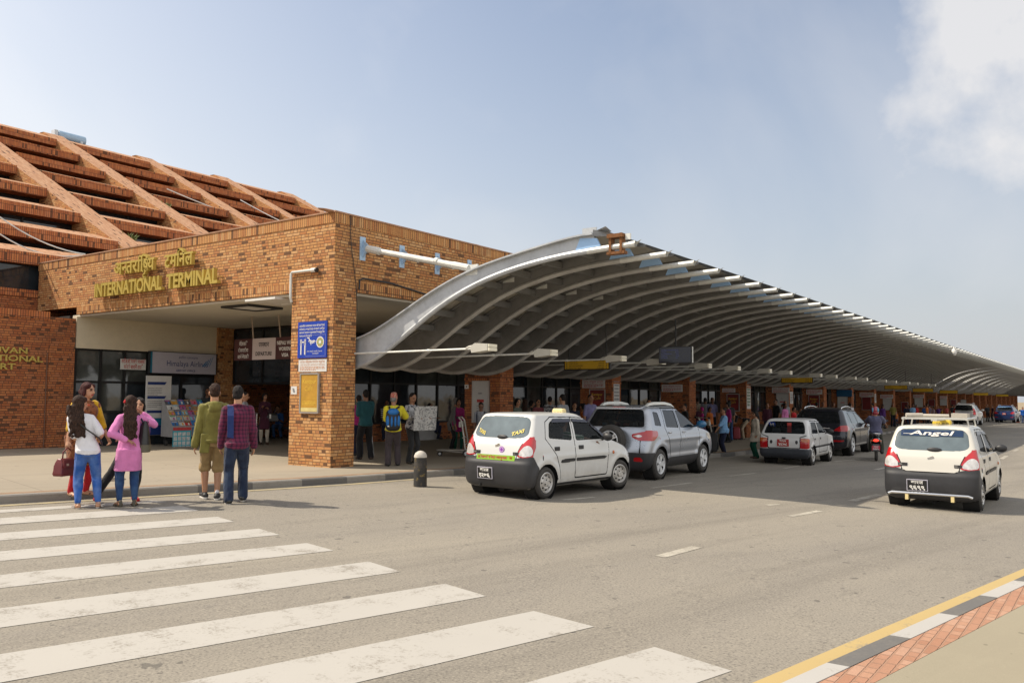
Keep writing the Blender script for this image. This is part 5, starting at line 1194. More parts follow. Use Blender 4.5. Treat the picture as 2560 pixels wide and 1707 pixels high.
# ----- second taxi with roof carrier -----
R2 = math.atan2(-.02, 2.3)
t2, sp2, G2, md2 = alto('cream hatchback taxi with a roof carrier and white script on its rear window', (0, 0, 0), R2, CREAM1, 'बा२ज', '९६९९', .0125)
p_ = G(2246*S_, 1173*S_); o_ = Matrix.Rotation(R2, 4, 'Z') @ Vector((.52, -.66, 0)); t2.location = (p_.x-o_.x, p_.y-o_.y, p_.z+.01)
mb = MB(); rows = [[(surf_x(G2, y, z_)-.004, y, z_) for y in [-.50+1.0*i/20 for i in range(21)]] for z_ in (1.27, 1.32, 1.375)]
for a, b in zip(rows[:-1], rows[1:]):
    for i in range(20): mb.quad(a[i], a[i+1], b[i+1], b[i])
mb.build('sun_strip', pm('strip_navy', (.01, .03, .08), .2), t2)
mb = MB(); onrear(G2, mb, 'Angel', .36, 1.29, .105, .68, lift=.009, bold=.02, slant=.55); mb.box(surf_x(G2, .3, 1.31)-.01, surf_x(G2, .3, 1.31)-.008, .30, .46, 1.302, 1.312); mb.build('glass_lettering', SWH, t2)
mb = MB()
mb.tube([(-.05, .66, .26), (-.07, .60, .285), (-.07, -.60, .285), (-.05, -.66, .26)], .025, 8); mb.build('bumper_bar', CHROME, t2, smooth=40)
mb = MB()
for y in (-.36, .36): mb.box(-.085, .0, y-.025, y+.025, .17, .285)
mb.build('bar_bracket', TXC, t2)
taxilamp(t2, 1.40, 1.46, pm('taxi_lamp_yellow', (.62, .45, .05), .4), BLACK, .16)
CARR = pm('carrier_metal', (.55, .54, .50), .45, .5, var=.06)
mb = MB()
for x in (.62, 1.45): mb.box(x-.05, x+.05, -.52, .52, 1.555, 1.58)
mb.box(.55, 1.55, -.05, .05, 1.53, 1.555)
for y in (-.52, .52): mb.tube([(.55, y, 1.57), (1.6, y, 1.57)], .024, 8)
for x in (.62, 1.45):
    for y in (-.52, .52): mb.tube([(x, y, 1.57), (x, y*1.06, 1.41)], .014, 6)
cr = mb.build('roof_carrier', CARR, t2, smooth=40)
mb = MB(); mb.box(.80, 1.10, -.50, -.24, 1.59, 1.67); mb.tube([(.75, .50, 1.625), (.9, .25, 1.625)], .04, 10); mb.tube([(1.5, -.1, 1.61), (1.5, .35, 1.61)], .03, 8); mb.build('carrier_end', pm('carrier_cap', (.42, .38, .32), .5), cr)
mb = MB(); mb.prism([(-.17, 1.02), (-.02, 1.02), (-.10, 1.17)], 0, .02, axis='y') if 0 else None
mb.add([(.45, .14, 1.0), (.45, -.04, 1.0), (.45, .05, 1.15), (.47, .14, 1.0), (.47, -.04, 1.0), (.47, .05, 1.15)], [(0, 1, 2), (3, 5, 4)]); mb.build('warning_triangle', LRED, t2)
# ----- silver compact suv with spare wheel -----
SILV = carpaint('silver_blue_paint', (.42, .45, .50), .55, .25, .3)
def suv_spec():
    lv = [(.20, .14, 3.86, .62, .10, .3, .2, .4), (.26, .06, 3.92, .76, .12, .3, .3, .5), (.38, .02, 3.98, .835, .13, .34, .34, .55), (.58, .0, 4.0, .865, .14, .36, .36, .55), (.78, .03, 3.96, .875, .14, .36, .38, .55), (.92, .07, 3.84, .875, .15, .38, .38, .55),
          (1.02, .10, 3.5, .862, .16, .40, .36, .5), (1.08, .12, 3.10, .848, .17, .40, .3, .48), (1.13, .14, 2.92, .835, .18, .40, .28, .45), (1.25, .20, 2.70, .795, .19, .38, .28, .42), (1.42, .30, 2.36, .730, .20, .36, .26, .40), (1.53, .36, 2.10, .675, .2, .3, .25, .38),
          (1.575, .40, 1.98, .63, .2, .28, .24, .36), (1.60, .48, 1.86, .56, .2, .26, .22, .3), (1.612, .65, 1.7, .42, .2, .2, .2, .25), (1.618, .9, 1.5, .2, .1, .12, .1, .12), (1.62, 1.15, 1.25, .02, .03, .01, .03, .01)]
    wr_ = rpoly([(1.02, 1.13), (1.70, 1.10), (1.72, 1.50), (1.12, 1.51)], .04); wf = rpoly([(1.80, 1.10), (2.78, 1.09), (2.70, 1.14), (2.16, 1.49), (1.80, 1.50)], .04); qw = rpoly([(.46, 1.18), (.78, 1.16), (.80, 1.46), (.56, 1.48)], .03)
    df = [(1.75, .36), (1.75, 1.545), (2.2, 1.53), (2.86, 1.10), (2.90, .9), (2.84, .36)]; dr = [(1.75, .36), (1.75, 1.545), (1.06, 1.55), (.94, 1.12), (1.12, .80), (1.22, .55), (1.26, .36)]
    z_ = [('bumper', 'rear', [(-.3, 0), (1, 0), (1, .60), (.5, .60), (-.3, .60)]), ('bumper', 'side', [(-.1, 0), (.46, 0), (.46, .40), (.30, .60), (-.1, .60)]), ('front_bumper', 'all', [(3.5, 0), (4.1, 0), (4.1, .50), (3.6, .5)]), ('sill', 'side', [(.6, 0), (3.5, 0), (3.5, .36), (2.9, .46), (1.2, .46), (.6, .36)]),
          ('side_window', 'side', wf), ('rear_side_window', 'side', wr_), ('quarter_window', 'side', qw), ('rear_window', 'rear', rpoly([(-.3, 1.13), (.70, 1.15), (.66, 1.30), (.58, 1.52), (-.3, 1.53)], .05)), ('windshield', 'front', [(-.2, 1.12), (.75, 1.12), (.60, 1.55), (-.2, 1.56)]),
          ('tail_lamp', 'rear', rpoly([(.44, .93), (.62, .86), (.9, .87), (.9, 1.05), (.74, 1.06), (.45, 1.0)], .03)), ('tail_lamp', 'side', rpoly([(-.05, .86), (.30, .86), (.52, .97), (.50, 1.06), (.2, 1.08), (-.05, 1.06)], .03)), ('tail_lamp_lens', 'rear', [(.46, .955), (.62, .925), (.70, .955), (.62, .985)]),
          ('headlamp', 'side', [(3.4, .80), (4.1, .72), (4.1, .95), (3.45, .98)]), ('fog_lamp', 'rear', rpoly([(.52, .41), (.74, .41), (.70, .50), (.52, .50)], .02)),
          ('gap', 'seamside', df+[df[0]]), ('gap', 'seamside', dr), ('gap', 'seamrear', [(.66, .6), (.66, .85)]), ('door', 'side', df), ('rear_door', 'side', dr)]
    return dict(L=4.0, W=1.75, levels=lv, zones=z_, wheels=(.66, 3.18), wr=.335, clear=.22, dash=2.5, rise=lambda x, zz: 0*x, bulge=lambda x, zz: .016*np.exp(-((zz-(.86+.03*x*0))/.05)**2)*(x > .6)*(x < 3.3)+.03*np.exp(-((np.hypot(x-.66, zz-.335)-.44)/.07)**2)+.03*np.exp(-((np.hypot(x-3.18, zz-.335)-.44)/.07)**2)-.018*np.exp(-((zz-.56)/.06)**2)*(x > 1)*(x < 2.9),
                mats=dict(body=SILV, bumper=TRIM, front_bumper=TRIM, sill=TRIM, side_window=CGD, rear_side_window=CGD, quarter_window=CGD, rear_window=CGD, windshield=CGL, tail_lamp=LRED, tail_lamp_lens=LCLR, headlamp=LCLR, fog_lamp=LRED, gap=WELL, door=SILV, rear_door=SILV))
R3 = math.atan2(.06, 2.4)
t3 = thing('compact_suv', 'silver compact off-roader with a spare wheel on its tailgate, ahead of the white taxi', 'car', (0, 0, 0), R3); sp3 = suv_spec(); md3, G3 = carbody(sp3, t3, .016); underbody(sp3, t3); interior(sp3, t3, (.95, 1.9), .35, .68, 1.30, .40)
p_ = G(1508*S_, 1101*S_); o_ = Matrix.Rotation(R3, 4, 'Z') @ Vector((.66, -.76, 0)); t3.location = (p_.x-o_.x, p_.y-o_.y, p_.z+.01)
for x in sp3['wheels']:
    for s in (1, -1): wheel(t3, x, s*.765, .335, .20, 'alloy2')
mirror(t3, 2.72, -.80, 1.12, pm('mirror_blue', (.02, .12, .26), .2, coat=.6), 1.2); mirror(t3, 2.72, .80, 1.12, SILV, 1.2)
mb = MB(); Mp = Matrix.Translation((.0, -.02, .86)) @ Matrix.Rotation(-PI/2, 4, 'Y')
mb.lathe([(.21, .16), (.24, .19), (.30, .19), (.335, .15), (.34, .05), (.33, .0), (.2, -.04)], 36, 0, Mp, cap=False); sw_ = mb.build('spare_wheel', RUBBER, t3, smooth=35)
mb = MB(); mb.lathe([(.212, .175), (.20, .185), (.19, .15), (.18, .11), (.004, .11)], 32, 1, Mp, cap=False); mb.lathe([(.214, .18), (.20, .19), (.188, .16)], 32, 0, Mp, cap=False)
for k in range(5):
    a = 2*PI*k/5+.3
    for da in (-.18, .18): p, q = Vector((.03*math.cos(a), .03*math.sin(a), .165)), Vector((.2*math.cos(a+da), .2*math.sin(a+da), .175)); dd = (q-p).normalized(); nn = Vector((-dd.y, dd.x, 0))*.018; zz = Vector((0, 0, .04)); mb.loft([[Mp @ v for v in (p-nn, p+nn, p+nn-zz, p-nn-zz)], [Mp @ v for v in (q-nn, q+nn, q+nn-zz, q-nn-zz)]], 0)
mb.build('rim', [ALLOY, WELL], sw_, smooth=35)
for s in (1, -1):
    mb = MB(); rings = []
    for x, zz, h in ((.55, 1.595, .01), (.68, 1.615, .05), (.9, 1.625, .065), (1.5, 1.63, .06), (1.85, 1.60, .05), (2.05, 1.555, .01)): rings.append([(x, s*(.56+.035*a), zz+h*b) for a, b in ((-1, 0), (1, 0), (.8, 1), (-.8, 1))])
    mb.loft(rings); mb.build('roof_rail', STEELW, t3, smooth=30)
    d_ = md3[('door', s)]; yy = abs(surf_y(G3, 2.0, 1.0)); mb = MB(); mb.ell((1.95, s*(yy+.012), 1.0), (.085, .022, .022)); mb.build('handle', CHROME, d_, smooth=True); mb = MB(); mb.ell((1.16, s*(yy+.012), 1.01), (.085, .022, .022)); mb.build('handle', CHROME, md3[('rear_door', s)], smooth=True)
mb = MB(); mb.box(.31, .36, -.16, .14, 1.545, 1.585); mb.build('brake_lamp', LRED, t3)
mb = MB(); mb.prism([(.30, 1.53), (.30, 1.57), (.55, 1.61), (.55, 1.58)], -.55, .55); mb.build('spoiler', SILV, t3)
mb = MB()
for i, (y, w_, c_) in enumerate(((.42, .10, 0), (.10, .12, 1), (-.12, .12, 1), (-.34, .10, 2))): mb.box(.45, .5, y-w_/2, y+w_/2, 1.16, 1.22+.02*(i % 2), c_)
mb.build('parcels', [pm('parcel_blue', (.02, .3, .5), .5), pm('parcel_red', (.45, .06, .06), .5), SWH], t3)
# ----- old white hatchback -----
WHT8 = carpaint('old_white_paint', (.62, .62, .61), .0, .34, .5)
def old_spec():
    lv = [(.20, .08, 3.24, .60, .08, .2, .15, .3), (.27, .0, 3.28, .675, .08, .2, .2, .35), (.36, -.03, 3.30, .695, .09, .2, .22, .36), (.45, -.03, 3.30, .70, .09, .2, .22, .36), (.475, .03, 3.25, .695, .08, .18, .2, .34), (.62, .03, 3.22, .70, .07, .16, .2, .34), (.76, .045, 3.10, .70, .07, .16, .2, .32), (.82, .06, 2.7, .695, .07, .16, .2, .3), (.86, .075, 2.45, .688, .07, .16, .18, .3),
          (.93, .12, 2.32, .672, .07, .15, .18, .3), (1.08, .235, 2.06, .630, .07, .14, .18, .28), (1.22, .34, 1.82, .585, .07, .14, .18, .28), (1.275, .385, 1.72, .555, .08, .14, .18, .26), (1.31, .44, 1.62, .49, .1, .15, .16, .24), (1.325, .55, 1.5, .38, .1, .15, .15, .2), (1.332, .75, 1.35, .2, .1, .1, .1, .1), (1.334, .95, 1.05, .02, .02, .01, .02, .01)]
    wr_ = rpoly([(.52, .90), (1.22, .89), (1.24, 1.22), (.70, 1.225)], .03); wf = rpoly([(1.33, .89), (2.20, .885), (1.84, 1.20), (1.33, 1.22)], .03)
    df = [(1.28, .34), (1.28, 1.25), (1.86, 1.235), (2.30, .90), (2.30, .34)]; dr = [(1.28, .34), (1.28, 1.25), (.66, 1.26), (.46, .90), (.72, .64), (.84, .34)]
    z_ = [('bumper', 'all', [(-.1, .0), (.28, .0), (.28, .47), (-.1, .47)]), ('front_bumper', 'all', [(3.05, 0), (3.4, 0), (3.4, .46), (3.05, .46)]), ('side_window', 'side', wf), ('rear_side_window', 'side', wr_), ('rear_window', 'rear', rpoly([(-.3, .90), (.585, .90), (.545, 1.10), (.47, 1.24), (-.3, 1.245)], .05)), ('windshield', 'front', [(-.2, .87), (.6, .87), (.52, 1.26), (-.2, 1.27)]),
          ('tail_lamp', 'rear', rpoly([(.47, .49), (.685, .49), (.70, .77), (.47, .77)], .02)), ('tail_lamp', 'side', [(-.05, .50), (.11, .50), (.13, .76), (-.05, .76)]), ('tail_lamp_lens', 'rear', [(.49, .665), (.69, .665), (.69, .76), (.49, .76)]), ('side_moulding', 'side', [(.3, .485), (3.0, .485), (3.0, .535), (.3, .535)]),
          ('gap', 'seamside', df+[df[0]]), ('gap', 'seamside', dr), ('gap', 'seamrear', [(.0, .485), (.455, .485), (.455, .80), (.63, .86)]), ('door', 'side', df), ('rear_door', 'side', dr)]
    return dict(L=3.30, W=1.40, levels=lv, zones=z_, wheels=(.62, 2.80), wr=.262, clear=.2, dash=2.1, exp=.7, rise=lambda x, zz: 0*x, bulge=lambda x, zz: .02*np.exp(-((np.hypot(x-.62, zz-.262)-.345)/.05)**2)+.02*np.exp(-((np.hypot(x-2.8, zz-.262)-.345)/.05)**2), mats=dict(body=WHT8, front_bumper=TRIM, bumper=pm('bumper_navy', (.03, .035, .045), .55, dirt=.2), side_window=CGL, rear_side_window=CGL, rear_window=CGL, windshield=CGL, tail_lamp=LRED, tail_lamp_lens=LORG, side_moulding=BLACK, gap=WELL, door=WHT8, rear_door=WHT8))
R4 = R(2.5)
t4 = thing('old_hatchback', 'old boxy white hatchback with a red number plate and a blue H sticker', 'car', (0, 0, 0), R4); sp4 = old_spec(); md4, G4 = carbody(sp4, t4, .018); underbody(sp4, t4); interior(sp4, t4, (.6, 1.4), .28, .52, 1.02, .33)
p_ = G(1862*S_, 1068*S_); o_ = Matrix.Rotation(R4, 4, 'Z') @ Vector((.62, -.60, 0)); t4.location = (p_.x-o_.x, p_.y-o_.y, p_.z+.01)
for x in sp4['wheels']:
    for s in (1, -1): wheel(t4, x, s*.605, .262, .15, 'steel')
mirror(t4, 2.12, -.66, .88, BLACK, 1.0); mirror(t4, 2.12, .66, .88, BLACK, 1.0)
plate(t4, .015, .02, .64, .33, .20, 'बा९च', '४८०८', pm('plate_red', (.36, .03, .025), .5), SWH, LRED, 0)
mb = MB(); x_ = surf_x(G4, .42, 1.16)-.004; M = Matrix.Translation((x_, .40, 1.155)) @ Matrix.Rotation(R(-38), 4, 'Y'); mb.box(-.006, 0, -.09, .09, -.075, .075, 0, M); st_ = mb.build('sticker', BLUES, t4); mb = MB(); ux_ = (0, -1, 0); uz_ = M.to_3x3() @ Vector((0, 0, 1)); text(mb, 'H', M @ Vector((-.008, 0, -.05)), ux_, uz_, .14, width=.11, align='c', bold=.05); mb.build('lettering', SWH, st_)
mb = MB(); x_ = surf_x(G4, -.1, 1.05); mb.box(x_+.06, x_+.07, -.16, -.04, .93, 1.21); mb.build('red_banner', REDT, t4)
for y in (.36, -.36): mb = MB(); mb.ell((.035, y, .66), (.02, .04, .055)); mb.build('boot_vent', BLACK, t4, smooth=True)
mb = MB(); mb.box(.03, .055, -.05, .05, .75, .80); mb.build('boot_handle', BLACK, t4)
for s in (1, -1):
    for nm, x_ in (('door', 1.42), ('rear_door', .76)): mb = MB(); yy = abs(surf_y(G4, x_, .74)); mb.ell((x_, s*(yy+.006), .74), (.05, .012, .03)); mb.build('handle', BLACK, md4[(nm, s)], smooth=True)
# ----- dark suv, far white and blue suvs -----
DARKP = carpaint('midnight_paint', (.012, .016, .028), .3, .14, .12); WHTP = carpaint('far_white_paint', (.62, .60, .56), 0, .3, .2); BLUP = carpaint('far_blue_paint', (.012, .035, .13), .3, .2, .15)
def big_spec(paint, H, Ln, W_, lampm, box_=0.0):
    k = H/1.70; f = lambda z_: z_*k
    lv = [(f(.24), .12, Ln-.15, .70, .1, .3, .2, .4), (f(.30), .04, Ln-.08, W_/2-.08, .12, .32, .3, .5), (f(.45), .0, Ln-.02, W_/2-.02, .14, .36, .36, .55), (f(.65), .0, Ln, W_/2, .14, .38, .38, .55), (f(.85), .03, Ln-.04, W_/2, .14, .38, .40, .55), (f(.98), .07, Ln-.25, W_/2-.01, .15, .40, .40, .55), (f(1.06), .10, Ln-.9, W_/2-.03, .16, .40, .36, .5), (f(1.12), .13-box_*.1, Ln-1.35, W_/2-.05, .17, .38, .3, .46),
          (f(1.26), .22-box_*.16, Ln-1.62, W_/2-.11, .18, .36, .28, .42), (f(1.45), .36-box_*.26, Ln-2.0, W_/2-.19, .18, .32, .26, .4), (f(1.58), .46-box_*.32, Ln-2.28, W_/2-.26, .18, .28, .25, .36), (f(1.64), .54-box_*.34, Ln-2.45, W_/2-.33, .18, .26, .22, .32), (f(1.675), .72-box_*.3, Ln-2.65, W_/2-.46, .2, .2, .2, .25), (f(1.69), 1.05, Ln-2.9, W_/2-.7, .15, .12, .15, .12), (f(1.70), 1.4, Ln-3.05, .02, .03, .01, .03, .01)]
    b_ = .10*(1-box_)
    wr_ = rpoly([(1.18, f(1.13)), (2.02, f(1.11)), (2.02, f(1.52)), (1.22, f(1.53))], .04); wf = rpoly([(2.10, f(1.11)), (Ln-1.55, f(1.10)), (Ln-2.35, f(1.50)), (2.10, f(1.52))], .04); qw = rpoly([(.62, f(1.17)), (1.08, f(1.14)), (1.10, f(1.52)), (.80-box_*.1, f(1.50))], .04)
    df = [(2.06, f(.36)), (2.06, f(1.56)), (Ln-2.3, f(1.55)), (Ln-1.45, f(1.1)), (Ln-1.45, f(.36))]; dr = [(2.06, f(.36)), (2.06, f(1.56)), (1.14, f(1.57)), (1.12, f(1.1)), (1.32, f(.8)), (1.42, f(.36))]
    lz = [(.50, f(.90)), (.74, f(.86)), (.99, f(.88)), (.99, f(1.08)), (.74, f(1.07))] if not box_ else [(W_/2-.22, f(.80)), (W_/2+.1, f(.80)), (W_/2+.1, f(1.32)), (W_/2-.18, f(1.30))]
    z_ = [('bumper', 'rear', [(-.3, 0), (1.1, 0), (1.1, f(.44)), (-.3, f(.44))]), ('bumper', 'side', [(-.1, 0), (.5, 0), (.5, f(.40)), (-.1, f(.44))]), ('sill', 'side', [(.6, 0), (Ln-.5, 0), (Ln-.5, f(.34)), (.6, f(.34))]), ('side_window', 'side', wf), ('rear_side_window', 'side', wr_), ('quarter_window', 'side', qw), ('rear_window', 'rear', rpoly([(-.3, f(1.13)), (.72, f(1.15)), (.66, f(1.4)), (.60, f(1.56)), (-.3, f(1.57))], .05)), ('windshield', 'front', [(-.2, f(1.14)), (.75, f(1.14)), (.6, f(1.6)), (-.2, f(1.61))]),
          ('tail_lamp', 'rear', rpoly(lz, .03)), ('tail_lamp', 'side', [(-.05, f(.88)), (.40, f(.93)), (.42, f(1.03)), (.2, f(1.08)), (-.05, f(1.08))] if not box_ else [(-.05, f(.8)), (.12, f(.8)), (.2, f(1.3)), (-.05, f(1.3))]), ('fog_lamp', 'rear', [(.5, f(.50)), (.86, f(.52)), (.86, f(.58)), (.5, f(.56))]), ('gap', 'seamside', df+[df[0]]), ('gap', 'seamside', dr), ('door', 'side', df), ('rear_door', 'side', dr)]
    return dict(L=Ln, W=W_, levels=lv, zones=z_, wheels=(.90, Ln-.95), wr=.37, clear=.26, dash=Ln-1.9, rise=lambda x, zz: 0*x, bulge=lambda x, zz: .014*np.exp(-((zz-f(.95))/.06)**2)*(x > .8)*(x < Ln-.8)+.03*np.exp(-((np.hypot(x-.9, zz-.37)-.48)/.07)**2)+.03*np.exp(-((np.hypot(x-Ln+.95, zz-.37)-.48)/.07)**2),
                mats=dict(body=paint, bumper=TRIM if box_ else paint, sill=TRIM, side_window=CGB if not box_ else CGD, rear_side_window=CGB if not box_ else CGD, quarter_window=CGB if not box_ else CGD, rear_window=CGD, windshield=CGL, tail_lamp=lampm, fog_lamp=LRED, gap=WELL, door=paint, rear_door=paint))
def bigcar(name, label, u, v, rz, paint, H, Ln, W_, res, box_=0.0, lampm=None):
    root = thing(name, label, 'car', (0, 0, 0), rz); sp = big_spec(paint, H, Ln, W_, lampm or LRED, box_); md, G_ = carbody(sp, root, res); underbody(sp, root)
    p_ = G(u*S_, v*S_); o_ = Matrix.Rotation(rz, 4, 'Z') @ Vector((.90, -W_/2+.1, 0)); root.location = (p_.x-o_.x, p_.y-o_.y, p_.z+.01)
    for x in sp['wheels']:
        for s in (1, -1): wheel(root, x, s*(W_/2-.12), .37, .24, 'alloy')
    for s in (1, -1): mirror(root, Ln-1.65, s*(W_/2-.06), H*.66, paint, 1.25)
    for s in (1, -1):
        mb = MB(); k = H/1.7; pts = [(.72, s*(W_/2-.34), 1.655*k), (.82, s*(W_/2-.34), 1.70*k), (1.3, s*(W_/2-.34), 1.735*k), (Ln-2.9, s*(W_/2-.36), 1.735*k), (Ln-2.55, s*(W_/2-.36), 1.69*k), (Ln-2.45, s*(W_/2-.36), 1.64*k)]; mb.tube(pts, .025, 8); mb.build('roof_rail', CHROME, root, smooth=True)
    return root, sp, G_, md
t5, sp5, G5, md5 = bigcar('dark_suv', 'dark blue-black off-roader with chrome roof rails, in front of the old white hatchback', 1953, 1046, R(1.5), DARKP, 1.64, 4.75, 1.92, .02)
mb = MB(); yy = surf_y(G5, 2.5, .33); mb.box(1.45, 3.6, yy-.02, yy+.01, .33, .40); mb.build('sill_trim', CHROME, t5); mb = MB(); mb.box(.055, .075, -.40, .40, .93, .955); mb.build('boot_trim', CHROME, t5)
t6, sp6, G6, md6 = bigcar('white_suv', 'boxy white off-roader with dark rear glass, far along the kerb past the scooter', 2243, 977, R(-1), WHTP, 1.90, 4.45, 1.82, .04, 1.0)
plate(t6, -.01, 0, .95, .62, .22, 'बा१झ', '१२०३', pm('plate_navy', (.01, .02, .08), .5), SWH, NAVY); mb = MB(); mb.rbox(-.02, .05, -.42, .42, .80, 1.12, .04); mb.build('plate_recess', NAVY, t6)
t7, sp7, G7, md7 = bigcar('blue_suv', 'deep blue off-roader with a red number plate, farthest car down the road', 2331, 971, R(-2), BLUP, 1.80, 4.8, 1.86, .04)
plate(t7, -.005, 0, .92, .34, .20, 'बा१झ', '८०२१', pm('plate_red', (.36, .03, .025), .5), SWH, LRED)
mb = MB(); mb.prism([(.40, 1.66), (.30, 1.60), (.34, 1.58), (.6, 1.66)], -.6, .6); mb.build('spoiler', pm('spoiler_pale_blue', (.2, .35, .55), .3), t7)
# ---------------- people ----------------
TMP = bpy.data.scenes.new('workbench')
def remesh(mb, voxel, smooth=3, fac=.5):
    """weld overlapping solids into one continuous skin"""
    me = bpy.data.meshes.new('w'); me.from_pydata(mb.v, [], mb.f); o = bpy.data.objects.new('w', me); TMP.collection.objects.link(o)
    r_ = o.modifiers.new('r', 'REMESH'); r_.mode = 'VOXEL'; r_.voxel_size = voxel; r_.use_smooth_shade = True
    s_ = o.modifiers.new('s', 'SMOOTH'); s_.factor = fac; s_.iterations = smooth
    with bpy.context.temp_override(scene=TMP, view_layer=TMP.view_layers[0]): dg = bpy.context.evaluated_depsgraph_get()
    m2 = bpy.data.meshes.new_from_object(o.evaluated_get(dg))
    bpy.data.objects.remove(o); bpy.data.meshes.remove(me); return m2
def skinobj(name, me, mats, parent, paint=None):
    if name in ('top', 'tunic', 'trousers', 'shorts', 'sleeve'):
        from mathutils import noise as mn
        sd = random.uniform(0, 50); me.update(); amp = .011 if name != 'trousers' else .008
        nv = [v.normal.copy() for v in me.vertices]
        for v, n_ in zip(me.vertices, nv):
            q = v.co; v.co = q+n_*(amp*(mn.noise(Vector((q.x*9+sd, q.y*9, q.z*5+q.x*6)))+.5*mn.noise(Vector((q.x*24, q.y*24+sd, q.z*13)))))
    for m_ in mats: me.materials.append(m_)
    if paint:
        n = len(me.polygons); c = np.zeros(n*3); me.polygons.foreach_get('center', c); mi = paint(c.reshape(-1, 3)); me.polygons.foreach_set('material_index', mi.astype(int).tolist())
    me.polygons.foreach_set('use_smooth', [True]*len(me.polygons)); me.update()
    o = bpy.data.objects.new(name, me); C.objects.link(o); o.parent = parent; return o
def fabric(name, colr, pattern=None, c2=(1, 1, 1), var=.12, rough=.85, sc_=1.0):
    if name in MATS: return MATS[name]
    m = bpy.data.materials.new(name); m.use_nodes = True; t = NT(m.node_tree); b = m.node_tree.nodes['Principled BSDF']; P = t.obj(); x, y, z_ = t.xyz(P)
    n1 = t.noise(P, 7, 4, .6); c = t.ramp(n1, ((.3, tuple(k*(1-var*1.7) for k in colr)), (.7, tuple(min(1, k*(1+var*1.7)) for k in colr))))
    if pattern == 'plaid':
        u = t.m('ADD', x, t.m('MULTIPLY', y, .7)); f1 = t.m('GREATER_THAN', t.m('FRACT', t.m('MULTIPLY', u, 17*sc_)), .62); f2 = t.m('GREATER_THAN', t.m('FRACT', t.m('MULTIPLY', z_, 17*sc_)), .62)
        c = t.mix(t.m('MULTIPLY', t.m('ADD', f1, f2), .42), c, (*c2, 1))
    elif pattern == 'stripe': c = t.mix(t.m('GREATER_THAN', t.m('FRACT', t.m('ADD', t.m('MULTIPLY', z_, 14*sc_), t.m('MULTIPLY', x, 1.5))), .5), c, (*c2, 1))
    elif pattern == 'print': c = t.mix(t.step(t.noise(P, 16*sc_, 3, .5), .52, .58), c, (*c2, 1))
    elif pattern == 'fade': c = t.mix(t.m('MULTIPLY', t.step(t.noise(P, 5, 3), .42, .68), .8), c, (*c2, 1))
    t.L(c, b.inputs['Base Color']); b.inputs['Roughness'].default_value = rough; b.inputs['Specular IOR Level'].default_value = .25; b.inputs['Sheen Weight'].default_value = .15
    bp = t.n('ShaderNodeBump'); bp.inputs['Strength'].default_value = .7; bp.inputs['Distance'].default_value = .012
    w_ = t.noise(t.comb(t.m('MULTIPLY', x, 1.0), t.m('MULTIPLY', y, 1.0), t.m('MULTIPLY', z_, .45)), 16, 4, .6, 1.2); t.L(w_, bp.inputs['Height']); t.L(bp.outputs[0], b.inputs['Normal'])
    MATS[name] = m; return m
def skinm(name, colr):
    m = pm(name, colr, .5, var=.06, scale=10); b = m.node_tree.nodes['Principled BSDF']; b.inputs['Subsurface Weight'].default_value = .08; b.inputs['Subsurface Radius'].default_value = (.01, .004, .002); return m
SK1 = skinm('skin_light', (.44, .23, .135)); SK2 = skinm('skin_medium', (.33, .16, .09)); SK3 = skinm('skin_dark', (.21, .098, .055))
LIP = pm('lips_red', (.30, .03, .03), .4); EYE = pm('eye_dark', (.012, .008, .006), .25); BROW = pm('brow', (.03, .02, .015), .8)
HB = pm('hair_black', (.010, .008, .008), .72, spec=.25, var=.4, scale=26, bump=.01, bscale=60); HBR = pm('hair_brown', (.035, .014, .010), .72, spec=.25, var=.5, scale=22, bump=.012, bscale=50); HRD = pm('hair_reddish', (.055, .012, .012), .72, spec=.25, var=.4, scale=22, bump=.01); 
def hairm_(m, dark, light):
    t = NT(m.node_tree); b = m.node_tree.nodes['Principled BSDF']; P = t.obj(); x, y, z_ = t.xyz(P)
    n = t.noise(t.comb(t.m('ADD', x, t.m('MULTIPLY', t.noise(P, 9, 2), .05)), y, t.m('MULTIPLY', z_, .10)), 130, 3, .6)
    t.L(t.ramp(n, ((.36, dark), (.70, light))), b.inputs['Base Color'])
    bp = t.n('ShaderNodeBump'); bp.inputs['Strength'].default_value = 1; bp.inputs['Distance'].default_value = .012; t.L(n, bp.inputs['Height']); t.L(bp.outputs[0], b.inputs['Normal'])
hairm_(HB, (.004, .003, .003), (.035, .028, .026)); hairm_(HBR, (.008, .004, .003), (.075, .036, .022)); hairm_(HRD, (.014, .003, .003), (.10, .022, .020))
HGR = pm('hair_grey', (.16, .155, .15), .7, var=.3, scale=26)
def V3(*a): return Vector(a)
def ik(a, c, l1, l2, pole):
    a, c, pole = Vector(a), Vector(c), Vector(pole); d = c-a; L = min(d.length, (l1+l2)*.999); d = d.normalized(); c = a+d*L
    k = (l1*l1-l2*l2+L*L)/(2*L); h = math.sqrt(max(0, l1*l1-k*k)); q = pole-d*pole.dot(d); q = q.normalized() if q.length > 1e-5 else d.orthogonal().normalized()
    return a+d*k+q*h, c
PEOPLE = []
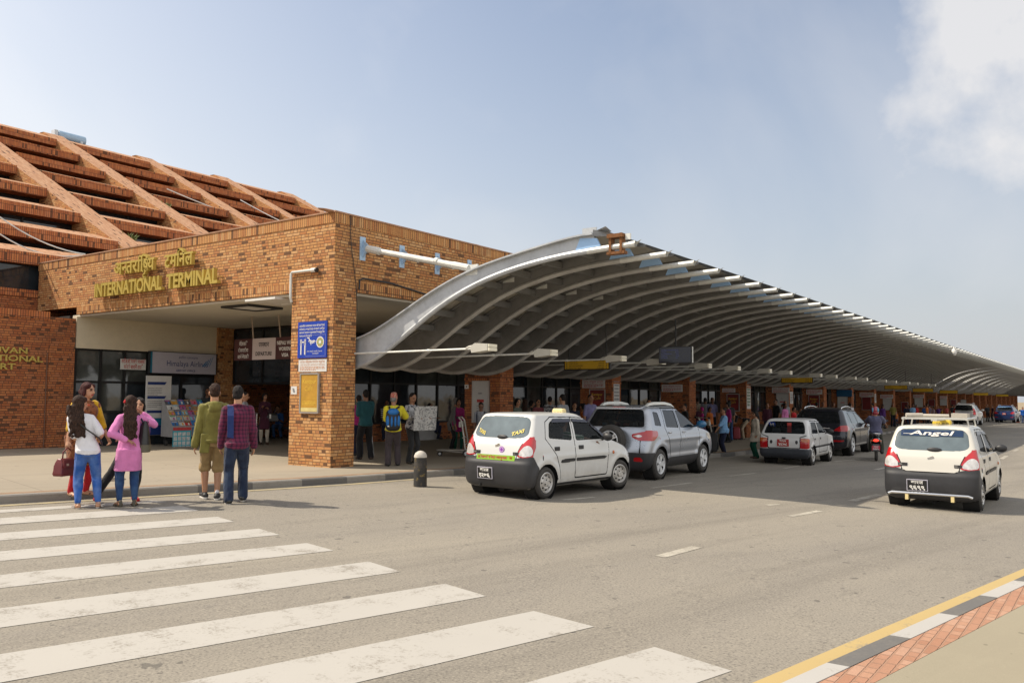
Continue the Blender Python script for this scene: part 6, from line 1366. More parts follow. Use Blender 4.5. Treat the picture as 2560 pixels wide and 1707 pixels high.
def person(label, loc, face, H=1.7, skin=SK2, sex='m', hair='short', hairm=None, top=None, bot=None, shoe=None, sleeve=1.0, hem=-.02, legs='pants', lod=1, group=None,
           lean=(0, 0), twist=0.0, head=(0, 0), hip=None, ra=None, la=None, rw=None, lw=None, rk=None, lk=None, rel=None, lel=None, loose=0.0, fat=1.0, fist=.5, skirt=0.0, collar=False, hood=False, dupatta=None, cuff=None):
    """local frame: +y ahead, +x the person's right; all lengths as fractions of the height"""
    root = thing('person', label, 'person', loc, face-PI/2, group); f = sex == 'f'
    u = lambda *a: Vector(a)*H
    hz = .52 if hip is None else hip[2]; P = u(*(hip if hip else (0, 0, hz)))
    t = Vector((lean[0], lean[1], 1)).normalized(); sw = (.078 if f else .095)*(.5+.5*fat); cw, sn = math.cos(twist), math.sin(twist)
    sx = Vector((cw, sn, 0)); neck = P+t*(.30*H); chest = P+t*(.215*H)
    shR = P+t*(.276*H)+sx*(sw*H); shL = P+t*(.276*H)-sx*(sw*H)
    hdir = Vector((t.x*.5, t.y*.5, 1)).normalized(); hc = neck+hdir*(.108*H)+Vector((0, .012*H, 0)); yaw, pit = head
    HM = Matrix.Rotation(-yaw, 3, 'Z') @ Matrix.Rotation(pit, 3, 'X'); hp = lambda x, y, z_: hc+HM @ (Vector((x, y, z_))*H)
    # limbs
    def arm(sh, wr, pole, s):
        wr = sh+u(s*.028, .03, -.315) if wr is None else u(*wr); return ik(sh, wr, .172*H, .150*H, pole or (s*.30, -.9, -.1))
    eR, wR = arm(shR, rw, rel, 1); eL, wL = arm(shL, lw, lel, -1)
    hipR, hipL = P+u(.045, 0, -.015), P+u(-.045, 0, -.015)
    def leg(h, an, pole, s):
        an = u(s*.058, 0, .045) if an is None else u(*an); return ik(h, an, .243*H, .238*H, pole or (s*.12, 1, 0))
    kR, aR = leg(hipR, ra, rk, 1); kL, aL = leg(hipL, la, lk, -1)
    vox = (.0085, .014, .026)[lod-1] if lod <= 3 else .026
    # ---- body, one skin ----
    mb = MB(); E = mb.ell; K = lambda a, b, r0, r1: mb.cap(a, b, r0*H, r1*H)
    E(hp(0, -.006, .012), (.0445*H, .056*H, .060*H), HM.to_4x4(), 16, 12); E(hp(0, .014, -.022), (.036*H, .040*H, .046*H), HM.to_4x4(), 14, 10); mb.cap(hp(0, .028, -.052), hp(0, .034, -.054), .017*H, .013*H)
    mb.cap(hp(0, .050, .010), hp(0, .062, -.016), .006*H, .0105*H); mb.cap(hp(.012, .048, -.034), hp(-.012, .048, -.034), .0065*H, .0065*H)
    for s in (1, -1): mb.ell(hp(s*.045, -.006, -.006), (.006*H, .013*H, .019*H), HM.to_4x4(), 8, 6); mb.ell(hp(s*.019, .040, .006), (.011*H, .010*H, .008*H), None, 8, 6); mb.cap(hp(s*.008, .050, .017), hp(s*.030, .044, .018), .006*H, .005*H)
    nr = .029 if f else .034
    K(neck-t*.02*H, hp(0, -.012, -.03), nr*1.1, nr); K(shR, neck-t*.006*H, .026, .026); K(shL, neck-t*.006*H, .026, .026)
    def torso(m_, k=0.0, zlo=-.04):
        R_ = []
        for s, a, b in ((-.05, .074, .058), (-.01, .084*(1.03 if f else .97), .064), (.05, .076, .058), (.11, .060 if f else .070, .048), (.17, .066 if f else .076, .054), (.225, .070 if f else .081, .058), (.262, .064 if f else .075, .048), (.290, .040, .035)):
            if s < zlo: continue
            c = P+t*(s*H); w_ = (s+.05)/.34; X = Vector((math.cos(twist*w_), math.sin(twist*w_), 0)); Yv = Vector((-X.y, X.x, 0)); a, b = (a*fat+k)*H, (b*fat+k)*H
            bo = (.012*H if (f and .16 < s < .25) else 0)+(-.006*H if s < .02 else 0)
            R_.append([c+Yv*bo+X*(a*math.copysign(abs(math.cos(q))**.85, math.cos(q)))+Yv*(b*math.copysign(abs(math.sin(q))**.85, math.sin(q))) for q in [2*PI*i/18 for i in range(18)]])
        m_.loft(R_)
    torso(mb)
    for sh, e, w_ in ((shR, eR, wR), (shL, eL, wL)): K(sh, e, .026*fat, .0215*fat); K(e, e.lerp(w_, .35), .0225, .0225); K(e.lerp(w_, .35), w_, .0225, .0150)
    for h_, k_, a_ in ((hipR, kR, aR), (hipL, kL, aL)): K(h_, k_, .048*fat, .031); K(k_, k_.lerp(a_, .3), .032, .034); K(k_.lerp(a_, .3), a_, .034, .020)
    def foot(m_, a_, s, k=0.0, only=False):
        fd = Vector((s*.25, 1, 0)).normalized(); 
        if hip and hip[2] < .45 and a_.z > .2*H: fd = Vector((s*.2, .9, -.4)).normalized()
        b_ = a_+Vector((0, 0, -.022*H)); m_.cap(b_-fd*.022*H, b_+fd*.05*H-Vector((0, 0, .004*H)), (.021+k)*H, (.020+k)*H); m_.cap(b_+fd*.05*H-Vector((0, 0, .006*H)), b_+fd*.095*H-Vector((0, 0, .010*H)), (.021+k)*H, (.013+k)*H)
        if k: m_.cap(a_+Vector((0, 0, .008*H)), b_, .024*H, .026*H)
        return fd, b_
    if not shoe: foot(mb, aR, 1); foot(mb, aL, -1)
    # hands: palm, four unequal bent fingers, thumb from the side of the palm
    for e, w_, s in ((eR, wR, 1), (eL, wL, -1)):
        d = (w_-e).normalized(); side = d.cross(Vector((0, 0, 1))) if abs(d.z) < .8 else Vector((0, 1, 0)); side = (side-d*side.dot(d)).normalized()
        if abs(d.z) >= .8 and side.y < 0: side = -side
        nrm = d.cross(side).normalized()
        if nrm.dot(Vector((-s, 0, 0))) < 0 and abs(d.z) >= .8: nrm = -nrm
        if lod <= 2:
            for i in range(3): o_ = side*((i-1)*.0125*H); mb.cap(w_+o_*.7, w_+d*.046*H+o_, .0095*H, .0088*H, 8)
            for i, (off, ln) in enumerate(((.019, .040), (.0065, .046), (-.0065, .043), (-.0185, .033))):
                a0 = w_+d*.048*H+side*(off*H); c1 = (d*math.cos(fist*.7)+nrm*math.sin(fist*.7)); c2_ = (d*math.cos(fist*1.6)+nrm*math.sin(fist*1.6)); a1 = a0+c1*(ln*.52*H); a2 = a1+c2_*(ln*.5*H); mb.cap(a0, a1, .0062*H, .0055*H, 8); mb.cap(a1, a2, .0055*H, .0045*H, 8)
            th0 = w_+d*.016*H+side*.012*H; th1 = th0+(d*.6+side*.65+nrm*.35).normalized()*.026*H; mb.cap(th0, th1, .0085*H, .0068*H, 8); mb.cap(th1, th1+(d*.85+side*.2+nrm*.4).normalized()*.022*H, .0066*H, .0052*H, 8)
        else:
            mb.cap(w_, w_+d*.04*H, .015*H, .016*H, 8)
            for i in range(4): a0 = w_+d*.045*H+side*((i-1.5)*.010*H); mb.cap(a0, a0+(d+nrm*.4).normalized()*(.034+.006*(i in (1, 2)))*H, .006*H, .005*H, 6)
            mb.cap(w_+d*.015*H+side*.012*H, w_+d*.04*H+side*.028*H, .007*H, .006*H, 6)
    me = remesh(mb, vox if lod < 3 else .018, 2 if lod < 3 else 1)
    er, el_ = hp(.019, .049, .004), hp(-.019, .049, .004); br, bl = hp(.020, .050, .019), hp(-.020, .050, .019); lp = hp(0, .052, -.034); HI = np.array(HM.transposed())
    def paint(c):
        mi = np.zeros(len(c), int); A = lambda p: (c-np.array(p)) @ HI.T/H
        for p in (er, el_): d = A(p); mi[(d[:, 0]/.0125)**2+(d[:, 1]/.016)**2+(d[:, 2]/.0062)**2 < 1] = 2
        for p in (br, bl): d = A(p); mi[(d[:, 0]/.015)**2+(d[:, 1]/.02)**2+(d[:, 2]/.0042)**2 < 1] = 3
        d = A(lp); mi[(d[:, 0]/.0165)**2+(d[:, 1]/.016)**2+(d[:, 2]/.0078)**2 < 1] = 1
        return mi
    lipm = LIP if f else pm('lips_plain_'+skin.name, tuple(x*.62 for x in skin.node_tree.nodes['Principled BSDF'].inputs['Base Color'].default_value[:3]) if 0 else (.20, .085, .06), .5)
    skinobj('body', me, [skin, lipm, EYE, BROW], root, paint)
    # ---- clothes ----
    gv = (.010, .015, .026)[min(lod, 3)-1]; G2_ = .010+loose*.5
    if bot is not None:
        mb = MB(); k = .006+loose*.6
        R_ = []
        for s, a, b in ((-.06, .068, .052), (-.01, .080, .058), (.05, .066, .048)): c = P+t*(s*H) if s > -.03 else P+Vector((0, 0, s*H)); R_.append([c+Vector((a*fat*H*math.cos(q)*1.0+k*H*math.cos(q), (b*fat+k)*H*math.sin(q)-.004*H, 0)) for q in [2*PI*i/16 for i in range(16)]])
        mb.loft(R_)
        for h_, k_, a_ in ((hipR, kR, aR), (hipL, kL, aL)):
            mb.cap(h_, k_, (.048*fat+k)*H, (.032+k*1.15)*H)
            if legs == 'shorts': e_ = k_.lerp(a_, .04); mb.cap(k_, e_, (.040+k)*H, (.040+k)*H)
            else:
                m_ = k_.lerp(a_, .32); e_ = k_.lerp(a_, .93 if legs == 'crop' else 1.02); tight = legs in ('leggings', 'crop')
                mb.cap(k_, m_, (.032+k)*H, (.0335+k*.9)*H); mb.cap(m_, e_, (.0335+k*.9)*H, ((.0225 if tight else .031)+k*(.4 if tight else 1))*H)
        o_ = skinobj('trousers' if legs != 'shorts' else 'shorts', remesh(mb, gv, 2), [bot], root)
    if shoe is not None:
        for a_, s in ((aR, 1), (aL, -1)):
            mb = MB(); fd, b_ = foot(mb, a_, s, .005); so_ = skinobj('shoe', remesh(mb, min(gv, .012), 1), [shoe], root)
            if lod == 1:
                q = MB(); q.cap(b_-fd*.02*H-Vector((0, 0, .019*H)), b_+fd*.09*H-Vector((0, 0, .021*H)), .010*H, .009*H); q.cap(b_-fd*.02*H-Vector((0, 0, .019*H)), b_+fd*.04*H-Vector((0, 0, .02*H)), .020*H, .022*H); skinobj('sole', remesh(q, .010, 1), [SOLE], so_)
    if top is not None:
        mb = MB(); k = .008+loose; torso(mb, k, -.03); K2 = lambda a, b, r0, r1: mb.cap(a, b, r0*H, r1*H)
        K2(shR, neck-t*.010*H, .028+k*.5, .036+k*.4); K2(shL, neck-t*.010*H, .028+k*.5, .036+k*.4)
        for sh, e, w_ in ((shR, eR, wR), (shL, eL, wL)):
            kk = .006+loose*.8
            if sleeve <= .5: K2(sh, sh.lerp(e, sleeve*2), .028*fat+kk, .026*fat+kk*1.3)
            else: K2(sh, e, .028*fat+kk, .024*fat+kk); K2(e, e.lerp(w_, (sleeve-.5)*2), .025*fat+kk, .019+kk)
        if hem > -.2:
            lo = P.z/H-.0 if 0 else None; R_ = []
            feet = ((kR+kL)/2) if hem > .12 else P; n_ = 6
            for i in range(n_):
                s = i/(n_-1); zz = -.0-hem*s if hem > 0 else .03-(.03+abs(hem)+.03)*s
                if hem <= 0: zz = .04-(.04-hem*1.0)*s*0-(.04+.055+hem)*s
                fr = min(1, max(0, -zz/.25)); c = P+Vector((0, 0, zz*H)); kn = (kR+kL)/2; c = c+Vector(((kn.x-P.x)*fr, (kn.y-P.y)*fr*.8, 0))
                a = .087*fat+k+skirt*s; b = .080*fat+k+skirt*.8*s
                if hem > 0: a = max(a, (abs(kR.x-kL.x)/2/H*fr+.042+k)); b = max(b, abs(kR.y-kL.y)/2/H*fr+.055+k)
                R_.append([c+Vector((a*H*math.copysign(abs(math.cos(q))**.8, math.cos(q)), b*H*math.copysign(abs(math.sin(q))**.8, math.sin(q)), (.012*H*math.cos(2*q) if (i == n_-1 and hem < .1) else 0))) for q in [2*PI*j/18 for j in range(18)]])
            if hip is None or hip[2] > .4: mb.loft(R_)
        if hood:
            for i in range(9): a = R(-100+i*25); c = neck+Vector((math.sin(a)*.052*H, -math.cos(a)*.045*H-.012*H, (.012-.010*abs(i-4)/4)*H)); mb.ell(c, (.026*H, .028*H, .026*H), None, 8, 6)
            mb.ell(neck+u(0, -.062, -.022), (.058*H, .030*H, .045*H), None, 10, 8)
        if collar: mb.tube([neck+t*.012*H+Vector((math.cos(q)*.043*H, math.sin(q)*.043*H, .012*H*math.sin(-q))) for q in [2*PI*i/14 for i in range(15)]], .011*H, 8)
        skinobj('top' if hem < .1 else 'tunic', remesh(mb, gv, 3 if lod == 1 else 2), [top], root)
    # ---- hair ----
    hm = hairm or HB; mb = MB(); HM4 = HM.to_4x4(); hv = (.0095, .013, .022)[min(lod, 3)-1]; el = lambda x, y, z_, a, b, c: mb.ell(hp(x, y, z_), (a*H, b*H, c*H), HM4, 14, 10)
    if hair in ('short', 'bald'):
        el(0, -.014, .026, .0475, .054, .053); el(0, -.030, -.004, .044, .034, .040)
        if lod == 1:
            for i in range(40): a = random.uniform(0, 6.28); b = random.uniform(.1, 1.0); el(.044*b*math.cos(a), -.010+.050*b*math.sin(a), .026+.052*math.sqrt(max(0, 1-b*b*.9)), .010, .010, .007)
    elif hair in ('long', 'wavy', 'ponytail', 'bun', 'covered'):
        el(0, -.014, .022, .0505, .058, .058); el(0, -.034, -.018, .047, .034, .052); el(.028, .014, .040, .026, .030, .026); el(-.028, .014, .040, .026, .030, .026)
        for s in (1, -1): el(s*.044, -.008, -.018, .012, .024, .040)
        if hair in ('long', 'wavy'):
            L_ = .24 if hair == 'wavy' else .27; rr = random.Random(len(label)); back = -.078
            for i in range(11):
                q = i/10; wv = (.010*math.sin(q*9) if hair == 'wavy' else 0); p = hp(0, -.038, -.03)+Vector((0, (back+.038)*H*min(1, q*2)-.004*H, -q*L_*H))-Vector((t.x, t.y, 0))*q*L_*H*.6
                mb.ell(p+Vector((wv*H, 0, 0)), ((.054+.004*math.sin(q*3))*H*(1-.45*max(0, q-.6)), .024*H*(1.1-.4*q), .026*H), None, 12, 8)
                if hair == 'wavy' or lod == 1:
                    for j in range(5): mb.ell(p+Vector(((-.048+.024*j+rr.uniform(-.008, .008))*H, -.016*H+rr.uniform(-.006, .006)*H, rr.uniform(-.015, .01)*H)), (.012*H, .012*H, .020*H), None, 8, 6)
                    if hair == 'wavy': mb.ell(p+Vector(((-.058+rr.uniform(-.01, .01))*H, .012*H, 0)), (.018*H, .018*H, .022*H), None, 8, 6)
        elif hair == 'ponytail':
            for i in range(6): mb.ell(hp(0, -.062, -.005)+Vector((0, -.006*i*H, -.03*i*H)), (.020*H*(1-i*.07), .020*H, .024*H), None, 8, 6)
        elif hair == 'bun': el(0, -.066, -.012, .030, .026, .030)
    elif hair == 'helmet':
        el(0, -.004, .018, .066, .078, .074); el(0, -.01, -.03, .062, .066, .05)
    elif hair == 'topi':
        el(0, -.022, .004, .046, .048, .042); el(0, -.03, -.012, .042, .03, .036)
    hobj = skinobj('hair' if hair != 'helmet' else 'helmet', remesh(mb, hv, 2), [hm], root)
    if hair == 'topi':
        mb = MB(); rings = []
        for zz, a, b in ((.018, .049, .060), (.055, .046, .057), (.085, .040, .046), (.095, .03, .03)): rings.append([hp(a*math.cos(q), -.004+b*math.sin(q)-(zz-.018)*.25, zz+.010*math.sin(q)*((zz-.018)/.08)) for q in [2*PI*i/20 for i in range(20)]])
        mb.loft(rings); mb.build('cap', fabric('topi_print', (.42, .10, .08), 'print', (.55, .42, .30), sc_=2.2), root, smooth=40)
    root['_'] = 0; del root['_']
    J = dict(P=P, neck=neck, chest=chest, shR=shR, shL=shL, eR=eR, eL=eL, wR=wR, wL=wL, hc=hc, kR=kR, kL=kL, aR=aR, aL=aL, H=H, t=t, hp=hp)
    PEOPLE.append(root); return root, J
SOLE = pm('shoe_sole', (.45, .43, .40), .7)
MW_ = lambda root: Matrix.Translation(root.location) @ Matrix.Rotation(root.rotation_euler.z, 4, 'Z')
BLK = fabric('cloth_black', (.014, .014, .016)); NVY = fabric('cloth_navy', (.014, .018, .045)); LEA = pm('black_leather', (.018, .017, .016), .35, var=.15, scale=9, bump=.002); BRL = pm('brown_leather', (.07, .04, .025), .45, var=.2)
JEB = fabric('denim_bright', (.018, .085, .33), 'fade', (.13, .22, .46)); JEM = fabric('denim_mid', (.016, .045, .13), 'fade', (.05, .11, .22)); JED = fabric('denim_dark', (.014, .022, .050), 'fade', (.035, .055, .10))
WHT = fabric('cloth_white', (.66, .65, .68), var=.04); YELK = fabric('cloth_yellow', (.56, .33, .012)); BRK = fabric('kurta_brown_print', (.22, .075, .025), 'print', (.10, .03, .012), sc_=1.6)
PNK = fabric('cloth_pink', (.60, .19, .42), var=.07); OLV = fabric('cloth_olive', (.185, .165, .040), var=.12); KHA = fabric('cloth_khaki', (.33, .225, .10), var=.08); PLD = fabric('plaid_maroon', (.135, .018, .052), 'plaid', (.015, .006, .022)); REDC = fabric('cloth_red', (.45, .015, .02)); PUR = fabric('cloth_purple', (.07, .02, .14))
MARC = fabric('cloth_maroon', (.050, .010, .022)); TEA = fabric('cloth_teal', (.018, .085, .10)); YLW = fabric('cloth_bright_yellow', (.66, .58, .03), var=.05); GRB = fabric('cloth_grey_brown', (.055, .042, .045)); CHA = fabric('cloth_charcoal', (.035, .036, .038)); STR = fabric('striped_black_white', (.012, .012, .014), 'stripe', (.55, .55, .55)); GRY = fabric('cloth_grey', (.30, .31, .34), var=.06)
BLU = fabric('cloth_sky_blue', (.20, .38, .62), var=.07); BLD = fabric('cloth_blue', (.02, .08, .24)); CRM = fabric('cloth_cream', (.46, .40, .32), var=.07); GRNC = fabric('cloth_green', (.006, .085, .05)); MAG = fabric('cloth_magenta', (.30, .015, .13)); ORG = fabric('cloth_orange', (.50, .13, .02)); WPR = fabric('white_print_shirt', (.55, .55, .56), 'print', (.05, .05, .07)); LIL = fabric('cloth_lilac', (.20, .19, .34)); SLT = fabric('cloth_slate', (.085, .085, .14)); BEI = fabric('cloth_beige', (.36, .29, .20))
CYN = fabric('cloth_cyan', (.05, .30, .48)); RYB = fabric('cloth_royal_blue', (.01, .10, .42))
AWAY = math.atan2(.89, .45)                      # heading of the line of sight through the left of the picture
def at(u, v, dz=0.0): p = g(u, v, dz); return (p.x, p.y, gz(p.x, p.y)+dz+.002)
# -- the group on the kerb --
pA, jA = person('woman in a white top and bright blue jeans seen from behind, long wavy dark hair', at(200, 1167), R(66), 1.60, SK1, 'f', 'wavy', HBR, WHT, JEB, None, .42, .035, 'crop', 1, 'women talking at the kerb', head=(R(62), R(-4)), ra=(.085, -.01, .045), la=(-.075, .0, .045), rw=(.070, .09, .59), lw=(-.06, .13, .60), loose=.006, lean=(-.22, .02), hip=(-.01, 0, .515))
for s, a in ((1, 'aR'), (-1, 'aL')):
    mb = MB(); q = jA[a]; fd = Vector((s*.25, 1, 0)).normalized(); mb.cap(q+Vector((0, 0, -.062))-fd*.04, q+Vector((0, 0, -.064))+fd*.17, .022, .02)
    for k in (.02, .06, .10, .14): c = q+fd*k+Vector((0, 0, -.03-.12*k)); sd = Vector((fd.y, -fd.x, 0)); mb.tube([c-sd*.042-Vector((0, 0, .03)), c-sd*.03+Vector((0, 0, .008)), c+sd*.03+Vector((0, 0, .008)), c+sd*.042-Vector((0, 0, .03))], .008, 6)
    mb.tube([q+Vector((.034, 0, -.0)), q+Vector((0, .036, .0)), q+Vector((-.034, 0, 0)), q+Vector((0, -.036, 0)), q+Vector((.034, 0, 0))], .007, 6); mb.build('sandal', pm('sandal_white', (.50, .45, .40), .5), pA, smooth=40)
mb = MB(); mb.tube([jA['shL']+Vector((.01, -.075, .02)), jA['chest']+Vector((.0, -.128, -.02)), jA['P']+Vector((.13, -.125, .16)), jA['P']+Vector((.178, -.03, .05)), jA['P']+Vector((.165, .07, .12))], .011, 6); mb.build('bag_strap', LEA, pA, smooth=True)
mb = MB(); mb.tube([jA['eR'].lerp(jA['wR'], .9)+Vector((math.cos(q)*.028, math.sin(q)*.012, math.sin(q)*.026)) for q in [2*PI*i/10 for i in range(11)]], .006, 6); mb.build('bangle', GOLD, pA)
pB, jB = person('woman with dark red hair in a brown patterned tunic with yellow sleeves', at(180, 1137, .12), R(278), 1.66, SK1, 'f', 'bun', HRD, BRK, REDC, None, .05, .235, 'leggings', 1, 'women talking at the kerb', head=(R(-16), R(-3)), rw=(.155, .045, .475), lw=(-.235, .05, .50), fat=1.28, loose=.006, ra=(.075, 0, .045), la=(-.055, .02, .045), fist=1.1, lean=(-.13, 0))
pB['label'] = 'woman with dark red hair in a brown patterned tunic with yellow sleeves'
mb = MB()
for sh, e, w_ in ((jB['shR'], jB['eR'], jB['wR']), (jB['shL'], jB['eL'], jB['wL'])): mb.cap(sh, e, .080, .068); mb.cap(e, e.lerp(w_, .28), .066, .060)
skinobj('sleeve', remesh(mb, .012, 2), [YELK], pB)
mb = MB()
for e, w_ in ((jB['eR'], jB['wR']), (jB['eL'], jB['wL'])): mb.cap(e.lerp(w_, .30), e.lerp(w_, .33), .055, .055)
skinobj('cuff', remesh(mb, .012, 1), [MARC], pB)
mb = MB(); z0 = jB['neck'].z; 
for i in range(9): mb.ell((.0, jB['chest'].y+.118-.004*abs(i-4), z0-.10-i*.035), (.009, .009, .009), n=6, m=5)
mb.build('button', SWH, pB)
mb = MB(); mb.prism([(-.05, z0-.02), (.05, z0-.02), (.028, z0-.42), (-.028, z0-.42)], jB['chest'].y+.098, jB['chest'].y+.112); mb.build('front_placket', fabric('cloth_orange_red', (.48, .09, .04)), pB)
mb = MB(); P_ = jB['P']; mb.loft([[P_+Vector((a*math.cos(q), a*.75*math.sin(q), zz)) for q in [2*PI*i/20 for i in range(20)]] for zz, a in ((-.36, .20), (-.42, .205))], cap=False); mb.build('hem_band', YELK, pB, smooth=True)
for s, a in ((1, 'aR'), (-1, 'aL')):
    q = jB[a]; fd = Vector((s*.25, 1, 0)).normalized(); mb = MB(); mb.cap(q+Vector((0, 0, -.064))-fd*.05, q+Vector((0, 0, -.066))+fd*.18, .02, .018); sd = Vector((fd.y, -fd.x, 0)); c = q+fd*.10+Vector((0, 0, -.035)); mb.tube([c-sd*.045-Vector((0, 0, .025)), c+Vector((0, 0, .005)), c+sd*.045-Vector((0, 0, .025))], .012, 6); mb.build('sandal', BRL, pB, smooth=40)
pC, jC = person('woman in a pink tunic seen from behind, long brown hair with a red clip', at(292, 1163), R(68), 1.59, SK2, 'f', 'long', HBR, PNK, JEM, None, .93, .20, 'crop', 1, 'women talking at the kerb', head=(R(14), R(-3)), lw=(-.025, -.085, .60), lel=(-1, -.2, -.3), rw=(.125, .13, .84), rel=(1, -.1, -.9), ra=(.062, .02, .045), la=(-.062, .03, .045), loose=.004, skirt=.012, fat=1.06)
mb = MB(); mb.ell(jC['hp'](-.040, -.036, .022), (.022, .022, .022)); mb.ell(jC['hp'](-.046, -.046, .012), (.018, .018, .016)); mb.build('hair_clip', REDC, pC, smooth=True)
for s, a in ((1, 'aR'), (-1, 'aL')):
    q = jC[a]; fd = Vector((s*.25, 1, 0)).normalized(); sd = Vector((fd.y, -fd.x, 0)); mb = MB(); mb.cap(q+Vector((0, 0, -.062))-fd*.05, q+Vector((0, 0, -.064))+fd*.17, .022, .02); mb.cap(q+Vector((0, 0, -.055))-fd*.045, q+Vector((0, 0, .0))-fd*.038, .028, .025)
    for k in (.0, .05, .10): c = q+fd*k+Vector((0, 0, -.02-.2*k)); mb.tube([c-sd*.045-Vector((0, 0, .03)), c+Vector((0, 0, .012)), c+sd*.045-Vector((0, 0, .03))], .012, 6)
    mb.build('sandal', pm('sandal_olive', (.07, .06, .04), .6), pC, smooth=40)
pD, jD = person('woman in black leggings and red trainers, hugging the one in pink', at(292, 1149), R(245), 1.60, SK1, 'f', 'ponytail', HB, PUR, BLK, REDC, .95, .06, 'leggings', 1, 'women talking at the kerb', head=(R(14), R(2)), hip=(-.02, 0, .50), ra=(.28, .08, .045), la=(-.06, .04, .045), lw=(-.02, .22, .64), rw=(.10, .15, .60), lel=(-.8, .1, -.6), lean=(-.16, .03))
# -- two men walking away --
pE, jE = person('young man in an olive hooded jumper and khaki shorts walking away', at(486, 1148), R(60), 1.79, SK1, 'm', 'short', HBR, OLV, KHA, None, 1.0, .015, 'shorts', 1, 'two men walking to the terminal', ra=(.045, .02, .045), la=(-.05, .10, .050), rw=(.115, .06, .50), lw=(-.145, .02, .475), loose=.012, hood=True, fat=.94)
TRN = pm('trainer_black', (.02, .02, .022), .6)
for s, a in ((1, 'aR'), (-1, 'aL')):
    q = jE[a]; fd = Vector((s*.25, 1, 0)).normalized(); mb = MB(); b_ = q+Vector((0, 0, -.035)); mb.cap(b_-fd*.04, b_+fd*.10, .047, .042); mb.cap(b_+fd*.10, b_+fd*.19, .042, .03); mb.cap(q, b_, .043, .045); sh_ = skinobj('shoe', remesh(mb, .01, 2), [TRN], pE)
    mb = MB(); mb.cap(b_-fd*.055-Vector((0, 0, .032)), b_+fd*.19-Vector((0, 0, .034)), .024, .018); mb.cap(b_-fd*.04-Vector((0, 0, .03)), b_+fd*.11-Vector((0, 0, .032)), .042, .042); skinobj('sole', remesh(mb, .011, 1), [SWH], sh_)
    mb = MB(); mb.cap(q+Vector((0, 0, .0)), q+Vector((0, 0, .045)), .036, .035); skinobj('sock', remesh(mb, .012, 1), [WHT], pE)
mb = MB()                                           # uneven tail of the jumper hanging at the left
P_ = jE['P']; mb.loft([[P_+Vector((x, y, zz)) for x, y in ((-.19-d, -.10), (-.05-d, -.13), (-.05-d, -.09), (-.19-d, -.05))] for zz, d in ((.10, 0), (-.06, .005), (-.20, .02))]); skinobj('jumper_tail', remesh(mb, .012, 3), [OLV], pE)
pF, jF = person('man in a maroon plaid jacket and dark jeans walking away, blue shoulder strap', at(541, 1156), R(57), 1.76, SK1, 'm', 'short', HB, PLD, JED, LEA, 1.0, .045, 'pants', 1, 'two men walking to the terminal', head=(R(18), R(2)), ra=(.065, .10, .055), la=(-.06, -.02, .045), rw=(.140, .05, .485), lw=(-.130, .07, .49), loose=.010, collar=True, fat=1.0)
mb = MB(); mb.loft([[Vector((x+dx, y, zz)) for x, y in ((-.045, -.012), (.045, -.012), (.045, .012), (-.045, .012))] for dx, y0, zz in ((0, 0, 0),)] if 0 else [[jF['shL']+Vector((.055+a, b+.045, .055+c)) for a, b, c in ((-.045, -.10, .01), (.045, -.10, .012), (.045, .02, .03), (-.045, .02, .025))], [jF['shL']+Vector((.055+a, b, c)) for a, b, c in ((-.045, -.145, -.08), (.045, -.148, -.08), (.045, -.125, -.08), (-.045, -.12, -.08))], [jF['shL']+Vector((.06+a, b, c)) for a, b, c in ((-.045, -.15, -.40), (.045, -.155, -.42), (.045, -.13, -.42), (-.045, -.13, -.40))]]); mb.build('shoulder_strap', fabric('strap_blue', (.018, .035, .13)), pF, smooth=30)
# -- things they carry --
def wpos(root, v): return MW_(root) @ Vector(v)
OX = pm('oxblood_leather', (.13, .018, .02), .38, var=.12, scale=6, bump=.002)
hb = thing('handbag', 'oxblood leather handbag hanging from the hand of the woman in yellow sleeves', 'handbag', wpos(pB, jB['wR']+Vector((.02, .03, -.50))), R(20))
mb = MB(); mb.loft([[Vector((sx*a, sy*b, zz)) for sx, sy in ((-1, -1), (1, -1), (1, 1), (-1, 1))] for zz, a, b in ((0, .175, .075), (.03, .185, .085), (.18, .165, .07), (.25, .15, .035))]); skinobj('bag_body', remesh(mb, .012, 2), [OX], hb)
mb = MB(); mb.loft([[Vector((sx*a, -b, zz)) for sx, b in ((-1, .06), (1, .06), (1, .095), (-1, .095))] for zz, a in ((.12, .15), (.24, .155))]); mb.build('flap', OX, hb)
mb = MB(); mb.tube([(-.09, 0, .23), (-.08, 0, .34), (0, 0, .40), (.08, 0, .34), (.09, 0, .23)], .010, 8); mb.build('handle', OX, hb, smooth=True); mb = MB()
for x in (-.09, .09): mb.box(x-.02, x+.02, -.10, -.094, .15, .18)
mb.build('clasp', pm('clasp_metal', (.6, .5, .4), .3, .7), hb)
tb = thing('shoulder_bag', 'black bucket shoulder bag with an olive base on the woman in pink', 'bag', wpos(pC, jC['P']+Vector((.20, .02, .06))), R(60))
mb = MB(); mb.loft([[Vector((a*math.cos(q), b*math.sin(q), zz)) for q in [2*PI*i/16 for i in range(16)]] for zz, a, b in ((-.10, .13, .085), (.0, .135, .09), (.25, .10, .06), (.34, .06, .03))]); skinobj('bag_body', remesh(mb, .012, 2), [LEA], tb)
mb = MB(); mb.loft([[Vector((a*math.cos(q), b*math.sin(q), zz)) for q in [2*PI*i/16 for i in range(16)]] for zz, a, b in ((-.115, .128, .083), (-.10, .138, .094), (-.005, .141, .096))]); mb.build('base', pm('olive_leather', (.10, .09, .06), .5), tb, smooth=30)
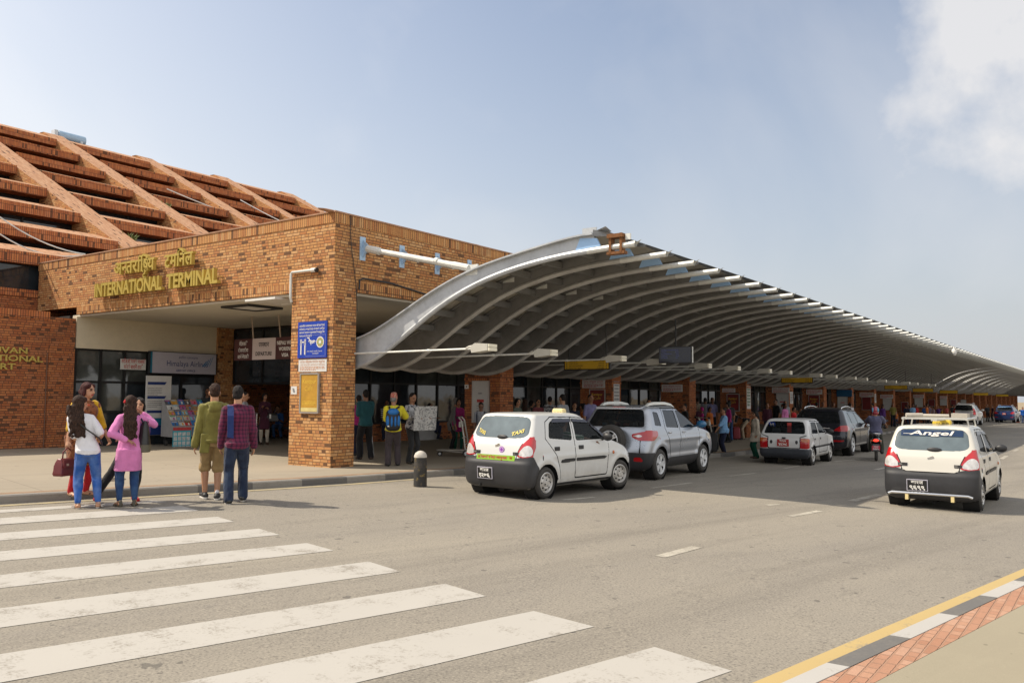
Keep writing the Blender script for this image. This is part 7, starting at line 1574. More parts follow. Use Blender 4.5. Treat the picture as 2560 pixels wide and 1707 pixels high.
Mi = (MW_(tb)).inverted() @ MW_(pC); mb = MB(); mb.tube([Vector((-.03, 0, .32)), Mi @ (jC['shR']+Vector((.03, -.07, -.05))), Mi @ (jC['shR']+Vector((-.02, -.02, .065))), Mi @ (jC['shR']+Vector((.01, .08, -.02))), Vector((.05, .0, .32))], .012, 8); mb.build('strap', NVY, tb, smooth=True); mb = MB(); mb.lathe([(.028, -.004), (.032, 0), (.028, .004)], 12, 0, Matrix.Translation((-.02, -.05, .33)) @ Matrix.Rotation(PI/2, 4, 'X')); mb.build('ring', CHROME, tb)
# ---------------- street things ----------------
bl = thing('bollard', 'stubby rusty dark bollard with a white domed top, at the kerb by the white taxi', 'bollard', at(965, 1117))
BOL = bpy.data.materials.new('bollard_paint'); BOL.use_nodes = True; t = NT(BOL.node_tree); P_ = t.obj(); b_ = BOL.node_tree.nodes['Principled BSDF']
c_ = t.mix(t.step(t.noise(P_, 9, 5, .7), .56, .60), (.03, .028, .026, 1), (.17, .12, .04, 1)); c_ = t.mix(t.step(t.noise(P_, 5, 4), .52, .60), c_, (.06, .05, .042, 1)); t.L(c_, b_.inputs['Base Color']); b_.inputs['Roughness'].default_value = .7
mb = MB(); mb.lathe([(.125, -.05), (.125, .0), (.120, .54)], 28); mb.build('post', BOL, bl, smooth=30); mb = MB(); mb.lathe([(.122, .54), (.12, .575), (.095, .625), (.05, .655), (.005, .665)], 28); mb.build('dome', pm('bollard_top', (.50, .46, .40), .7, dirt=.5), bl, smooth=40)
cn_ = thing('traffic_cone', 'orange traffic cone on the road beside the far blue off-roader', 'cone', at(2336, 970)); OCN = pm('cone_orange', (.62, .10, .02), .5)
mb = MB(); mb.box(-.24, .24, -.24, .24, 0, .05); mb.build('base', OCN, cn_); mb = MB(); mb.lathe([(.19, .05), (.06, .95), (.03, 1.0)], 18); mb.build('cone', OCN, cn_, smooth=40); mb = MB(); mb.lathe([(.125, .52), (.095, .72)], 18, cap=False); mb.build('white_band', SWH, cn_)
def trolley(label, loc, rz):
    t_ = thing('luggage_trolley', label, 'luggage trolley', loc, rz, 'airport luggage trolleys'); TM = pm('trolley_metal', (.46, .43, .38), .4, .5, var=.1, dirt=.3)
    mb = MB()
    for s in (-.30, .30): mb.tube([(s, .25, .12), (s*.97, .20, .55), (s*.9, .12, .98), (s*.9, .05, 1.06)], .024, 8); mb.tube([(s, .25, .12), (s*.55, -.55, .17)], .02, 8)
    mb.tube([(-.40, .03, 1.06), (.40, .03, 1.06)], .018, 8); mb.tube([(-.17, -.55, .17), (.17, -.55, .17)], .02, 8); mb.tube([(-.29, .22, .34), (.29, .22, .34)], .015, 6); mb.build('frame', TM, t_, smooth=40)
    for s in (-.38, .38): mb = MB(); mb.ell((s, .03, 1.06), (.07, .03, .035)); mb.build('grip', BLACK, t_, smooth=True)
    mb = MB(); mb.rbox(-.33, .33, .06, .12, .80, .95, .02); mb.build('sign_plate', pm('trolley_plate', (.50, .48, .43), .5, dirt=.3), t_)
    mb = MB(); mb.box(-.25, .25, -.5, .2, .17, .19); mb.box(-.28, .28, .15, .19, .5, .53); mb.build('platform', TM, t_)
    for x, y, r_ in ((-.30, .27, .10), (.30, .27, .10), (0, -.5, .07)):
        mb = MB(); mb.tube([(x-.022, y, r_), (x+.022, y, r_)], r_, 16); w_ = mb.build('wheel', RUBBER, t_, smooth=35); mb = MB(); mb.tube([(x-.026, y, r_), (x+.026, y, r_)], r_*.5, 12); mb.build('hub', ALLOY, w_, smooth=35)
    return t_
trolley('grey luggage trolley standing empty behind the first white taxi', at(1052, 1048, .12), R(-150)); trolley('luggage trolley with white handle bar beside the silver off-roader', at(1612, 1030, .12), R(-120))
def case(label, loc, rz, w_, d_, h_, mat, rods=False):
    t_ = thing('suitcase', label, 'suitcase', loc, rz, None); mb = MB(); mb.rbox(-w_/2, w_/2, -d_/2, d_/2, .05, h_, .05); mb.build('shell', mat, t_, smooth=35)
    mb = MB(); mb.rbox(-w_*.38, w_*.38, -d_/2-.03, -d_/2, .12, h_*.55, .02); mb.build('pocket', mat, t_, smooth=35); mb = MB(); mb.tube([(-.1, 0, h_), (-.09, 0, h_+.04), (.09, 0, h_+.04), (.1, 0, h_)], .012, 6); mb.build('carry_handle', BLACK, t_)
    for x in (-w_*.38, w_*.38): mb = MB(); mb.tube([(x-.02, 0, .03), (x+.02, 0, .03)], .035, 10); mb.build('wheel', RUBBER, t_)
    if rods: mb = MB(); mb.tube([(-.08, .05, h_), (-.08, .05, h_+.40)], .010, 6); mb.tube([(.08, .05, h_), (.08, .05, h_+.40)], .010, 6); mb.tube([(-.1, .05, h_+.40), (.1, .05, h_+.40)], .016, 6); mb.build('pull_handle', CHROME, t_)
    return t_
BAGB = pm('bag_black', (.018, .018, .02), .7, var=.2)
case('large black soft suitcase standing on the kerb in front of the silver off-roader', at(1636, 1039, .12), R(20), .70, .34, .62, BAGB); case('purple suitcase half hidden by the bonnet of the silver off-roader', at(1613, 1036, .12), R(20), .35, .24, .75, pm('bag_purple', (.09, .02, .09), .6)); case('black cabin case with a raised chrome handle beside the woman in maroon', at(583, 1020, .12), R(-30), .38, .26, .62, BAGB, True)

# magazine stall on wheels
mr = thing('magazine_rack', 'sloping magazine rack on wheels covered with colourful covers, beside the information panel', 'magazine rack', (onY(432, 960, 23.5).x, 23.5, gz(16, 23)+.122), R(-8)); rr = random.Random(8)
mb = MB(); mb.prism([(-.30, .62), (.42, 1.42), (.50, 1.42), (.50, .30), (-.30, .30)], -.62, .62, axis='x'); mb.build('stand', pm('stand_grey', (.35, .34, .33), .6), mr)
cols = [(.5, .05, .05), (.05, .18, .45), (.55, .50, .42), (.40, .12, .30), (.06, .28, .12), (.58, .30, .06), (.10, .10, .12), (.6, .6, .58), (.25, .45, .55), (.35, .22, .12), (.55, .16, .24)]
cm = [pm('cover_%s' % n_, c_, .4, var=.3, scale=14) for n_, c_ in zip(('red', 'blue', 'pale', 'plum', 'green', 'amber', 'black', 'white', 'sky', 'brown', 'rose'), cols)]
sl_ = Vector((0, .72, .80)).normalized(); nn = Vector((0, -sl_.z, sl_.y)); k = 0
for i in range(5):
    for j in range(6):
        x = -.52+j*.205+rr.uniform(-.012, .012); s = .02+i*.21; o_ = Vector((x, -.30, .62))+sl_*s+nn*(.02+.006*i); w_, h_ = rr.uniform(.17, .20), rr.uniform(.18, .205); ca = rr.uniform(-.06, .06); ux_ = Vector((math.cos(ca), 0, math.sin(ca)*.5)); mc = rr.randrange(len(cm)); m2 = rr.randrange(len(cm))
        mb = MB(); mb.quad(o_-ux_*w_/2, o_+ux_*w_/2, o_+ux_*w_/2+sl_*h_, o_-ux_*w_/2+sl_*h_, 0); q = o_+nn*.002; mb.quad(q-ux_*w_*.42+sl_*h_*.72, q+ux_*w_*.42+sl_*h_*.72, q+ux_*w_*.42+sl_*h_*.92, q-ux_*w_*.42+sl_*h_*.92, 1); a_ = rr.uniform(-.2, .1); mb.quad(q+ux_*w_*a_+sl_*h_*.08, q+ux_*w_*(a_+.3)+sl_*h_*.1, q+ux_*w_*(a_+.28)+sl_*h_*.6, q+ux_*w_*(a_+.03)+sl_*h_*.58, 2)
        mb.build('magazine', [cm[mc], cm[m2], cm[(mc+m2+3) % len(cm)]], mr, recalc=False)
mb = MB(); mb.box(-.62, -.05, -.335, -.325, -.12, .60, 0); mb.box(-.62, -.05, -.338, -.3355, .50, .60, 1)
for i in range(4):
    for j in range(4): mb.box(-.595+j*.135, -.49+j*.135, -.338, -.3355, -.08+i*.14, .03+i*.14, 2)
mb.build('poster_sheet', [pm('poster_sky', (.06, .42, .52), .5), cm[0], cm[7]], mr)
mb = MB(); mb.box(0, .42, -.335, -.325, .28, .60); mb.build('hanging_poster', cm[1], mr); mb = MB(); mb.box(.05, .37, -.338, -.3355, .38, .55); mb.build('poster_print', cm[5], mr)
for x in (-.5, .5):
    for y in (-.2, .4): mb = MB(); mb.tube([(x-.03, y, .0), (x+.03, y, .0)], .09, 14); w_ = mb.build('wheel', RUBBER, mr, smooth=35); w_.location = (0, 0, .09)
mb = MB(); mb.box(-.55, -.50, -.2, -.15, .05, .35); mb.box(.5, .55, -.2, -.15, .05, .35); mb.box(-.55, -.5, .4, .45, .05, .35); mb.box(.5, .55, .4, .45, .05, .35); mb.build('leg_frame', BLACK, mr)

# ---------------- people under the roof ----------------
def athead(u, v, y):
    """stand someone on the line y whose crown is seen at pixel u, v; returns place and height"""
    d = ray(u, v); p = CAM+d*((y-CAM.y)/d.y); z0 = gz(p.x, y)+(.12 if y > ipl(KL, p.x) else 0)+.002
    return (p.x, y, z0), min(max(p.z-z0, 1.0), 1.82)
def headed(label, u, v, y, face, *a, **k):
    l_, h_ = athead(u, v, y); return person(label, l_, face, h_, *a, **k)
TOC = R(215.6); LFT = R(125.6); RGT = R(305.6); AWY = R(35.6)
GW = 'travellers waiting under the terminal roof'
pm1, jm = person('woman in a long maroon tunic holding a handbag strap under the portico', at(606, 1021, .12), R(232), 1.68, SK2, 'f', 'bun', HB, MARC, CRM, BRL, .95, .22, 'crop', 2, GW, head=(R(-25), 0), rw=(.045, .12, .72), lw=(-.06, .12, .70), skirt=.01)
hb2 = thing('handbag', 'dark handbag with a white tag hanging beside the woman in maroon', 'handbag', wpos(pm1, jm['P']+Vector((-.24, .02, -.12))), R(-30)); mb = MB(); mb.loft([[Vector((sx*a, sy*b, zz)) for sx, sy in ((-1, -1), (1, -1), (1, 1), (-1, 1))] for zz, a, b in ((0, .20, .07), (.2, .17, .06), (.27, .12, .03))]); skinobj('bag_body', remesh(mb, .015, 2), [LEA], hb2); mb = MB(); mb.tube([(-.1, 0, .25), (-.06, 0, .45), (.06, 0, .45), (.1, 0, .25)], .01, 6); mb.build('handle', LEA, hb2); mb = MB(); mb.box(-.10, -.05, -.085, -.078, .10, .24); mb.build('tag', SWH, hb2)
person('man in blue sitting hunched with his hand to his face in the dark entrance', at(641, 1006, .12), R(215), 1.70, SK2, 'm', 'short', HB, BLD, JEM, BLACK, .4, -.02, 'pants', 2, GW, hip=(0, 0, .30), ra=(.06, .20, .045), la=(-.09, .16, .045), rw=(.03, .22, .60), lw=(-.06, .24, .42), lean=(.0, .55), head=(0, R(-10)))
st = thing('bench', 'low dark bench carrying the hunched man in blue', 'bench', at(641, 1006, .12), R(215)-PI/2); mb = MB(); mb.box(-.45, .45, -.32, .12, .36, .42); mb.build('seat', BLACK, st)
for x in (-.4, .4): mb = MB(); mb.box(x-.03, x+.03, -.28, .08, 0, .36); mb.build('leg', BLACK, st)
headed('man in a pale shirt partly hidden behind the plaid jacket', 563*S_, 900*S_, 20, R(310), SK2, 'm', 'short', HB, GRY, CHA, LEA, .9, -.02, 'pants', 2, GW, head=(0, R(-8)))
headed('magazine vendor standing behind his rack', 478*S_, 886*S_, 24.3, R(230), SK3, 'm', 'short', HB, CHA, CHA, LEA, .45, -.02, 'pants', 2, GW)
pT, jT = person('man in a teal t-shirt and black track trousers with arms folded, seen from behind', at(838, 1055, .12), R(62), 1.74, SK3, 'm', 'short', HB, TEA, BLK, BRL, .42, .035, 'pants', 2, GW, rw=(.02, .13, .665), lw=(-.06, .12, .65), ra=(.09, 0, .045), la=(-.07, .02, .045), loose=.012)
mb = MB(); q1, q2 = jT['kR'], jT['aR']; mb.tube([jT['P']+Vector((.155, -.02, -.12)), q1+Vector((.082, -.01, 0)), q2+Vector((.068, -.01, 0))], .012, 5); mb.build('side_stripe', WHT, pT)
person('person in red mostly hidden by the corner pillar', at(822, 1046, .12), R(60), 1.62, SK2, 'm', 'short', HB, MAG, NVY, BLACK, .42, .02, 'pants', 3, GW)
p_ = onY(885, 913, 22.1); person('bearded man in a black and white striped jumper sitting on the brick ledge', (p_.x, 22.02, gz(p_.x, 22)+.13), R(225), 1.72, SK3, 'm', 'short', HB, STR, NVY, BLACK, .95, -.02, 'pants', 2, GW, hip=(0, 0, .40), ra=(.06, .22, .08), la=(-.07, .20, .08), rw=(.05, .16, .50), lw=(-.05, .16, .50))
pY, jY = person('man in a bright yellow shirt and patterned Nepali cap with a blue backpack', at(902, 1070, .12), R(48), 1.62, SK2, 'm', 'topi', HGR, YLW, GRB, LEA, .42, .035, 'pants', 2, GW, rw=(.10, .22, .665), rel=(1, -.3, -.6), lw=(-.05, .2, .62), head=(R(30), R(-6)), lean=(.02, .05), loose=.014, fat=1.08, ra=(.075, .05, .045), la=(-.07, -.02, .045))
bk = thing('backpack', 'blue and black backpack worn by the man in yellow', 'backpack', wpos(pY, jY['chest']+Vector((-.03, -.20, -.13))), pY.rotation_euler.z)
mb = MB(); mb.ell((0, 0, 0), (.175, .10, .25)); mb.cap((-.06, .02, -.16), (.06, .02, -.16), .11, .11); mb.cap((-.06, .02, .12), (.06, .02, .12), .10, .10); skinobj('pack_body', remesh(mb, .014, 2), [pm('pack_black', (.02, .02, .022), .75)], bk)
PBL = pm('pack_blue', (.01, .14, .42), .6); mb = MB(); mb.ell((0, -.035, .16), (.13, .085, .085)); mb.ell((-.115, -.02, -.04), (.05, .07, .15)); mb.ell((.115, -.02, -.04), (.05, .07, .15)); skinobj('blue_panels', remesh(mb, .012, 2), [PBL], bk); mb = MB(); mb.ell((-.035, -.07, -.05), (.03, .055, .13)); mb.ell((.045, -.07, -.05), (.028, .055, .13)); skinobj('front_pocket', remesh(mb, .011, 2), [PBL], bk); mb = MB(); mb.box(-.13, -.09, -.10, -.095, -.17, -.14); mb.build('badge', SWH, bk)
Mi = MW_(bk).inverted() @ MW_(pY)
for s in (1, -1): mb = MB(); sh = jY['shR'] if s > 0 else jY['shL']; mb.tube([Vector((s*.08, .03, .24)), Mi @ (sh+Vector((-s*.05, -.07, .045))), Mi @ (sh+Vector((-s*.05, .03, .055))), Mi @ (sh+Vector((-s*.04, .11, -.08))), Mi @ (jY['P']+Vector((s*.13, .08, .18)))], .022, 6); mb.build('strap', pm('pack_black', (.02, .02, .022), .75), bk, smooth=True)
pN, jN = person('man in dark trousers reading an open newspaper beside the man in yellow', at(945, 1064, .12), R(262), 1.66, SK2, 'm', 'short', HB, WPR, CHA, LEA, .9, -.02, 'pants', 2, GW, rw=(.10, .24, .66), lw=(-.10, .24, .66), head=(0, R(-14)))
npz = thing('newspaper', 'open newspaper held up in both hands in front of the reader', 'newspaper', wpos(pN, (jN['wR']+jN['wL'])/2+Vector((0, .05, .0))), pN.rotation_euler.z); PRN = fabric('newsprint', (.50, .49, .47), 'print', (.22, .22, .22), var=.03, sc_=1.6)
mb = MB()
for s in (-1, 1):
    n_ = 6; vs = []
    for i in range(n_+1):
        x = s*.34*i/n_; y = .06*math.sin(abs(x)*7)-.10*abs(x); vs += [(x, y, -.30), (x, y+.05, .26)]
    mb.add(vs, [(2*i, 2*i+2, 2*i+3, 2*i+1) for i in range(n_)])
    mb.add([(a+.0, b+.012, c) for a, b, c in vs], [(2*i, 2*i+2, 2*i+3, 2*i+1) for i in range(n_)])
mb.build('pages', PRN, npz, smooth=True, recalc=False); mb = MB(); 
for s in (-1, 1):
    for sd in (-.006, .019): mb.add([(s*.06, -.006+sd, .06), (s*.26, .02+sd, .06), (s*.26, .045+sd, .20), (s*.06, .02+sd, .20)], [(0, 1, 2, 3)])
mb.build('print', GREYT, npz, recalc=False)
p_ = onY(985, 920, 22.05); person('seated man with crossed legs behind the newspaper reader', (p_.x, 22.0, gz(p_.x, 22)+.13), R(290), 1.70, SK3, 'm', 'short', HB, CHA, NVY, BLACK, .9, -.02, 'pants', 2, GW, hip=(0, 0, .36), ra=(.16, .22, .20), la=(-.06, .20, .06), rw=(.05, .2, .50), lw=(-.05, .2, .50))
wp_ = onY(1100, 1000, 22.0); t_ = thing('white_box', 'low white box against the brick ledge behind the newspaper reader', 'box', (25.0, 21.95, gz(25, 22)+.12)); mb = MB(); mb.rbox(-.62, .62, -.09, .09, 0, .66, .02); mb.build('case', pm('box_white', (.42, .41, .40), .6, var=.05), t_); mb = MB(); mb.box(-.64, .64, -.10, .10, .66, .69); mb.build('lid', PAPR, t_)
person('woman in magenta bending over behind the empty trolley', at(1052, 1036, .12), R(230), 1.60, SK2, 'f', 'covered', HB, MAG, GRNC, BLACK, .9, .15, 'leggings', 3, GW, lean=(.05, .30)); person('person in a grey headscarf beside the woman in magenta', at(1036, 1036, .12), R(300), 1.62, SK2, 'f', 'covered', pm('scarf_grey', (.16, .15, .14), .9), pm('shawl_grey', (.14, .135, .13), .9), BLK, BLACK, .9, .15, 'pants', 3, GW, lean=(.0, .25))
pb_, jb_ = headed('boy in a grey t-shirt with dark backpack straps looking down by the white poster', 1105*S_, 924*S_, 14.0, R(215), SK3, 'm', 'short', HB, GRY, NVY, BLACK, .42, -.02, 'pants', 2, GW, head=(0, R(-28)))
for s in (1, -1): mb = MB(); sh = jb_['shR'] if s > 0 else jb_['shL']; mb.tube([sh+Vector((-s*.04, -.06, .03)), sh+Vector((-s*.035, .02, .05)), sh+Vector((-s*.03, .105, -.06)), jb_['P']+Vector((s*.10, .11, .12))], .016, 6); mb.build('strap', NVY, pb_, smooth=True)
c3 = lambda x, y: (1240+x*.13605, 960+y*.13605)
for u_, v_, H_, fc, sk, sx_, hr, hm, tp, bt, sl, lb in ((390, 262, 14.0, R(260), SK1, 'f', 'bun', HB, pm('top_sage', (.12, .14, .11), .9), BLK, .9, 'woman in glasses with dark tied hair behind the first taxi roof'), (535, 272, 15.0, AWY, SK2, 'f', 'long', HBR, BRL, BLK, .9, 'woman with brown hair turned away behind the first taxi roof'), (655, 298, 17.0, R(300), SK2, 'f', 'bun', HB, CHA, BLK, .9, 'dark haired woman in charcoal between two others behind the first taxi'),
    (775, 278, 16.0, R(240), SK1, 'm', 'short', HB, pm('shirt_dusty_red', (.22, .06, .07), .9), NVY, .45, 'person in a dusty red shirt behind the first taxi roof'), (990, 228, 16.5, AWY, SK2, 'm', 'short', HB, WPR, NVY, .42, 'man in a white printed shirt seen from behind'), (1225, 186, 12.8, R(75), SK1, 'm', 'short', HB, GRY, JEM, .42, 'broad man in a pale grey t-shirt directly behind the roof lamp'),
    (1440, 345, 14.5, R(235), SK1, 'm', 'short', HB, NVY, NVY, .42, 'child in navy beside the roof lamp'), (1605, 350, 13.2, R(100), SK2, 'f', 'ponytail', HB, ORG, BLK, .9, 'girl in orange between the taxi roof and the silver off-roader'), (1735, 188, 12.8, R(245), SK2, 'm', 'short', HB, LIL, NVY, .42, 'man in lilac with a backpack strap by the maroon cafe poster')):
    headed(lb, *c3(u_, v_), H_, fc, sk, sx_, hr, hm, tp, bt, BLACK, sl, .02, 'pants', 3, GW)
headed('boy in a black t-shirt beside the front of the silver off-roader', 1712, 1009, 12.4, R(140), SK2, 'm', 'short', HB, BLK, NVY, BLACK, .42, -.01, 'pants', 2, GW)
pU, jU = person('woman in a sky blue top and dark trousers talking with hands raised', at(1664, 1046), R(128), 1.55, SK2, 'f', 'short', HB, BLU, NVY, BRL, .62, .0, 'leggings', 2, GW, rw=(.04, .19, .62), lw=(-.10, .20, .52), loose=.012)
pV, jV = person('woman in a cream tunic with a long green scarf and green trousers', at(1737, 1052), R(130), 1.49, SK2, 'f', 'ponytail', HB, CRM, GRNC, BRL, .9, .17, 'pants', 2, GW, loose=.010, skirt=.02)
mb = MB(); q = jV['shR']; mb.loft([[q+Vector((a, b, c)) for a, b in ((.02, -.09), (.05, -.09), (.07, .02), (.02, .03))] for c, a_ in ((.04, 0), (-.2, .01), (-.62, .03))]); mb.loft([[q+Vector((-.06, b, c)) for b, c in ((.06, .03), (.09, .0), (.11, -.55), (.09, -.55))], [q+Vector((.03, b, c)) for b, c in ((.06, .04), (.09, .01), (.12, -.60), (.10, -.60))]]); mb.build('scarf', GRNC, pV, smooth=30)
person('man in black and beige trousers bending down over luggage', at(1706, 1009, .12), R(125), 1.70, SK2, 'm', 'short', HB, BLK, BEI, BLACK, .42, -.01, 'pants', 3, GW, hip=(0, -.10, .50), lean=(0, 3.2), rw=(.10, .36, .42), lw=(-.10, .36, .42), head=(0, R(-50)))
case('red suitcase on the pavement in front of the bending man', at(1690, 1010, .12), R(30), .5, .3, .55, pm('bag_red', (.22, .02, .03), .6))
c4s = lambda x, y: (1900+x*.1594, 900+y*.1594)
for u_, v_, H_, fc, sk, sx_, hr, tp, bt, sl, lb in ((112, 672, 12.6, TOC, SK2, 'm', 'short', MARC, NVY, .95, 'man in a maroon zip jacket facing the road behind the old hatchback'), (250, 612, 13.2, R(150), SK3, 'm', 'short', BLK, BLK, .42, 'tall man in black behind the maroon jacket'), (365, 678, 13.0, R(80), SK2, 'm', 'short', CRM, NVY, .42, 'boy in a cream shirt by the white poster'), (530, 735, 11.5, R(250), SK2, 'f', 'bun', REDC, BLK, .9, 'woman in bright red behind the old hatchback'), (628, 758, 11.0, R(240), SK3, 'm', 'short', WPR, NVY, .42, 'person in a white print top beside the woman in red'),
    (762, 664, 12.5, R(320), SK2, 'f', 'bun', pm('top_rose', (.30, .07, .08), .9), BLK, .9, 'woman in rose in profile behind the dark off-roader'), (985, 660, 13.0, TOC, SK3, 'm', 'short', BLK, BLK, .9, 'man in black behind the roof of the dark off-roader'), (1150, 665, 13.0, R(200), SK3, 'm', 'short', PUR, BLK, .9, 'person in dark purple behind the dark off-roader')):
    headed(lb, *c4s(u_, v_), H_, fc, sk, sx_, hr, HB, tp, bt, BLACK, sl, .02, 'pants', 3, GW)
c3s = lambda x, y: (1680+x*.1594, 900+y*.1594)
for u_, v_, H_, fc, sx_, hr, tp, sl, lb in ((372, 700, 14.0, TOC, 'm', 'short', MARC, .9, 'person in maroon beyond the boy in black'), (470, 735, 13.5, R(120), 'f', 'covered', MAG, .9, 'woman in a magenta headscarf between two pillars'), (590, 735, 13.5, R(240), 'f', 'bun', ORG, .9, 'woman in orange between two pillars'), (400, 590, 17.0, AWY, 'm', 'short', CRM, .42, 'man in pale cream at the back between two pillars'), (520, 585, 16.5, AWY, 'm', 'short', GRY, .42, 'man in grey at the back between two pillars'), (630, 580, 15.5, TOC, 'm', 'short', LIL, .42, 'man in lilac at the back between two pillars')):
    headed(lb, *c3s(u_, v_), H_, fc, SK3, sx_, hr, MAG if hr == 'covered' else HB, tp, BLK, BLACK, sl, .02, 'pants', 3, GW)
GF = 'people along the far footway'
for u_, v_, H_, fc, sx_, hr, tp, bt, lb in ((735, 255, 13.2, R(215), 'f', 'bun', BLK, JEM, 'woman in black and jeans by a far pillar, orange bag beside her'), (785, 335, 13.2, R(215), 'm', 'short', ORG, NVY, 'child in bright orange by a far pillar'), (905, 255, 13.2, AWY, 'm', 'short', NVY, NVY, 'man in navy at the near end of the far crowd'), (948, 262, 13.2, AWY, 'm', 'short', BLD, JEM, 'man in blue in the far crowd beside the navy man'), (990, 258, 13.2, R(80), 'm', 'short', WHT, NVY, 'man in white in the far crowd'), (1032, 252, 13.2, TOC, 'f', 'bun', REDC, BLK, 'woman in red in the far crowd'), (1130, 258, 13.2, AWY, 'm', 'short', BLD, BLK, 'man in dark blue behind the woman in red, far crowd'), (1190, 250, 13.2, AWY, 'm', 'short', pm('top_mauve', (.14, .10, .13), .9), BLK, 'man in mauve in the far crowd'), (1240, 275, 13.2, R(140), 'f', 'bun', pm('top_pale_pink', (.5, .36, .42), .9), BLK, 'woman in pale pink in the far crowd'),
    (1300, 270, 13.2, TOC, 'm', 'short', PUR, BLK, 'man in dark purple in the far crowd'), (1340, 300, 13.2, R(300), 'f', 'covered', pm('top_amber', (.46, .24, .03), .9), BLK, 'woman in amber in the far crowd'), (1402, 265, 13.2, TOC, 'm', 'short', pm('top_brick', (.30, .05, .04), .9), BLK, 'man in brick red between the amber woman and the white off-roader'), (1472, 250, 13.2, AWY, 'm', 'short', BLK, BLK, 'man in black close to the white off-roader'), (1525, 278, 13.2, AWY, 'm', 'short', RYB, NVY, 'man in a royal blue jacket next to the white off-roader'), (1965, 258, 11.0, R(120), 'm', 'short', MARC, BLK, 'man in maroon between the two far off-roaders'), (1900, 245, 11.0, TOC, 'm', 'short', CHA, BLK, 'man in charcoal beside the white off-roader')):
    headed(lb, 2080+u_*.2041, 960+v_*.2041, H_, fc, SK2, sx_, hr, MARC if hr == 'covered' else HB, tp, bt, BLACK, .9 if sx_ == 'f' else .45, .02, 'pants', 3, GF)
person('man in a cyan shirt standing at the corner of the blue off-roader', at(2335, 969), R(250), 1.68, SK2, 'm', 'short', HB, CYN, NVY, BLACK, .42, -.01, 'pants', 3, GF); person('person in royal blue standing by the traffic cone', at(2350, 972), R(215), 1.66, SK2, 'm', 'short', HB, RYB, JEM, BLACK, .9, .02, 'pants', 3, GF)
GP = 'people standing by the pillars'
for k_, (i_, dx_, y_, fc, H_, sx_, hr, tp, bt, lb) in enumerate(((1, .9, 12.9, TOC, 1.66, 'm', 'short', TEA, BLK, 'man in teal'), (2, 1.2, 12.7, R(140), 1.60, 'f', 'bun', MAG, BLK, 'woman in magenta'), (2, 2.1, 13.0, AWY, 1.68, 'm', 'short', CHA, JEM, 'man in charcoal'), (3, 1.1, 12.4, R(240), 1.58, 'f', 'long', PNK, BLK, 'woman in pink'), (3, 2.4, 12.8, TOC, 1.70, 'm', 'short', GRY, NVY, 'man in grey'), (4, 1.6, 12.9, AWY, 1.66, 'm', 'short', BLD, BLK, 'man in dark blue'), (5, .9, 12.6, R(300), 1.60, 'f', 'bun', YELK, BLK, 'woman in mustard'),
    (5, 2.2, 12.9, TOC, 1.68, 'm', 'short', WHT, NVY, 'man in white'), (6, 1.0, 12.8, R(100), 1.66, 'm', 'short', REDC, JEM, 'man in red'), (6, 2.6, 12.5, TOC, 1.58, 'f', 'long', PUR, BLK, 'woman in purple'), (7, 1.4, 12.9, R(200), 1.68, 'm', 'short', OLV, BLK, 'man in olive'), (8, 1.2, 12.7, TOC, 1.64, 'm', 'short', BLU, NVY, 'man in sky blue'), (8, 2.4, 12.9, AWY, 1.60, 'f', 'bun', MARC, BLK, 'woman in maroon'), (9, 1.5, 12.8, R(260), 1.66, 'm', 'short', ORG, BLK, 'man in orange'), (13, 1.3, 12.9, TOC, 1.66, 'm', 'short', WHT, BLK, 'man in white'), (14, 1.0, 12.8, AWY, 1.62, 'f', 'bun', REDC, BLK, 'woman in red'))):
    x_ = FX[i_]+dx_; person('%s standing on the kerb side of the %s brick pillar' % (lb, ORD[i_]), (x_, y_, gz(x_, y_)+.122), fc, H_, SK3 if k_ % 2 else SK2, sx_, hr, HB, tp, bt, BLACK, .9 if sx_ == 'f' else .42, .02, 'pants', 3, GP)
# driver of the first taxi
Mt = Matrix.Translation(t1.location) @ Matrix.Rotation(R1, 4, 'Z'); q = Mt @ Vector((1.62, -.36, .30))
person('taxi driver in a green striped shirt with his arm on the window edge', q, R1, 1.66, SK3, 'm', 'short', HB, fabric('shirt_green_stripe', (.03, .10, .06), 'stripe', (.42, .44, .40), sc_=1.2), NVY, BLACK, .42, -.02, 'pants', 2, None, hip=(0, 0, .17), ra=(.05, .40, .03), la=(-.05, .40, .03), rw=(.20, .26, .375), rel=(1, -.2, .1), lw=(-.04, .26, .38), lean=(0, -.18))
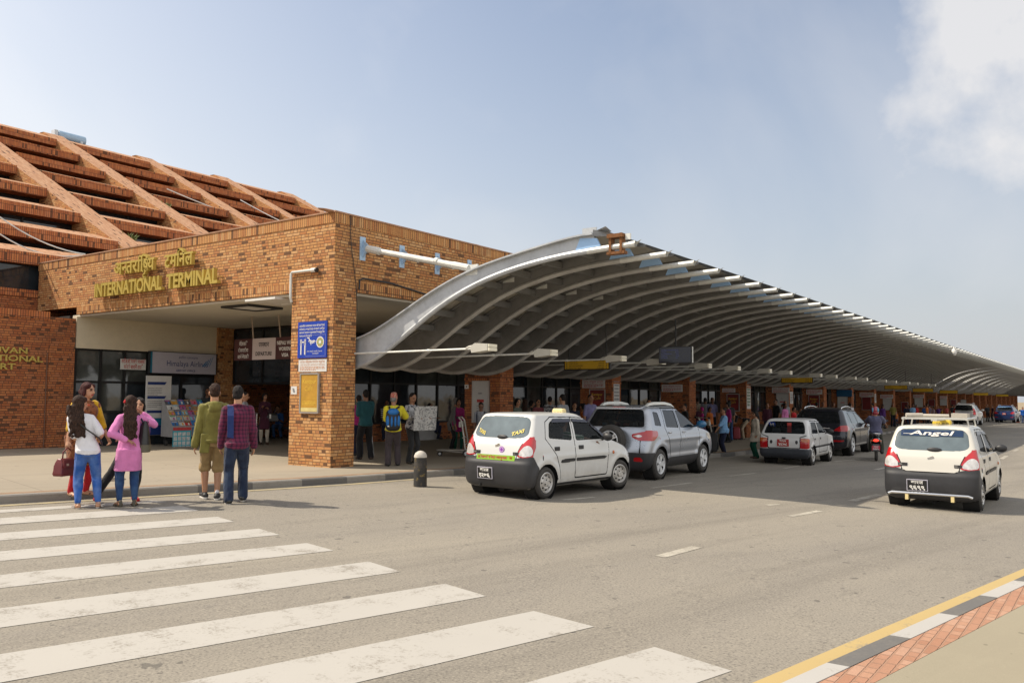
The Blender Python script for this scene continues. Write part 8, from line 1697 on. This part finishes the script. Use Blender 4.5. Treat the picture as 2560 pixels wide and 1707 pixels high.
# ---------------- scooter and rider ----------------
sco = thing('scooter', 'black and brown motor scooter with a lit red tail lamp, ridden away from the camera', 'scooter', g(2013, 1056)+Vector((0, 0, .004)), R(8)-PI/2+R(4)); SBR = pm('scooter_brown', (.07, .03, .022), .3, coat=.6); SBL = pm('scooter_black', (.015, .015, .017), .35, coat=.4)
def scbits(root):
    mb = MB(); mb.ell((0, -.35, .62), (.14, .30, .16)); mb.ell((0, -.62, .66), (.11, .14, .10)); mb.ell((0, -.25, .42), (.12, .30, .14)); skinobj('tail_body', remesh(mb, .018, 3), [SBL], root)
    mb = MB(); mb.ell((.13, -.36, .60), (.04, .32, .09)); mb.ell((-.13, -.36, .60), (.04, .32, .09)); skinobj('side_panel', remesh(mb, .014, 2), [SBR], root)
    mb = MB(); mb.ell((0, -.28, .80), (.13, .38, .06)); mb.cap((0, .1, .80), (0, -.55, .83), .09, .07); skinobj('seat', remesh(mb, .016, 2), [SBL], root)
    mb = MB(); mb.tube([(-.12, -.5, .84), (-.13, -.72, .87), (0, -.80, .88), (.13, -.72, .87), (.12, -.5, .84)], .018, 8); mb.build('grab_rail', CHROME, root, smooth=True)
    mb = MB(); mb.box(-.16, .16, .1, .55, .26, .32); mb.ell((0, .62, .72), (.20, .10, .36)); mb.ell((0, .66, 1.0), (.16, .10, .10)); skinobj('front_shield', remesh(mb, .018, 2), [SBR], root)
    for y, nm in ((-.52, 'rear'), (.82, 'front')):
        mb = MB(); M = Matrix.Translation((0, y, .235)) @ Matrix.Rotation(PI/2, 4, 'Y'); mb.lathe([(.14, -.04), (.21, -.05), (.235, -.02), (.235, .02), (.21, .05), (.14, .04)], 28, 0, M); w_ = mb.build('wheel', RUBBER, root, smooth=35); mb = MB(); mb.lathe([(.15, -.03), (.15, .03), (.04, .05), (.04, -.05)], 20, 0, M); mb.build('rim', ALLOY, w_)
    mb = MB(); mb.box(-.10, .10, -.80, -.70, .50, .53); mb.prism([(-.52, .55), (-.80, .55), (-.86, .34), (-.80, .33)], -.09, .09, axis='x'); mb.build('mudguard', SBL, root)
    mb = MB(); mb.ell((0, -.735, .66), (.085, .03, .045)); mb.build('tail_lamp', LAMPON, root, smooth=True)
    for x in (-.13, .13): mb = MB(); mb.ell((x, -.70, .645), (.04, .03, .025)); mb.build('indicator', LORG, root, smooth=True)
    mb = MB(); mb.box(-.12, .12, -.85, -.842, .36, .50, 0); p_ = mb.build('number_plate', pm('plate_crimson', (.45, .03, .06), .5), root); mb = MB(); text(mb, 'बा६प', (0, -.853, .445), (1, 0, 0), UZ, .06, width=.14, align='c', bold=.03); text(mb, '९१४५', (0, -.853, .375), (1, 0, 0), UZ, .07, width=.19, align='c', bold=.03); mb.build('lettering', SWH, p_)
    mb = MB(); mb.tube([(-.34, .50, 1.03), (-.2, .60, 1.06), (.2, .60, 1.06), (.34, .50, 1.03)], .018, 8); mb.tube([(0, .62, .9), (0, .60, 1.06)], .03, 8); mb.build('handlebar', BLACK, root, smooth=True)
    for s in (1, -1): mb = MB(); mb.tube([(s*.24, .58, 1.06), (s*.30, .60, 1.22)], .008, 6); mb.ell((s*.33, .60, 1.25), (.055, .012, .04)); mb.build('mirror', BLACK, root)
    mb = MB(); mb.tube([(.13, -.1, .28), (.17, -.45, .27), (.17, -.72, .32)], [.03, .055, .06], 10); mb.build('exhaust', BLACK, root, smooth=True)
LAMPON = bpy.data.materials.new('tail_lamp_lit'); LAMPON.use_nodes = True; t = NT(LAMPON.node_tree); b_ = LAMPON.node_tree.nodes['Principled BSDF']; b_.inputs['Base Color'].default_value = (.5, .01, .01, 1); t.L(t.mix(t.noise(t.obj(), 40), (1, .02, .01, 1), (1, .10, .05, 1)), b_.inputs['Emission Color']); b_.inputs['Emission Strength'].default_value = 1.2
scbits(sco)
rz_ = sco.rotation_euler.z; fz = rz_+PI/2
pr_, jr_ = person('scooter rider in a slate t-shirt, olive trousers and a red and blue helmet', sco.location, fz, 1.68, SK2, 'm', 'helmet', pm('helmet_paint', (.30, .02, .035), .25, coat=.8), SLT, pm('trousers_olive', (.05, .055, .04), .9), BLACK, .42, -.02, 'pants', 2, None, hip=(0, -.09, .53), ra=(.10, .18, .21), la=(-.10, .18, .21), rw=(.205, .27, .625), lw=(-.205, .27, .625), rel=(1, -.5, -.3), lel=(-1, -.5, -.3), fat=1.15, loose=.012)
mb = MB()
for s in (1, -1): mb.ell(jr_['hp'](s*.045, -.055, .022), (.035, .03, .075), None, 10, 8)
mb.build('helmet_stripe', pm('helmet_blue', (.10, .28, .42), .3), pr_, smooth=True)
# a second scooter parked far along the kerb
bpy.data.scenes.remove(TMP)
